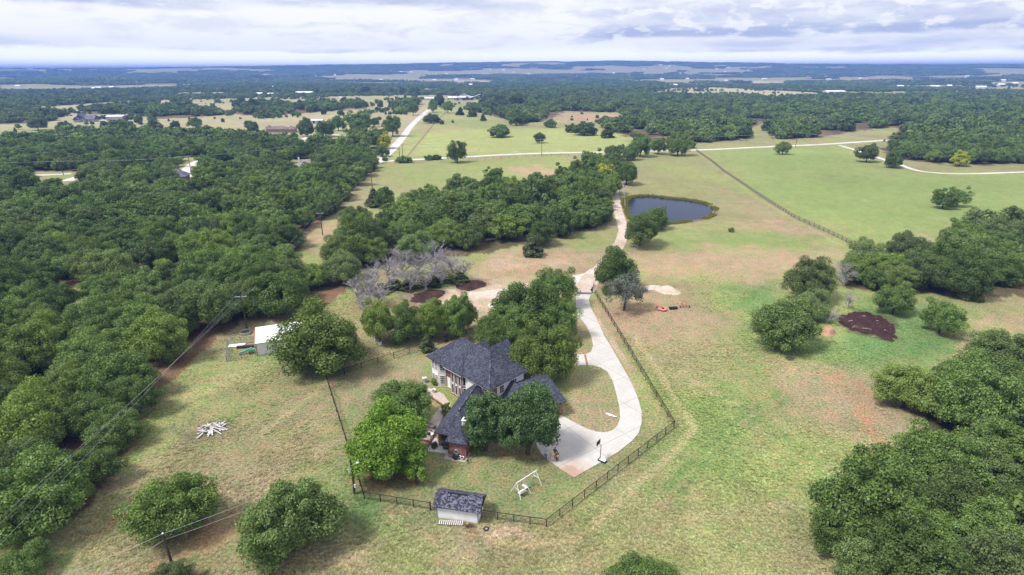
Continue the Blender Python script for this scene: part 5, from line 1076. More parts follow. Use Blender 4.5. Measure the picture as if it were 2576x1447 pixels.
kerb('garden_wall', [z3(325, 820), z3(235, 965), z3(150, 1150)], .25, .42, M_BRICK, 'low red brick wall between the two patio levels', 'garden wall')
kerb('retaining_wall', [z3(70, 935), z3(240, 968)], .25, .4, M_BRICK, 'short red brick wall at the foot of the grill patio', 'retaining wall')

# ------------------------------------------------------------------ things in the yard
M_PIPE = plain('black_pipe', (.018, .016, .017), .6, .3, 3); M_RUST = plain('brown_pipe', (.07, .035, .03), .8, .3, 3)
M_WOODD = plain('weathered_timber', (.17, .14, .12), .9, .35, 2); M_POLE = plain('creosoted_pole', (.075, .055, .048), .95, .3, 1.5)
def fence(name, label, cat, pts, step, h, rails, pr, rr, mat, rmat=None, group=None, square=False, flat=False):
    """posts at even steps along a line, each a part; every rail a part; names stay the kind"""
    P = [np.array(at2(*p)) for p in pts]; o = thing(name, label, cat, (*P[0], 0), 0, group)
    pts3 = []
    for a, b in zip(P[:-1], P[1:]):
        L = np.hypot(*(b - a)); n = max(1, round(L / step)); pts3 += [a + (b - a) * i / n for i in range(n)]
    pts3.append(P[-1])
    for p in pts3:
        m = MB()
        if square: m.box((p[0], p[1], h / 2 - .1), (pr * 2, pr * 2, h + .2), .5)
        else: m.cyl((p[0], p[1], -.2), pr, h + .2, 7)
        m.build('post', mat, o)
    for k, z in enumerate(rails):
        m = MB(); r = rr[k] if isinstance(rr, (list, tuple)) else rr
        if flat:
            for a, b in zip(P[:-1], P[1:]): m.beam((*a, z), (*b, z), .05, r * 2)
        else:
            for a, b in zip(P[:-1], P[1:]): m.tube([(*a, z), (*b, z)], r, 5)
        m.build('rail', rmat or mat, o)
    return o
PR = ([1.3, 1.0, .76, .52, .3], [.055, .02, .02, .02, .02])
def pfence(label, pts, step=2.45): return fence('pipe_fence', label, 'pipe fence', pts, step, 1.32, PR[0], .06, PR[1], M_PIPE, group='black pipe fences round the yard')
pfence('black pipe fence along the back of the yard behind the house', [(822, 957), (1205, 832), (1330, 790)], 3.4)
pfence('black pipe fence on the left side of the yard, running to the transformer pole', [(822, 957), (917, 1257)], 2.8)
pfence('black pipe fence left of the white garden shed', [(917, 1257), (1083, 1284)], 2.5)
pfence('black pipe fence right of the white garden shed', [(1212, 1303.3), (1374.6, 1326.5)], 2.35)
pfence('black pipe fence on the lower right of the yard, below the basketball hoop', [(1374.6, 1326.5), (1695, 1076)], 2.5)
pfence('black pipe fence beside the concrete drive up to the cattle guard', [(1695, 1076), (1650, 1000), (1600, 916), (1545, 822), (1497, 742)], 2.9)
def gate_mb(a, b, h, n, r):
    m = MB()
    for i in range(n): m.tube([(*a, .25 + (h - .25) * i / (n - 1)), (*b, .25 + (h - .25) * i / (n - 1))], r, 5)
    return m
a, b = np.array(at2(1083, 1284)), np.array(at2(1102, 1288)); g_ = thing('yard_gate', 'narrow black pipe gate between the fence and the left end of the shed', 'gate', (*a, 0)); gate_mb(a, b, 1.2, 5, .025).build('bars', M_PIPE, g_); MB().cyl((*a, -.2), .09, 1.65, 8).build('post', M_PIPE, g_)
a = np.array(at2(1489, 737)); g_ = thing('gate_post', 'rust-brown steel gate post at the right end of the cattle guard', 'gate post', (*a, 0)); MB().cyl((*a, -.2), .13, 1.9, 10).build('pipe', M_RUST, g_); MB().ball((*a, 1.72), (.13, .13, .06)).build('cap', M_RUST, g_); MB().box((a[0] - .2, a[1], .9), (.3, .35, .5)).build('control_box', M_BLACK, g_)
a, b = np.array(at2(1494, 718)), np.array(at2(1491, 736)); g_ = thing('drive_gate', 'open rust-brown steel gate standing beside the gravel turn', 'gate', (*a, 0)); gate_mb(a, b, 1.3, 5, .03).build('bars', M_RUST, g_)
for p_ in (a, b): MB().cyl((*p_, 0), .05, 1.4, 7).build('upright', M_RUST, g_)
# garden shed
S0 = at2(1099.1, 1301.8); S1 = at2(1203.9, 1317.6); sa = math.degrees(math.atan2(S1[1] - S0[1], S1[0] - S0[0])); Sf = frame(S0, sa); SL = math.hypot(S1[0] - S0[0], S1[1] - S0[1]); SD = 2.75
Su = np.array([math.cos(R_(sa)), math.sin(R_(sa))]); Sv = np.array([-Su[1], Su[0]])
shed = thing('garden_shed', 'small white garden shed with dark shingle roof in the front fence line', 'shed', Sf(0, 0))
M_SIDING, _t, _b = new_mat('white_siding'); q = NT(_t); _p = q.obj(); _s = q.n('ShaderNodeSeparateXYZ'); q.L(_p, _s.inputs[0])
_row = q.math('FRACT', q.math('MULTIPLY', _s.outputs[2], 5.5)); _c = q.mix(q.rng(q.noise(_p, .8, 5, .6), .35, .7), (.80, .79, .80), (.70, .68, .67)); _c = q.mix(q.math('MULTIPLY', q.rng(_row, .88, 1.0), .18), _c, (.4, .39, .4))
_c = q.mix(q.math('MULTIPLY', q.rng(q.math('ADD', _s.outputs[2], q.math('MULTIPLY', q.noise(_p, 2.0, 4, .6), .35)), .42, .12), .75), _c, (.48, .28, .18)); q.L(_c, _b.inputs['Base Color'])
MB().prism(rect(Sf, .05, SL - .05, 0, SD), 0, 2.1).build('wall', M_SIDING, shed)
for u in (.05, SL - .05): gable_mb(Sf, (u, 0), (u, SD), 2.1, 3.05).build('gable', M_SIDING, shed)
roof_mb(Sf, -.35, SL + .35, -.4, SD + .4, 2.12, 3.3, 'u', (False, False), .1).build('roof', shingle('shed_shingles', (.026, .027, .040), (.15, .155, .21), 4.2), shed)
MB().box(Sf(SL * .45, SD / 2 - .12, 3.31), (SL * .45, .2, .05), R_(sa)).build('ridge_vent', M_BLACK, shed)
tr = MB()
for u in (.05, SL - .05): tr.box(Sf(u, -.02, 1.05), (.14, .06, 2.08), R_(sa))
tr.box(Sf(SL - .02, SD, 1.05), (.06, .14, 2.08), R_(sa)); tr.build('corner_trim', plain('grey_trim', (.22, .22, .25), .7), shed)
sdr = MB().box(Sf(SL - .03, SD * .55, .95), (.05, 1.1, 1.85), R_(sa)).build('door', M_TRIM, shed); MB().ball(Sf(SL + .03, SD * .55 - .4, .95), .04).build('handle', M_BLACK, sdr)
# slatted pallet-like ladder behind the shed
la, lb = np.array(at(1104, 1316)), np.array(at(1166, 1319.5)); lad = thing('ladder', 'pale ladder lying on the grass at the foot of the shed wall', 'ladder', tuple(la)); dirl = (lb - la) / np.linalg.norm(lb - la); nl = np.array([-dirl[1], dirl[0], 0])
for s in (-.28, .28): MB().beam(tuple(la + nl * s + [0, 0, .12]), tuple(lb + nl * s + [0, 0, .12]), .05, .09).build('rail', M_WOODD, lad)
for i in range(12):
    p = la + dirl * (np.linalg.norm(lb - la) * (i + .4) / 12); MB().beam(tuple(p - nl * .36 + [0, 0, .19]), tuple(p + nl * .36 + [0, 0, .19]), .09, .05).build('rung', M_TRIM, lad)
M_RUBBER = plain('black_rubber', (.022, .022, .024), .85, .3, 4)
p = at(1223.4, 1331.8); t_ = thing('tyre', 'old dark tyre lying in the grass right of the shed', 'tyre', tuple(p)); MB().ring((p[0], p[1], .1), .26, .1, 22, 9).build('tread', M_RUBBER, t_); MB().cyl((p[0], p[1], .02), .17, .1, 16).build('rim', M_STEEL, t_)
p = at(643, 1309); t_ = thing('tyre', 'pale-rimmed tyre lying in the field beside the largest oak', 'tyre', tuple(p)); MB().ring((p[0], p[1], .1), .36, .1, 22, 9).build('tread', plain('dusty_rubber', (.2, .2, .2), .9), t_); MB().cyl((p[0], p[1], .02), .14, .14, 12).build('hub', M_BLACK, t_)
p = at(1180.7, 1326.5); br_ = thing('brush_heap', 'small heap of brown twigs below the shed', 'brush heap', tuple(p)); m = MB(); rr_ = random.Random(4)
for i in range(40):
    a0 = rr_.uniform(0, 6.28); c0 = (p[0] + rr_.uniform(-.6, .6), p[1] + rr_.uniform(-.3, .3), rr_.uniform(.03, .2)); m.tube([c0, (c0[0] + .5 * math.cos(a0), c0[1] + .5 * math.sin(a0), c0[2] + rr_.uniform(-.05, .12))], .02, 4)
m.build('twigs', M_RUST, br_)
# swing set
sw = thing('swing_set', 'white metal swing set on the lawn between shed and basketball hoop', 'swing set', tuple(at(1330, 1237)))
tl, trr = np.array(at(1299.7, 1215, 2.15)), np.array(at(1348.4, 1184.3, 2.15)); dsw = (trr - tl) / np.linalg.norm(trr - tl); nsw = np.array([dsw[1], -dsw[0], 0])
MB().tube([tuple(tl - dsw * .1), tuple(trr + dsw * .1)], .055, 8).build('top_bar', M_TRIM, sw)
for e in (tl, trr):
    for s in (-1, 1):
        f_ = e + nsw * s * 1.05 + dsw * (-.18 if e is tl else .18); MB().tube([tuple(e), (f_[0], f_[1], 0)], .042, 7).build('leg', M_TRIM, sw)
    MB().tube([tuple(e + nsw * .5 - [0, 0, 1.0]), tuple(e - nsw * .5 - [0, 0, 1.0])], .03, 6).build('brace', M_TRIM, sw)
L_ = np.linalg.norm(trr - tl)
f_ = tl + dsw * L_ * .47 + nsw * 1.0; MB().tube([tuple(tl + dsw * L_ * .44 + nsw * .1 - [0, 0, .9]), (f_[0], f_[1], 0)], .035, 6).build('leg', M_TRIM, sw)
M_CHAIN = plain('yellow_chain', (.35, .30, .13), .6); M_GREEN = plain('green_plastic', (.05, .20, .16), .5)
b0 = tl + dsw * .55 + nsw * .45; bs_ = MB(); bs_.box(tuple(b0 - [0, 0, 1.55]), (1.05, .5, .07), math.atan2(dsw[1], dsw[0])); bs_.box(tuple(b0 + nsw * .26 - [0, 0, 1.3]), (1.05, .06, .45), math.atan2(dsw[1], dsw[0])); st_ = bs_.build('bench_seat', M_TRIM, sw)
for s in (-.5, .5): MB().tube([tuple(b0 + dsw * s - [0, 0, 1.5]), tuple(tl + dsw * (.55 + s) - [0, 0, .05])], .02, 5).build('hanger', M_TRIM, sw)
for t in (.56, .76):
    c0 = tl + dsw * L_ * t - [0, 0, 1.6]; MB().box(tuple(c0), (.5, .2, .05), math.atan2(dsw[1], dsw[0])).build('swing_seat', M_GREEN, sw)
    for s in (-.22, .22): MB().tube([tuple(c0 + dsw * s), tuple(c0 + dsw * s + [0, 0, 1.58])], .014, 4).build('chain', M_CHAIN, sw)
g0 = tl + dsw * L_ * .42 - [0, 0, 1.5]; MB().box(tuple(g0), (.35, .9, .06), math.atan2(dsw[1], dsw[0])).build('glider_seat', M_TRIM, sw)
for s in (-.35, .35): MB().tube([tuple(g0 + nsw * s), tuple(tl + dsw * L_ * .42)], .02, 5).build('glider_rod', M_TRIM, sw)
# basketball hoop
pb = np.array(at(1509.6, 1158.5)); bb = thing('basketball_hoop', 'black portable basketball hoop at the lower edge of the concrete', 'basketball hoop', tuple(pb))
bd = np.array(at(1519, 1162.5)) - pb; bd /= np.linalg.norm(bd)
m = MB(); m.box(tuple(pb + bd * .35 + [0, 0, .17]), (1.25, .75, .28), math.atan2(bd[1], bd[0])); m.build('base', M_BLACK, bb, bevel=.08)
MB().box(tuple(pb + bd * .42 + [0, 0, .325]), (.95, .55, .04), math.atan2(bd[1], bd[0])).build('base_lid', M_TRIM, bb)
MB().tube([tuple(pb + [0, 0, .1]), tuple(pb + [0, 0, 2.75])], .05, 8).build('pole', M_BLACK, bb)
face = np.array([-.35, .94]); face = np.array([-bd[0], -bd[1]]); side = np.array([-face[1], face[0]])
bc = pb + np.r_[face * .45, 3.05]; ang_b = math.atan2(side[1], side[0])
board = MB().box(tuple(bc), (1.15, .05, .78), ang_b).build('backboard', M_BLACK, bb); MB().box(tuple(bc + np.r_[face * .035, -.08]), (.6, .012, .42), ang_b).build('target_square', plain('red_line', (.35, .04, .05), .6), board)
MB().tube([tuple(pb + [0, 0, 2.7]), tuple(bc)], .04, 6).build('arm', M_BLACK, bb)
c0 = bc + np.r_[face * .32, -.3]; MB().ring(tuple(c0), .23, .014, 20, 5).build('rim', plain('orange_rim', (.5, .12, .03), .5), bb)
# white boards on the island of lawn
for k, (x_, y_, an, lb_) in enumerate([(1533, 1044, -.55, 'white plank lying on the lawn inside the drive loop, upper of a pair'), (1541, 1048, -.4, 'white plank lying on the lawn inside the drive loop, lower of a pair')]):
    p = at(x_, y_); o = thing('plank', lb_, 'plank', tuple(p)); m = MB(); m.box((p[0], p[1], .1), (1.3, .26, .12), an); m.build('board', M_TRIM, o); MB().box((p[0] + .1, p[1] - .16, .05), (1.1, .07, .08), an).build('edge_strip', M_BLACK, o)
# patio furniture
p = at(*z3(240, 715)); pt = thing('picnic_table', 'brown wooden picnic table on the house patio', 'picnic table', tuple(p)); an = R_(-35)
fr = frame(p[:2], -35)
MB().box(fr(0, 0, .76), (1.6, .75, .05), an).build('tabletop', M_WOODD, pt)
for s in (-.62, .62):
    MB().box(fr(0, s, .45), (1.6, .26, .05), an).build('bench', M_WOODD, pt); MB().beam(fr(s, -.7, .42), fr(s, .7, .42), .06, .08).build('cross_beam', M_WOODD, pt)
    for t in (-1, 1): MB().beam(fr(s, t * .25, .73), fr(s, t * .6, 0), .07, .09).build('leg', M_WOODD, pt)
for k, (x_, y_, lb_) in enumerate([(130, 875, 'black kettle grill nearest the lime tree on the patio'), (212, 890, 'black and white grill nearest the brick wall on the patio')]):
    p = at(*z3(x_, y_)); gr = thing('grill', lb_, 'grill', tuple(p)); MB().ball((p[0], p[1], .85), (.32, .28, .26), 12, 8).build('lid', M_BLACK, gr, True); MB().box((p[0] + .5, p[1], .82), (.4, .45, .04)).build('side_shelf', M_TRIM if k else M_STEEL, gr)
    MB().box((p[0], p[1] - .02, .4), (.5, .38, .5)).build('cabinet', M_TRIM if k else M_BLACK, gr)
    for s in (-.25, .25): MB().tube([(p[0] + s, p[1] - .2, 0), (p[0] + s * .8, p[1] - .1, .7)], .025, 6).build('leg', M_BLACK, gr)
def lathe(c, prof, n=14):
    m = MB(); vs = [(c[0] + r * math.cos(6.2832 * k / n), c[1] + r * math.sin(6.2832 * k / n), c[2] + z) for r, z in prof for k in range(n)]
    return m.add(vs, [(i * n + k, i * n + (k + 1) % n, (i + 1) * n + (k + 1) % n, (i + 1) * n + k) for i in range(len(prof) - 1) for k in range(n)] + [tuple(range(n - 1, -1, -1))])
POT = [(.16, 0), (.24, .3), (.27, .34), (.24, .34), (.2, .12), (0.01, .1)]
for x_, y_, s, mt, lb_, kind in [(600, 1230, .9, M_TRIM, 'white and red pot at the left end of the row on the brick slab', 'flower_pot'), (637, 1268, 1.0, M_STEEL, 'dark round pot second from the left on the brick slab', 'flower_pot'), (708, 1290, 1.75, M_BLACK, 'large black tub in the middle of the row on the brick slab', 'tub'), (785, 1275, 1.0, M_STEEL, 'grey pot right of the black tub on the brick slab', 'flower_pot'), (835, 1300, 1.2, M_TRIM, 'black and white pot at the right end of the row on the brick slab', 'flower_pot'), (500, 1105, 1.15, M_GREEN, 'green tub by the patio door', 'tub'), (545, 1100, 1.1, M_RUST, 'dark brown urn at the corner of the brick end room', 'urn'), (300, 25, 1.5, M_TRIM, 'white planter bowl on the front path under the white bay', 'planter')]:
    p = at(*z3(x_, y_)); o = thing(kind, lb_, kind.replace('_', ' '), (p[0], p[1], .07)); lathe((p[0], p[1], .07), [(r * s, z * s) for r, z in POT]).build('bowl', mt, o, True); MB().cyl((p[0], p[1], .07 + .2 * s), .21 * s, .05, 12).build('soil', M_RUST if s < 1.5 else M_BLACK, o)
    if s < 1.3 and kind == 'flower_pot': MB().ball((p[0], p[1], .07 + .36 * s), (.15, .15, .12), 8, 6).build('plant', M_BUSH, o)
cw = np.array(Wg(4.2, -1.22, .95)); hz = thing('hose_reel', 'round grey hose coil hung on the brick end wall', 'hose', tuple(cw)); m = MB()
for k in range(3): m.ring((0, 0, 0), .36 - .05 * k, .035, 24, 6, 'Y')
m.v = [(cw[0] + x * Wb[0] - y * Wa[0], cw[1] + x * Wb[1] - y * Wa[1], cw[2] + z * 1.15) for x, y, z in m.v]; m.build('coil', M_STEEL, hz); MB().box(tuple(cw), (.12, .1, .4), R_(-17)).build('bracket', M_GREEN, hz)
for k, (x_, y_, x2, y2, lb_) in enumerate([(930, 1340, 975, 1180, 'brown timber leaning on the right end of the brick slab'), (950, 1365, 952, 1270, 'short dark post standing at the right end of the brick slab')]):
    p = at(*z3(x_, y_)); o = thing('timber', lb_, 'timber', tuple(p)); e = (p[0] + .35, p[1] + .9, 1.1) if k == 0 else (p[0], p[1], 1.15); MB().beam((p[0], p[1], 0), e, .12, .12).build('post', M_WOODD if k else M_RUST, o)
z1 = lambda x, y: ((1090 + x / 9.045) * .96443, (860 + y / 9.045) * .96443)
p = at(*z1(160, 1235)); ac = thing('air_conditioner', 'pale cylindrical air conditioner at the left corner of the house', 'air conditioner', tuple(p)); MB().cyl((p[0], p[1], .05), .42, .85, 20).build('casing', M_STEEL, ac); MB().cyl((p[0], p[1], .9), .45, .06, 20).build('lid', M_TRIM, ac)
gg = MB()
for k in range(4): gg.ring((p[0], p[1], .97), .1 + .09 * k, .012, 20, 4)
gg.build('fan_guard', M_BLACK, ac)
blob('flagstone_heap', [z1(70, 1400), z1(90, 1300), z1(140, 1265), z1(190, 1290), z1(150, 1380), z1(100, 1440)], M_SAND, .35, .3, 12, 'pale stones heaped at the left end of the front path', 'stone heap')
# bird bath / fire bowl stand behind the roof
p = at(*z1(680, 270)); o = thing('basin_stand', 'dark iron pole with a round foot behind the house', 'pole stand', tuple(p)); MB().cyl((p[0], p[1], 0), .5, .12, 18).build('foot', M_BLACK, o); MB().cyl((p[0], p[1], .1), .05, 2.3, 8).build('pole', M_BLACK, o)
# hives: two white boxes by the row of oaks
for (x_, y_, lb_) in ((947.3, 858, 'white box hive farther from the barn oak, left of a pair'), (955.8, 869, 'white box hive with flat lid, right and nearer of a pair')):
    p = at(x_, y_); o = thing('hive', lb_, 'hive', tuple(p)); MB().box((p[0], p[1], .55), (.75, .65, .8), .4).build('box', M_TRIM, o); MB().box((p[0], p[1], .98), (.85, .75, .07), .4).build('lid', M_STEEL, o)
    for s in (-.28, .28): MB().box((p[0] + s, p[1], .08), (.08, .6, .16), .4).build('skid', M_WOODD, o)
# pile of white timbers
M_WTIMB = plain('flaking_white_timber', (.56, .54, .53), .8, .35, 3, dirt=(.36, .19, .15)); cpile = at(530, 1082); rr_ = random.Random(11)
for k in range(46):
    an = rr_.uniform(0, math.pi * 2); d = rr_.uniform(.1, 1.0) ** .7 * 1.55; ln = rr_.uniform(1.1, 2.6); zc = .08 + max(0, 1.05 - d * .55) * rr_.uniform(.15, 1)
    c0 = np.array([cpile[0] + d * math.cos(an) * 1.25, cpile[1] + d * math.sin(an), zc]); a2 = an + rr_.gauss(0, .5); dv = np.array([math.cos(a2), math.sin(a2), -.30 * (zc > .3)]) * ln / 2
    lo = min(c0[2] + dv[2], c0[2] - dv[2]); c0[2] += max(0, .07 - lo)
    w = rr_.choice((.13, .16, .22)); o = MB().beam(tuple(c0 - dv), tuple(c0 + dv), w, .09).build('timber', M_WTIMB if rr_.random() < .72 else M_RUST)
    tag(o, 'flaking white timber thrown on the heap in the left field', 'timber', 'white timbers of the heap in the left field')
# white metal barn with red trim
B0 = np.array(at2(649.4, 895.8)); B1 = np.array(at2(705, 887)); ba = math.degrees(math.atan2(*(B1 - B0)[::-1])); Bf = frame(B0, ba); M_METAL, _t, _b = new_mat('white_ribbed_metal'); q = NT(_t); _p = q.obj()
_w = q.n('ShaderNodeTexWave', wave_type='BANDS', bands_direction='X'); _w.inputs['Scale'].default_value = 1.0; q.L(q.scale(_p, (1.1, .3, 0)), _w.inputs['Vector'])
q.L(q.mix(q.rng(q.noise(_p, .5, 4, .6), .35, .7), (.80, .80, .83), (.74, .74, .77)), _b.inputs['Base Color']); q.L(q.bump(_w.outputs[0], .5, .05, _b), _b.inputs['Normal']); _b.inputs['Roughness'].default_value = .4
M_REDTRIM = plain('red_trim', (.38, .07, .09), .6)
barn = thing('metal_barn', 'white metal barn with red corner trim half under the big spreading oak', 'barn', Bf(0, 0)); BL, BD = 10.5, 5.6
MB().prism(rect(Bf, 0, BL, 0, BD), 0, 2.9).build('wall', M_METAL, barn)
m = MB(); m.add([Bf(-.2, -.25, 2.9), Bf(BL + .2, -.25, 2.9), Bf(BL + .2, BD + .2, 3.9), Bf(-.2, BD + .2, 3.9), Bf(-.2, -.25, 2.98), Bf(BL + .2, -.25, 2.98), Bf(BL + .2, BD + .2, 3.98), Bf(-.2, BD + .2, 3.98)], [(3, 2, 1, 0), (4, 5, 6, 7), (0, 1, 5, 4), (1, 2, 6, 5), (2, 3, 7, 6), (3, 0, 4, 7)]); m.build('roof', M_METAL, barn)
m = MB(); m.poly([Bf(-.01, 0, 2.88), Bf(-.01, BD, 2.88), Bf(-.01, BD, 3.85)]); m.build('gable', M_METAL, barn)
m = MB(); m.beam(Bf(-.05, -.03, 0), Bf(-.05, -.03, 2.9), .14, .1); m.beam(Bf(-.24, -.25, 2.96), Bf(-.24, BD + .2, 3.96), .12, .14); m.build('corner_trim', M_REDTRIM, barn)
def tube_panel(name, label, pts, h, n, mat, group=None): return fence(name, label, 'livestock fence', pts, 2.6, h, [.25 + (h - .25) * i / (n - 1) for i in range(n)], .045, .028, mat, group=group)
M_GREYPIPE = plain('grey_green_pipe', (.16, .20, .20), .6, .2)
tube_panel('pen_fence', 'grey tube panels along the front of the barn pen', [(571, 911), (645, 895)], 1.5, 6, M_GREYPIPE, 'tube panels of the barn pen')
tube_panel('pen_fence', 'grey tube panels at the left side of the barn pen', [(571, 911), (574, 868)], 1.5, 6, M_GREYPIPE, 'tube panels of the barn pen')
tube_panel('pen_fence', 'grey tube panels along the back of the barn pen', [(574, 868), (640, 862)], 1.5, 6, M_GREYPIPE, 'tube panels of the barn pen')
tube_panel('pen_fence', 'low pipe rails along the foot of the barn wall', [(653, 899), (705, 890)], .6, 3, M_GREYPIPE, 'tube panels of the barn pen')
zb = lambda x, y: ((580 + x / 7.44) * .96443, (850 + y / 7.44) * .96443)
p = at(*zb(270, 395)); o = thing('white_sheet_stack', 'stack of white roofing sheets inside the barn pen', 'sheet stack', tuple(p))
for k, s in enumerate((-.3, .25)): MB().box((p[0] + s * .5, p[1] + s, .14 + .08 * k), (3.3, .75, .09), R_(8 + 5 * k)).build('sheet', M_METAL, o)
p = at(*zb(450, 430)); tb = MB(); tb.box((p[0], p[1], .3), (3.4, .55, .5), R_(9)); o = thing('feed_trough', 'long dark feed trough inside the barn pen', 'trough', tuple(p)); tb.build('body', plain('dark_trough', (.05, .045, .06), .7), o); MB().box((p[0], p[1], .56), (3.2, .4, .02), R_(9)).build('feed', M_RUST, o)
p = at(*zb(500, 545)); o = thing('sprayer', 'green machine parked behind the front panels of the barn pen', 'farm machine', tuple(p)); mg = plain('machine_green', (.10, .34, .22), .5)
m = MB(); m.beam((p[0] - 1.5, p[1] - .3, .45), (p[0] + .8, p[1] + .5, 1.15), .5, .22); m.build('boom', mg, o); MB().box((p[0] + .9, p[1] + .3, .75), (.9, .7, .6), .3).build('tank', mg, o)
for s in (-.5, .5): MB().ring((p[0] + .6, p[1] + .2 + s, .32), .25, .08, 16, 7, 'Y').build('wheel', M_RUBBER, o)
MB().box((p[0] - 1.5, p[1] - .4, .35), (.35, .3, .5)).build('nozzle_box', M_STEEL, o)
p = at(*zb(455, 150)); o = thing('stock_tank', 'round galvanised stock tank at the foot of the utility pole', 'stock tank', tuple(p)); m = MB(); m.ring((p[0], p[1], .35), 1.15, .06, 28, 4, 'Z', 5.5); m.build('rim_wall', M_STEEL, o); MB().cyl((p[0], p[1], .1), 1.12, .06, 24).build('floor', M_RUST, o)
# rusty roof at the very bottom edge
p = at(680, 1449); o = thing('well_house', 'little maroon-roofed well cover at the bottom edge of the view', 'well house', tuple(p)); MB().box((p[0], p[1] - .5, .5), (1.1, 1.0, 1.0)).build('wall', M_WOODD, o)
roof_mb(frame((p[0] - .75, p[1] - 1.2), 0), 0, 1.5, 0, 1.4, 1.0, 1.35, 'u', (True, True), .06).build('roof', plain('maroon_metal', (.16, .045, .05), .5), o)
# farm implements
M_IMPR = plain('faded_red_paint', (.48, .11, .08), .6, .25, 3); M_IMPK = plain('pink_red_paint', (.62, .20, .17), .6, .2, 3)
zi = lambda x, y: ((1690 + x / 10.4) * .96443, (770 + y / 10.4) * .96443)
p = at(*zi(390, 415)); o = thing('rotary_mower', 'faded red rotary mower, left of the farm implements', 'rotary mower', tuple(p)); fr = frame(p[:2], -25)
MB().prism([fr(u, v)[:2] for u, v in ((-1.1, -.7), (.6, -.85), (1.0, -.4), (1.0, .4), (.6, .85), (-1.1, .7))], .25, .5).build('deck', M_IMPK, o); MB().box(fr(.1, 0, .6), (.5, .4, .3), R_(-25)).build('gearbox', M_BLACK, o); MB().tube([fr(.1, 0, .6), fr(-1.3, .5, 1.0)], .06, 6).build('hitch_arm', M_IMPR, o)
MB().tube([fr(.1, -.2, .6), fr(-1.3, .9, .9)], .05, 6).build('hitch_arm', M_IMPR, o); MB().ring(fr(-1.45, .8, .3), .2, .08, 14, 6, 'Y').build('tail_wheel', M_RUBBER, o)
p = at(*zi(685, 385)); o = thing('land_roller', 'black drum roller between the two red farm implements', 'roller', tuple(p)); fr = frame(p[:2], 8)
MB().tube([fr(-.95, 0, .38), fr(.95, 0, .38)], .36, 18).build('drum', M_RUBBER, o); m = MB(); m.beam(fr(-1.05, .3, .45), fr(1.05, .3, .45), .1, .1); m.beam(fr(-1.05, -.25, .42), fr(-1.05, .35, .45), .08, .08); m.beam(fr(1.05, -.25, .42), fr(1.05, .35, .45), .08, .08); m.build('yoke', M_BLACK, o)
p = at(*zi(990, 340)); o = thing('hay_rake', 'orange-red wheeled implement, right of the farm implements', 'farm implement', tuple(p)); fr = frame(p[:2], 3)
m = MB(); m.beam(fr(-1.1, 0, .45), fr(1.1, 0, .45), .14, .14); m.beam(fr(-.55, 0, .45), fr(-.4, .7, .45), .1, .1); m.beam(fr(.55, 0, .45), fr(.4, .7, .45), .1, .1); m.beam(fr(-.4, .7, .45), fr(.4, .7, .45), .1, .1); m.build('axle_frame', M_IMPR, o)
m = MB(); m.beam(fr(-.5, .2, .4), fr(-.55, .5, 1.5), .09, .09); m.beam(fr(.5, .2, .4), fr(.45, .5, 1.5), .09, .09); m.beam(fr(-.55, .5, 1.5), fr(.45, .5, 1.5), .09, .09); m.beam(fr(-.7, .3, .5), fr(-.6, .5, 1.2), .16, .1); m.build('mast', M_IMPR, o)
for s in (-1.15, 1.2):
    w_ = MB().ring(fr(s, -.05, .34), .24, .1, 18, 8, 'X').build('wheel', M_RUBBER, o); MB().tube([fr(s - .06, -.05, .34), fr(s + .06, -.05, .34)], .15, 12).build('rim', M_TRIM, w_)
# teal tarp in the corner wood
p = at(2392, 968, 1.2); o = thing('tarp', 'teal tarp showing between the trees of the right corner wood', 'tarp', (p[0], p[1], 0)); me_ = MB(); n_ = 7
vs = [(p[0] + (i - 3) * .55, p[1] + (j - 3) * .5, 1.0 - .05 * ((i - 3) ** 2 + (j - 3) ** 2) * .9 + .12 * ((i * 7 + j * 3) % 4)) for j in range(n_) for i in range(n_)]
me_.add(vs, [(j * n_ + i, j * n_ + i + 1, (j + 1) * n_ + i + 1, (j + 1) * n_ + i) for j in range(n_ - 1) for i in range(n_ - 1)]); me_.build('sheet', plain('teal_tarp', (.22, .50, .50), .5), o); MB().box((p[0], p[1], .25), (2.0, 1.8, .5)).build('load', M_WOODD, o)

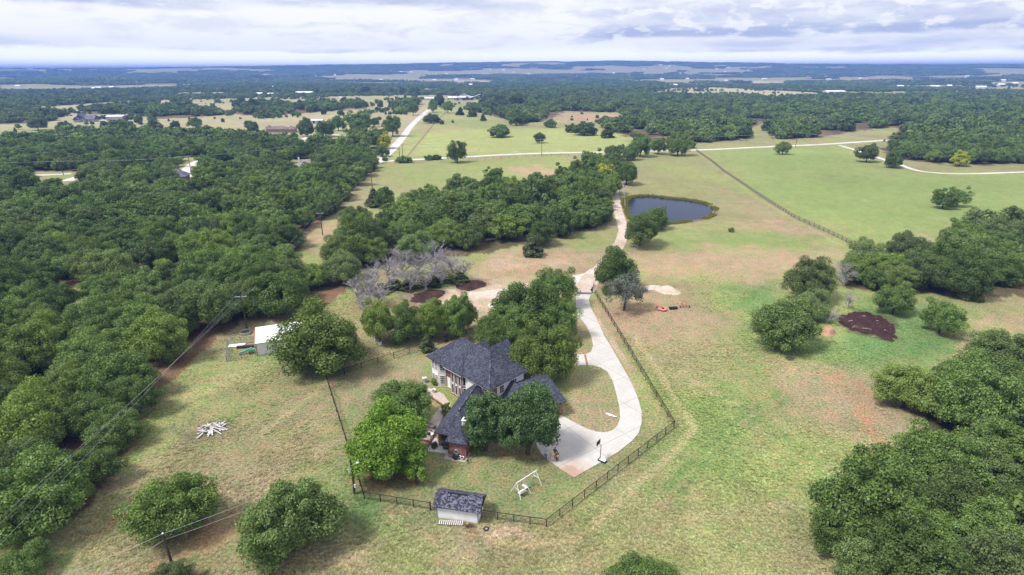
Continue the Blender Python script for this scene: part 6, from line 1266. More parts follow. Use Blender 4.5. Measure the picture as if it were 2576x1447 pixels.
# ------------------------------------------------------------------ people on the concrete
SKIN = plain('skin', (.48, .28, .20), .6, .05)
def skin_mesh(name, pts, edges, radii, mat, parent, root=0, sub=1):
    me = bpy.data.meshes.new(name); me.from_pydata(pts, edges, []); me.update(); me.materials.append(mat)
    o = link(name, me, parent); s = o.modifiers.new('skin', 'SKIN'); s.use_smooth_shade = True
    for i, r in enumerate(radii): me.skin_vertices[0].data[i].radius = (r, r) if isinstance(r, (int, float)) else r
    me.skin_vertices[0].data[root].use_root = True
    m = o.modifiers.new('sub', 'SUBSURF'); m.levels = sub; m.render_levels = sub; return o
def person(label, x, y, rot, shirt, legs, hair, arms, hip=.95, shorts=False, bag=None, scale=1.0):
    p = at(x, y); t = thing('person', label, 'person', (p[0], p[1], .09), rot); t.scale = (scale,) * 3
    P = []; E = []; Rr = []
    def add(v, r, par=None):
        P.append(v); Rr.append(r)
        if par is not None: E.append((par, len(P) - 1))
        return len(P) - 1
    pel = add((0, 0, .95), (.15, .11)); wa = add((0, 0, 1.12), (.13, .10), pel); chest = add((0, -.01, 1.35), (.16, .11), wa); nb = add((0, .0, 1.48), .065, chest); nk = add((0, .015, 1.56), .055, nb); hd = add((0, .03, 1.65), (.08, .095), nk); hd2 = add((0, .025, 1.74), (.075, .09), hd)
    LEG = []; ARM = []
    for s in (-1, 1):
        h_ = add((s * .1, 0, .88), .09, pel); k_ = add((s * .115, .02, .5), .065, h_); a_ = add((s * .12, -.02, .08), .04, k_); add((s * .135, .15, .03), .035, a_); LEG.append([P[h_], P[k_], P[a_]])
        sh = add((s * .19, 0, 1.42), .06, chest); el = add(arms[s][0], .045, sh); wr = add(arms[s][1], .03, el); d = Vector(arms[s][1]) - Vector(arms[s][0]); d.normalize(); pm = add(tuple(Vector(arms[s][1]) + d * .07), .032, wr); ARM.append([P[sh], P[el], P[wr]])
        sd = d.cross(Vector((0, 1, .2))).normalized()
        for f in range(4):
            b_ = Vector(arms[s][1]) + d * .11 + sd * (.022 * (f - 1.5)); k1 = add(tuple(b_), .009, pm); add(tuple(b_ + d * (.05, .06, .055, .04)[f] + Vector((0, 0, -.015))), .008, k1)
        add(tuple(Vector(arms[s][1]) + d * .06 + sd * .05 + Vector((0, .03, 0))), .010, wr)
    skin_mesh('body', P, E, Rr, SKIN, t)
    for s in (-1, 1): MB().ball((s * .03, .115, 1.675), (.011, .008, .009), 6, 4).build('eye', M_BLACK, t, local=True)
    MB().ball((0, .13, 1.645), (.014, .02, .02), 6, 4).build('nose', SKIN, t, local=True)
    for s in (-1, 1): MB().ball((s * .085, .02, 1.66), (.012, .025, .035), 6, 4).build('ear', SKIN, t, local=True)
    hb_ = MB().ball((0, 0, 1.72), (.098, .11, .10), 12, 8); hb_.build('hair' if hair[1] == 'hair' else 'cap', hair[0], t, True, local=True)
    # shirt with sleeves
    Q = [(0, 0, .93), (0, 0, 1.12), (0, -.01, 1.35), (0, 0, 1.47)]; e = [(0, 1), (1, 2), (2, 3)]; r = [(.185, .14), (.165, .13), (.19, .135), .08]
    for A in ARM:
        i = len(Q); Q += [A[0], tuple((Vector(A[0]) + Vector(A[1])) / 2), A[1]]; e += [(2, i), (i, i + 1), (i + 1, i + 2)]; r += [.08, .068, .058]
    skin_mesh('shirt', Q, e, r, shirt, t)
    Q = [(0, 0, 1.0)]; e = []; r = [(.165, .125)]
    for L in LEG:
        i = len(Q); end = L[1] if shorts else L[2]; Q += [L[0], tuple((Vector(L[0]) + Vector(end)) / 2), end]; e += [(0, i), (i, i + 1), (i + 1, i + 2)]; r += [.11, .09 if not shorts else .1, .062 if not shorts else .09]
    skin_mesh('shorts' if shorts else 'trousers', Q, e, r, legs, t)
    for s in (-1, 1): MB().ball((s * .13, .06, .04), (.05, .14, .045), 10, 6).build('shoe', M_BLACK if not shorts else M_TRIM, t, True, local=True)
    if bag: MB().ball((0, bag[1], 1.08), (.19, .12, .25), 12, 8).build('bag', bag[0], t, True, local=True)
    return t
up = {-1: ((-.30, .10, 1.22), (-.14, .28, 1.45)), 1: ((.30, .10, 1.22), (.14, .28, 1.45))}; down = {-1: ((-.29, -.02, 1.14), (-.27, .10, .92)), 1: ((.29, -.02, 1.14), (.27, .10, .92))}; oneup = {-1: ((-.29, -.02, 1.14), (-.22, .16, .98)), 1: ((.30, .08, 1.2), (.12, .26, 1.42))}
M_CAPW = plain('white_cap', (.75, .73, .72), .8); M_HAIRD = plain('dark_hair', (.03, .025, .025), .8); M_HAIRW = plain('white_hair', (.70, .67, .62), .8)
person('person in light blue shirt and blue jeans at the concrete edge, hands raised', 1372.5, 1156, R_(-10), plain('blue_shirt', (.34, .42, .62), .9), plain('blue_jeans', (.05, .11, .22), .9), (M_CAPW, 'cap'), up)
person('white-haired person in a yellow-orange shirt and pale pink trousers', 1389.6, 1161.5, R_(-25), plain('yellow_shirt', (.78, .52, .22), .9), plain('pink_cloth', (.72, .52, .48), .9), (M_HAIRW, 'hair'), oneup, shorts=False)
person('person in dark purple top behind the others on the concrete', 1396, 1151.5, R_(160), plain('purple_top', (.06, .03, .10), .9), plain('pale_cloth', (.55, .45, .48), .9), (M_HAIRD, 'hair'), down)
person('person in black clothes with an orange bag on the back', 1401.6, 1162, R_(15), plain('black_cloth', (.035, .033, .04), .9), plain('black_trousers', (.018, .018, .025), .9), (M_HAIRD, 'hair'), oneup, bag=(plain('orange_bag', (.72, .30, .06), .7), -.17))

for k, (x_, y_, a_, l_) in enumerate([(2172, 800, .4, 1.6), (2205, 812, 1.0, 1.1), (2180, 832, -.5, 1.8), (2140, 812, .1, 1.2), (2225, 836, .8, 1.3), (2275, 812, -.2, 2.0), (2196, 848, .3, 1.2)]):
    p = at(x_, y_); z = .42 if k not in (5, 6) else .05; d = np.array([math.cos(a_), math.sin(a_)]) * l_ / 2
    m = MB(); m.tube([(p[0] - d[0], p[1] - d[1], z), (p[0], p[1] + .08, z + .14), (p[0] + d[0], p[1] + d[1], z + .04)], [.035, .03, .015], 5); m.tube([(p[0], p[1] + .08, z + .14), (p[0] + d[1], p[1] - d[0] * .6, z + .12)], [.02, .01], 4)
    tag(m.build('stick', M_BIRCH), 'pale dead stick lying on the wide dark mulch bed or at its rim', 'stick', 'sticks on the wide mulch bed')

# ------------------------------------------------------------------ pasture fences, poles and wires
fence('pasture_fence', 'long weathered timber rail fence running from the far road to the right wood', 'timber fence', [(1752, 381), (1790, 407), (1822, 434), (1862, 460), (1903, 488), (1950, 519), (1998, 549), (2048, 571), (2096, 593), (2140, 615), (2182, 641)], 2.95, 1.45, [1.3, .85, .4], .11, .085, M_WOODD, square=True, flat=True)
fence('wire_fence', 'wire fence with dark posts between the gravel road and the middle meadow', 'wire fence', [(1018, 404), (1052, 362), (1072, 338), (1098, 305), (1140, 268)], 5.5, 1.3, [1.2, .8, .4], .10, .02, M_WOODD)
fence('wire_fence', 'wire fence along the near side of the far gravel road', 'wire fence', [(1180, 404), (1300, 397), (1430, 392)], 6, 1.2, [1.1, .7], .09, .02, M_WOODD)
def pole(name, label, base, top=None, h=None, arm=None, r=.16, extra=None, group=None):
    b = at(*base); h = h or top_height(base, top); o = thing(name, label, 'utility pole', tuple(b), 0, group)
    MB().tube([(b[0], b[1], -.3), (b[0], b[1], h)], [r * 1.15, r * .8], 9).build('shaft', M_POLE, o); tops = [(b[0], b[1], h)]
    if arm is not None:
        d = np.array([math.cos(arm), math.sin(arm)]); z = h - .55; a0, a1 = (b[0] - d[0] * 1.25, b[1] - d[1] * 1.25, z), (b[0] + d[0] * 1.25, b[1] + d[1] * 1.25, z)
        MB().beam(a0, a1, .14, .14).build('crossarm', plain('grey_timber', (.42, .40, .39), .9) if 'grey_timber' not in bpy.data.materials else bpy.data.materials['grey_timber'], o); tops = []
        for s in (-1.15, -.4, 1.15):
            q_ = (b[0] + d[0] * s, b[1] + d[1] * s, z + .07); MB().cyl(q_, .06, .2, 8).build('insulator', M_STEEL, o); tops.append((q_[0], q_[1], q_[2] + .2))
    return o, tops, h
M_WIRE = plain('grey_wire', (.42, .44, .45), .5, .1)
def wire(a, b, sag, label, r=.013, name='power_cable', group='power cables'):
    pts = [(a[0] + (b[0] - a[0]) * t, a[1] + (b[1] - a[1]) * t, a[2] + (b[2] - a[2]) * t - sag * 4 * t * (1 - t)) for t in np.linspace(0, 1, 17)]
    return tag(MB().tube(pts, r, 5).build(name, M_WIRE), label, 'power cable', group)
a1 = np.array(at2(621.7, 828)); a2 = np.array(at2(812, 592)); ln = math.atan2(*(a2 - a1)[::-1]); armd = ln + math.pi / 2
p1, t1, h1 = pole('utility_pole', 'utility pole with crossarm beside the barn, rising over the left wood', (621.7, 828), (607.5, 741), arm=armd)
p2, t2, h2 = pole('utility_pole', 'utility pole with crossarm at the edge of the clearing by the left wood', (812, 592), h=h1, arm=armd)
p3, t3, h3 = pole('utility_pole', 'utility pole in the meadow at the far end of the left wood', (937.5, 484), (933.5, 434), arm=armd)
p4, t4, h4 = pole('utility_pole', 'left of the two tall poles at the gravel road fork', (1006.5, 409.5), (1005.5, 371)); p5, t5, h5 = pole('utility_pole', 'right and taller of the two poles at the gravel road fork', (1014.5, 407.8), (1015, 362), arm=.2)
p6, t6, h6 = pole('utility_pole', 'dark pole on the far road in front of the middle meadow', (1362.6, 391), (1363.3, 349), arm=.2); p7, t7, h7 = pole('utility_pole', 'utility pole on the far road to the right of the pasture fence', (2001, 371), (2005, 332), arm=.05); p8, t8, h8 = pole('utility_pole', 'utility pole between the roadside oaks above the pond', (1683.5, 381), (1685.6, 343), arm=.1)
p9, t9, h9 = pole('utility_pole', 'pole at the pale lane in the far left of the wood', (160, 441), (148, 404), arm=.1); p10, t10, h10 = pole('utility_pole', 'pole beside the bend of the lane inside the left wood', (481, 433), (473.5, 392.5), arm=.1); p11, t11, h11 = pole('utility_pole', 'pole half hidden by the wood, near the white chimney', (736, 402), (731, 381), h=h10, arm=.1)
e0 = [tuple(np.array(at(x_, y_, 9.0 + .1 * k))) for k, (x_, y_) in enumerate(((-60, 1355), (-60, 1372), (-60, 1432)))]
for k in range(3):
    wire(t1[k], e0[k], .35, 'grey power cable crossing the lower left wood towards the left edge of view', .010, group='cables of the left power line')
    wire(t1[k], t2[k], .9, 'grey power cable over the left wood between two crossarm poles', group='cables of the left power line'); wire(t2[k], t3[k], .9, 'grey power cable from the clearing pole to the meadow pole', group='cables of the left power line')
for ta, tb in ((t5, t6), (t6, t8), (t8, t7)):
    for k in (0, 2): wire(ta[k], tb[k], .9, 'power cable strung along the far gravel road', .03, group='cables along the far road')
end7 = at(2256, 352, 9.5)
for k in (0, 2): wire(t7[k], (end7[0], end7[1] + k * .6, 9.4), 1.0, 'power cable running from the right roadside pole into the far right grove', .03, group='cables into the far right grove')
for ta, tb in ((t9, t10), (t10, t11)):
    for k in (0, 2): wire(ta[k], tb[k], .8, 'power cable above the lane in the left wood', .03, group='cables over the lane')
for k in (0, 2): wire((t9[k][0] - 60, t9[k][1] - 6, 9), t9[k], .8, 'power cable above the lane in the left wood', .03, group='cables over the lane')
# service poles of the house
S1, ts1, hs1 = pole('service_pole', 'dark pole with white transformer and lamp at the left corner of the yard', (893, 1243), (880, 1155), r=.15); b = at(893, 1243)
MB().cyl((b[0] - .28, b[1] - .12, hs1 * .62), .24, .75, 14).build('transformer', M_TRIM, S1); MB().cyl((b[0] - .28, b[1] - .12, hs1 * .62 + .75), .2, .06, 12).build('transformer_lid', M_STEEL, S1)
MB().tube([(b[0], b[1], hs1 * .80), (b[0] + .75, b[1] + .15, hs1 * .88)], .05, 6).build('lamp_arm', M_TRIM, S1); MB().ball((b[0] + .85, b[1] + .17, hs1 * .875), (.2, .16, .13), 10, 6).build('lamp_head', M_TRIM, S1)
MB().box((b[0] + .2, b[1] - .15, 1.55), (.22, .18, .5)).build('meter_box', M_TRIM, S1); MB().box((b[0] - .2, b[1] - .15, 1.3), (.2, .15, .35)).build('meter_box', M_STEEL, S1)
for s in (-.2, .2): MB().tube([(b[0] + s, b[1] - .12, 0), (b[0] + s, b[1] - .12, 1.4)], .045, 6).build('conduit', M_STEEL, S1)
S2, ts2, hs2 = pole('service_pole', 'leaning dark pole in front of the left foreground oak', (433, 1421), (406, 1343), r=.15); c = at(433, 1421); MB().ball((c[0], c[1], hs2 + .05), (.12, .12, .1), 8, 6).build('insulator', M_TRIM, S2)
wire((b[0], b[1], hs1), (c[0], c[1], hs2), .35, 'upper cable from the transformer pole to the leaning pole', .016, group='service cables'); wire((b[0], b[1], hs1 * .82), (c[0], c[1], hs2 - .9), .45, 'lower cable from the transformer pole to the leaning pole', .016, group='service cables')
q1, q2 = at(150, 1449, hs2 - 1.5), at(250, 1449, hs2 - 2.4); wire((c[0], c[1], hs2), tuple(q1), .2, 'upper cable from the leaning pole to the bottom left', .016, group='service cables'); wire((c[0], c[1], hs2 - .9), tuple(q2), .2, 'lower cable from the leaning pole to the bottom left', .016, group='service cables')
# lattice towers of the transmission line
def lattice():
    m = MB(); hh = 30.0; W0, W1 = 3.4, .8; L = [0, 6, 11.5, 16.5, 21, 25, 28.5]
    def cs(z): w = W0 + (W1 - W0) * min(1, z / 24); return [(sx * w, sy * w, z) for sx, sy in ((-1, -1), (1, -1), (1, 1), (-1, 1))]
    for i in range(4): m.beam(cs(0)[i], cs(24)[i], .32, .32); m.beam(cs(24)[i], (0, 0, hh), .28, .28)
    for z0, z1 in zip(L[:-2], L[1:-1]):
        for i in range(4): m.beam(cs(z0)[i], cs(z1)[(i + 1) % 4], .2, .2); m.beam(cs(z0)[(i + 1) % 4], cs(z1)[i], .2, .2); m.beam(cs(z1)[i], cs(z1)[(i + 1) % 4], .2, .2)
    return m
LM = mesh_of(lattice(), 'lattice', plain('tower_steel', (.40, .42, .46), .5, .1)); am = MB()
for z, w in ((22, 6.5), (26, 5.0)): am.beam((-w, 0, z), (w, 0, z), .35, .35); am.beam((-w, 0, z), (0, 0, z + 2), .25, .25); am.beam((w, 0, z), (0, 0, z + 2), .25, .25)
AM = mesh_of(am, 'arms', bpy.data.materials['tower_steel'])
TW_ = [(6.5, 237, 'leftmost lattice tower of the far power line'), (347.8, 224, 'lattice tower above the field with the grey gabled house'), (616.6, 221, 'lattice tower above the white barns in the upper left field'), (892.8, 213.6, 'lattice tower left of the view middle, beyond the gravel road'), (1451, 200, 'lattice tower in the hazy middle distance, left of a pair'), (1583, 201, 'lattice tower in the hazy middle distance, right of a pair')]
tp = []
for x_, y_, lb_ in TW_:
    p = at(x_, y_); z = float(ground_z(p[0], p[1])); o = thing('transmission_tower', lb_, 'lattice tower', (p[0], p[1], z), .5, 'transmission towers'); s = 1.0; o.scale = (s, s, s); link('lattice', LM, o); link('crossarms', AM, o); tp.append((p[0], p[1], z + 22))
for a, b in list(zip(tp[:-1], tp[1:]))[:3]:
    for s in (-6, 6): wire((a[0] + s, a[1] + s * .5, a[2]), (b[0] + s, b[1] + s * .5, b[2]), 6, 'thin high-voltage cable between the far lattice towers', .09, group='high-voltage cables')

# ------------------------------------------------------------------ far houses and barns
M_GREYR = shingle('grey_shingles', (.10, .10, .13), (.20, .20, .26), 2.0); M_TANR = shingle('tan_shingles', (.22, .18, .17), (.34, .29, .28), 1.5); M_GREYW = plain('grey_siding', (.42, .45, .52), .8, .1); M_TANB = plain('tan_brick', (.36, .24, .19), .9, .2, 2); M_WROOF = plain('white_metal_roof', (.82, .82, .84), .4, .05); M_BROWNR = shingle('brown_shingles', (.13, .10, .10), (.24, .19, .18), 1.5)
def house_box(par, fr, u0, u1, v0, v1, h, wall): return MB().prism(rect(fr, u0, u1, v0, v1), 0, h).build('wall', wall, par)
def far_win(par, fr, ang, us, v, z0, z1, w=1.3):
    d = np.array([math.cos(R_(ang)), math.sin(R_(ang))]); n = np.array([d[1], -d[0]])
    for u in us: window(par, fr(u, v), d, n, w, z0, z1, 2, 2)
def barn_simple(name, label, cat, base, L, D, h, zr, wall, roof, ang=0, door=True, gab=False, group=None):
    p = at2(*base); fr = frame(p, ang); o = thing(name, label, cat, (*p, 0), 0, group); house_box(o, fr, 0, L, 0, D, h, wall)
    roof_mb(fr, -.4, L + .4, -.4, D + .4, h + .12, zr, 'u', (False, False)).build('roof', roof, o)
    for u in (0.02, L - .02): gable_mb(fr, (u, 0), (u, D), h, zr - .2).build('gable', wall, o)
    if door: MB().box(fr(L * .25, -.05, h * .4), (L * .16, .12, h * .8), R_(ang)).build('door', M_BLACK if door == 'open' else M_STEEL, o); MB().box(fr(L * .7, -.05, h * .4), (L * .16, .12, h * .8), R_(ang)).build('door', M_STEEL, o)  # an open bay is a black panel: its shaded inside put into the colour
    return o, fr
# grey gabled house, upper left
p = at2(193, 308); fr = frame(p, 8); o = thing('gabled_house', 'grey two-gabled house with dark roof in the upper left field', 'house', (*p, 0))
house_box(o, fr, 0, 8, 0, 12, 4.2, M_GREYW); roof_mb(fr, -.6, 8.6, -.6, 12.6, 4.3, 9.6, 'v', (False, False)).build('roof', M_GREYR, o); gable_mb(fr, (0, -.02), (8, -.02), 4.2, 9.2).build('gable', M_GREYW, o)
house_box(o, fr, -1, 4.5, -4, 2, 3.0, M_GREYW); roof_mb(fr, -1.5, 5, -4.5, 3, 3.1, 6.2, 'v', (False, False)).build('roof', M_GREYR, o); gable_mb(fr, (-1, -4.02), (4.5, -4.02), 3.0, 5.9).build('gable', M_GREYW, o)
house_box(o, fr, 8, 18, 2.5, 11, 3.2, M_GREYW); roof_mb(fr, 7, 19, .6, 12, 3.3, 7.6, 'u', (False, False)).build('roof', M_GREYR, o); gable_mb(fr, (18.02, 2.5), (18.02, 11), 3.2, 7.2).build('gable', M_GREYW, o)
far_win(o, fr, 8, (.8, 2.8), -4, .9, 2.4); far_win(o, fr, 8, (6.2,), 0, 1.0, 2.6, 1.6); far_win(o, fr, 8, (10, 12.6), 2.5, .9, 2.3)
for u in (8.5, 12.5, 16.8): MB().cyl(fr(u, .9), .14, 3.2, 8).build('porch_post', M_TRIM, o)
o, fr = barn_simple('metal_barn', 'pale grey metal barn beside the grey gabled house', 'barn', (268, 304), 17.5, 14, 4.6, 6.0, M_STEEL, M_WROOF, 10); sheet('concrete_apron', [(238, 300), (268, 298), (268, 304), (236, 304)], M_ROAD, .06)
# brick ranch house
p = at2(670, 334); fr = frame(p, 4); o = thing('ranch_house', 'long low brick ranch house with brown roof behind the left wood', 'house', (*p, 0))
house_box(o, fr, 0, 20, 0, 8, 3.0, M_TANB); roof_mb(fr, -.7, 21, -.7, 8.7, 3.1, 5.4, 'u', (False, True)).build('roof', M_BROWNR, o); gable_mb(fr, (-.02, 0), (-.02, 8), 3.0, 5.2).build('gable', M_TANB, o)
house_box(o, fr, 19, 27, -3, 6, 3.0, M_TANB); roof_mb(fr, 18.3, 27.7, -3.7, 7, 3.1, 6.0, 'v', (True, True)).build('roof', M_BROWNR, o); far_win(o, fr, 4, (3, 6.5, 10, 14), 0, .9, 2.3, 1.6); far_win(o, fr, 4, (23,), -3, .9, 2.2, 1.6)
MB().box(fr(2.5, 3, 5.6), (1.2, 1.2, 2.0)).build('chimney', M_TANB, o)
o, fr = barn_simple('carport', 'white-roofed carport at the right end of the brick ranch house', 'carport', (752, 331), 7, 6, 2.8, 3.4, M_TANB, M_WROOF, 4, False)
o, fr = barn_simple('metal_barn', 'blue-white metal shed behind the brick ranch house', 'barn', (783, 311), 12, 9, 3.2, 4.2, M_STEEL, M_WROOF, 3, 'open')
# roofs sunk in the left wood
p = at2(741, 445); fr = frame(p, 18); o = thing('sunken_house', 'house roof with white chimney showing through the left wood', 'house', (*p, 0)); house_box(o, fr, 0, 13, 0, 10, 3.4, M_TANB); roof_mb(fr, -.8, 13.8, -.8, 10.8, 3.5, 8.4, 'u', (True, True)).build('roof', M_TANR, o)
MB().box(fr(3.2, 4.6, 7.6), (.9, .9, 4.4), .3).build('chimney', M_WHITE, o); far_win(o, fr, 18, (3, 7, 10), 0, 1.0, 2.4)
for bx, by, lb_ in ((-10, 372, 'grey roof at the left edge, half hidden by the wood'), (8, 463, 'pale grey roof low in the trees at the far left edge'), (415, 462, 'small grey roof among the crowns left of the lane')):
    p = at2(bx, by); fr = frame(p, 12); o = thing('sunken_house', lb_, 'house', (*p, 0)); house_box(o, fr, 0, 10, 0, 8, 3.2, M_TANB); roof_mb(fr, -.6, 10.6, -.6, 8.6, 3.3, 6.8, 'u', (True, True)).build('roof', M_GREYR, o); far_win(o, fr, 12, (2.5, 7), 0, 1, 2.3)
# white ranch buildings at the end of the gravel road
o, fr = barn_simple('stable', 'long white stable at the end of the gravel road', 'stable', (1127, 251), 58, 12, 3.4, 5.6, M_GREYW, M_WROOF, 2, True)
p = at2(1150, 252); fr = frame(p, 2); o = thing('white_barn', 'tall white barn roof in the middle of the white stables', 'barn', (*p, 0)); house_box(o, fr, 0, 26, -4, 14, 5, M_GREYW); roof_mb(fr, -2, 28, -5, 15, 5.1, 11.5, 'v', (True, True)).build('roof', M_WROOF, o); MB().box(fr(13, -4.1, 1.8), (6, .2, 3.4)).build('door', M_BLACK, o)
p = at2(1187, 251); fr = frame(p, 2); o = thing('white_shed', 'white lean-to roof at the right end of the white stables', 'shed', (*p, 0)); house_box(o, fr, 0, 16, 0, 10, 4, M_GREYW); m = MB(); m.add([fr(-1, -1, 4), fr(17, -1, 10), fr(17, 11, 10), fr(-1, 11, 4), fr(-1, -1, 4.3), fr(17, -1, 10.3), fr(17, 11, 10.3), fr(-1, 11, 4.3)], [(3, 2, 1, 0), (4, 5, 6, 7), (0, 1, 5, 4), (1, 2, 6, 5), (2, 3, 7, 6), (3, 0, 4, 7)]); m.build('roof', M_WROOF, o); house_box(o, fr, 9, 16, 1, 10, 6.2, M_GREYW)
o, fr = barn_simple('white_shed', 'small white shed left of the gravel road end', 'shed', (1068, 252), 18, 8, 3.2, 4.6, M_GREYW, M_WROOF, 0, True)
barn_simple('white_barn', 'small white barn between trees in the upper left field', 'barn', (643, 240), 17, 10, 4, 6, M_WHITE, M_WROOF, 0, True); barn_simple('white_barn', 'low white barn, middle one in the upper left field', 'barn', (672, 241), 24, 12, 4, 6, M_WHITE, M_WROOF, 0, True); barn_simple('white_barn', 'large white barn with open end in the upper left field', 'barn', (742, 239), 40, 16, 5, 7.5, M_WHITE, M_WROOF, 3, 'open')
barn_simple('white_barn', 'white metal barn with open bay beside the dry field on the right', 'barn', (2080, 239), 40, 24, 7, 9, M_WHITE, M_WROOF, -3, 'open'); barn_simple('white_barn', 'white house roof between two trees left of the dry field', 'barn', (1681, 218), 30, 16, 5, 8, M_WHITE, M_WROOF, 0, True)
barn_simple('white_shed', 'tiny white shed left of the barn on the dry field', 'shed', (2030, 230), 10, 6, 3, 4, M_WHITE, M_WROOF, 0, False)
# the yard of parked vehicles beyond the right wood
def truck(par_label, base, col, L, h, ang, name='parked_truck', cat='truck'):
    p = at2(*base); o = thing(name, par_label, cat, (*p, 0), R_(ang)); m = MB(); m.box((-L * .12, 0, .5 + h / 2), (L * .72, 2.4, h)); m.build('box_body', col, o, local=True); MB().box((L * .38, 0, 1.4), (L * .24, 2.3, 1.9)).build('cab', M_TRIM, o, local=True)
    MB().box((L * .44, 0, 1.9), (L * .1, 2.2, .7)).build('windscreen', M_GLASS, o, local=True)
    for s in (-.32, .36):
        for y_ in (-1.1, 1.1): MB().tube([(L * s, y_ - .15, .5), (L * s, y_ + .15, .5)], .5, 12).build('wheel', M_RUBBER, o, local=True)
for k, (x_, y_, cc, L, h, lb_) in enumerate([(2268, 244, M_IMPR, 22, 4.2, 'long dark red trailer, leftmost of the parked vehicles beyond the right wood'), (2290, 243.5, M_WHITE, 9, 4.5, 'white box truck just right of the dark red trailer'), (2304, 245, M_TRIM, 12, 3.5, 'low white trailer in the middle of the parked vehicles'), (2322, 244.5, M_WHITE, 8, 4, 'white van in the middle right of the parked vehicles'), (2339, 244, M_IMPK, 7, 3.5, 'pinkish red truck near the right end of the parked vehicles'), (2352, 244.5, M_WHITE, 10, 4.4, 'white box truck at the right end of the parked vehicles'), (2399, 245, M_IMPK, 6, 5, 'small red-and-white truck standing apart on the right'), (2178, 242, M_STEEL, 8, 4, 'pale truck alone between barn and parked vehicles')]):
    truck(lb_, (x_, y_), cc, L, h, (k * 37) % 50 - 20)
p = at2(2060, 240); truck('white pickup beside the barn on the dry field', (2060, 241), M_STEEL, 9, 2.2, 10)
# scattered far buildings, too small to show parts
rg = np.random.default_rng(31); n = 0
for k in range(900):
    r = math.exp(rg.uniform(math.log(2000), math.log(5600))); a = rg.uniform(-.72, .72); x, y = r * math.sin(a), r * math.cos(a)
    if n >= 70 or any(in_poly(np.array([x]), np.array([y]), P_)[0] for P_ in FAR_FIELDS) or is_wood(np.array([x]), np.array([y]))[0]: continue
    n += 1; z = float(ground_z(x, y)); fr = frame((x, y), rg.uniform(-20, 20)); L, D = rg.uniform(10, 24), rg.uniform(8, 13); o = thing('far_building', 'tiny white farm building on the hazy prairie', 'farm building', (x, y, z), 0, 'far farm buildings')
    m = MB().prism(rect(fr, 0, L, 0, D), z - 1, z + 5); m.build('wall', M_WHITE, o); roof_mb(lambda u, v, q=0: (*fr(u, v)[:2], q + z), -.5, L + .5, -.5, D + .5, 5.1, 8, 'u', (False, False)).build('roof', M_WROOF, o)
for k, (x_, y_, l_) in enumerate([(2224, 356, 'brick mailbox pillar at the right end of the far road'), ]):
    p = at(x_, y_); o = thing('mailbox_pillar', l_, 'mailbox', tuple(p)); MB().box((p[0], p[1], .9), (1.1, 1.1, 1.8)).build('pillar', M_BRICK, o); MB().box((p[0], p[1], 1.86), (1.3, 1.3, .12)).build('cap', M_STEEL, o)
p = at(880, 344 - 4); o = thing('hay_bale', 'dark round bale beside the loop drive', 'bale', tuple(p)); MB().tube([(p[0] - .9, p[1], 1.0), (p[0] + .9, p[1], 1.0)], 1.0, 18).build('drum', M_BLACK, o); MB().ring((p[0] - .9, p[1], 1.0), .6, .03, 16, 5, 'X').build('net', M_WOODD, o)
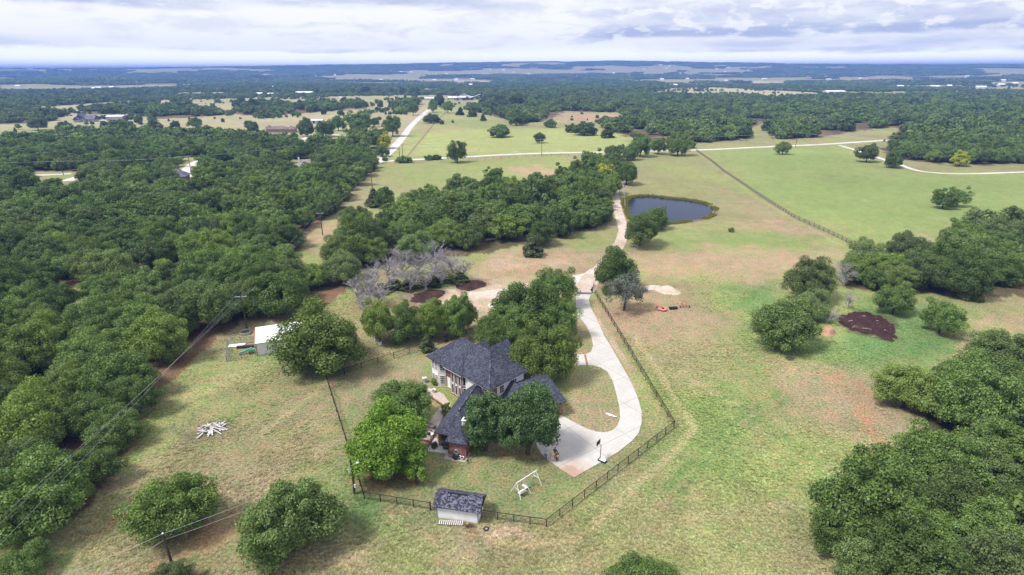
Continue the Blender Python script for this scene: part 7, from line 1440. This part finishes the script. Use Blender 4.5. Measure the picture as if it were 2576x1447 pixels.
# pale rocks and reeds round the pond
rm = leaf_mat('reeds', (.16, .17, .035), (.30, .27, .07), hue_rnd=False); g = np.random.default_rng(12); P = np.array(smooth_loop(POND_W, 40)); n = len(P)
def reed(seed):
    g = np.random.default_rng(seed); n = 26; a = g.uniform(0, 6.28, n); r = g.uniform(0, .6, n); b = np.c_[r * np.cos(a), r * np.sin(a), np.zeros(n)]; tip = b + np.c_[g.normal(0, .25, n), g.normal(0, .25, n), g.uniform(.5, 1.25, n)]; s = np.c_[np.cos(a + 1), np.sin(a + 1), 0 * a] * .09
    return loose('reed_clump', np_mesh('reed_clump', np.stack([b - s, b + s, tip + s * .3, tip - s * .3], 1).reshape(-1, 3), np.arange(n * 4).reshape(-1, 4), [rm], attrs={'tint': np.repeat(g.uniform(0, 1, n), 4)}))
cen = P.mean(0); out = (P - cen) / np.linalg.norm(P - cen, axis=1)[:, None]; far_e = fbm(P[:, 0], P[:, 1], 9, 70, 3)
w_ = np.where(P[:, 0] > cen[0] + 22, 1.6, 1.0) * np.where(P[:, 1] > cen[1] + 4, 1.15, .8); dens = (far_e > .40) | (P[:, 0] > cen[0] + 20) | (P[:, 1] > cen[1] + 6)
Q = np.concatenate([(P + out * g.uniform(-1.3, 1.6, (n, 1)) * w_[:, None])[dens] for _ in range(2)]); n = len(Q); s = g.uniform(.4, .9, n)
scatter_stuff('reeds', 'yellow-green reeds fringing the pond', 'reeds', [reed(k) for k in range(3)], np.c_[Q, np.full(n, .02)], g.integers(0, 3, n), g.uniform(0, 6.28, n), np.c_[s, s, s * g.uniform(.6, 1.1, n)])
bank = surf_mat('muddy_bank', (.13, .115, .06), (.22, .17, .10), 1.5, .4); Pm = np.array(POND_S); o_ = (Pm - Pm.mean(0)); o_ /= np.linalg.norm(o_, axis=1)[:, None]; rgd = (.4 + 1.6 * fbm(Pm[:, 0], Pm[:, 1], 5, 41, 3))[:, None]
tag(link('pond_bank', np_mesh('pond_bank', np.r_[np.c_[Pm - o_ * 1.0, np.full(len(Pm), .075)], np.c_[Pm + o_ * rgd, np.full(len(Pm), .03)]], np.stack([np.arange(len(Pm)), (np.arange(len(Pm)) + 1) % len(Pm), len(Pm) + (np.arange(len(Pm)) + 1) % len(Pm), len(Pm) + np.arange(len(Pm))], 1), [bank])), kind='structure')

# ------------------------------------------------------------------ the air
hm = bpy.data.materials.new('haze'); hm.use_nodes = True; ht = hm.node_tree; ht.nodes.clear()
hv = ht.nodes.new('ShaderNodeVolumePrincipled'); hv.inputs['Color'].default_value = (.22, .40, .95, 1); hv.inputs['Density'].default_value = 1.85e-4; hv.inputs['Anisotropy'].default_value = .0
hv.inputs['Absorption Color'].default_value = (.0, .0, .0, 1)
ho = ht.nodes.new('ShaderNodeOutputMaterial'); ht.links.new(hv.outputs[0], ho.inputs['Volume'])
hb = MB(); hb.box((0, 0, 52), (33000, 33000, 160)); h = hb.build('haze', hm); tag(h, kind='stuff')
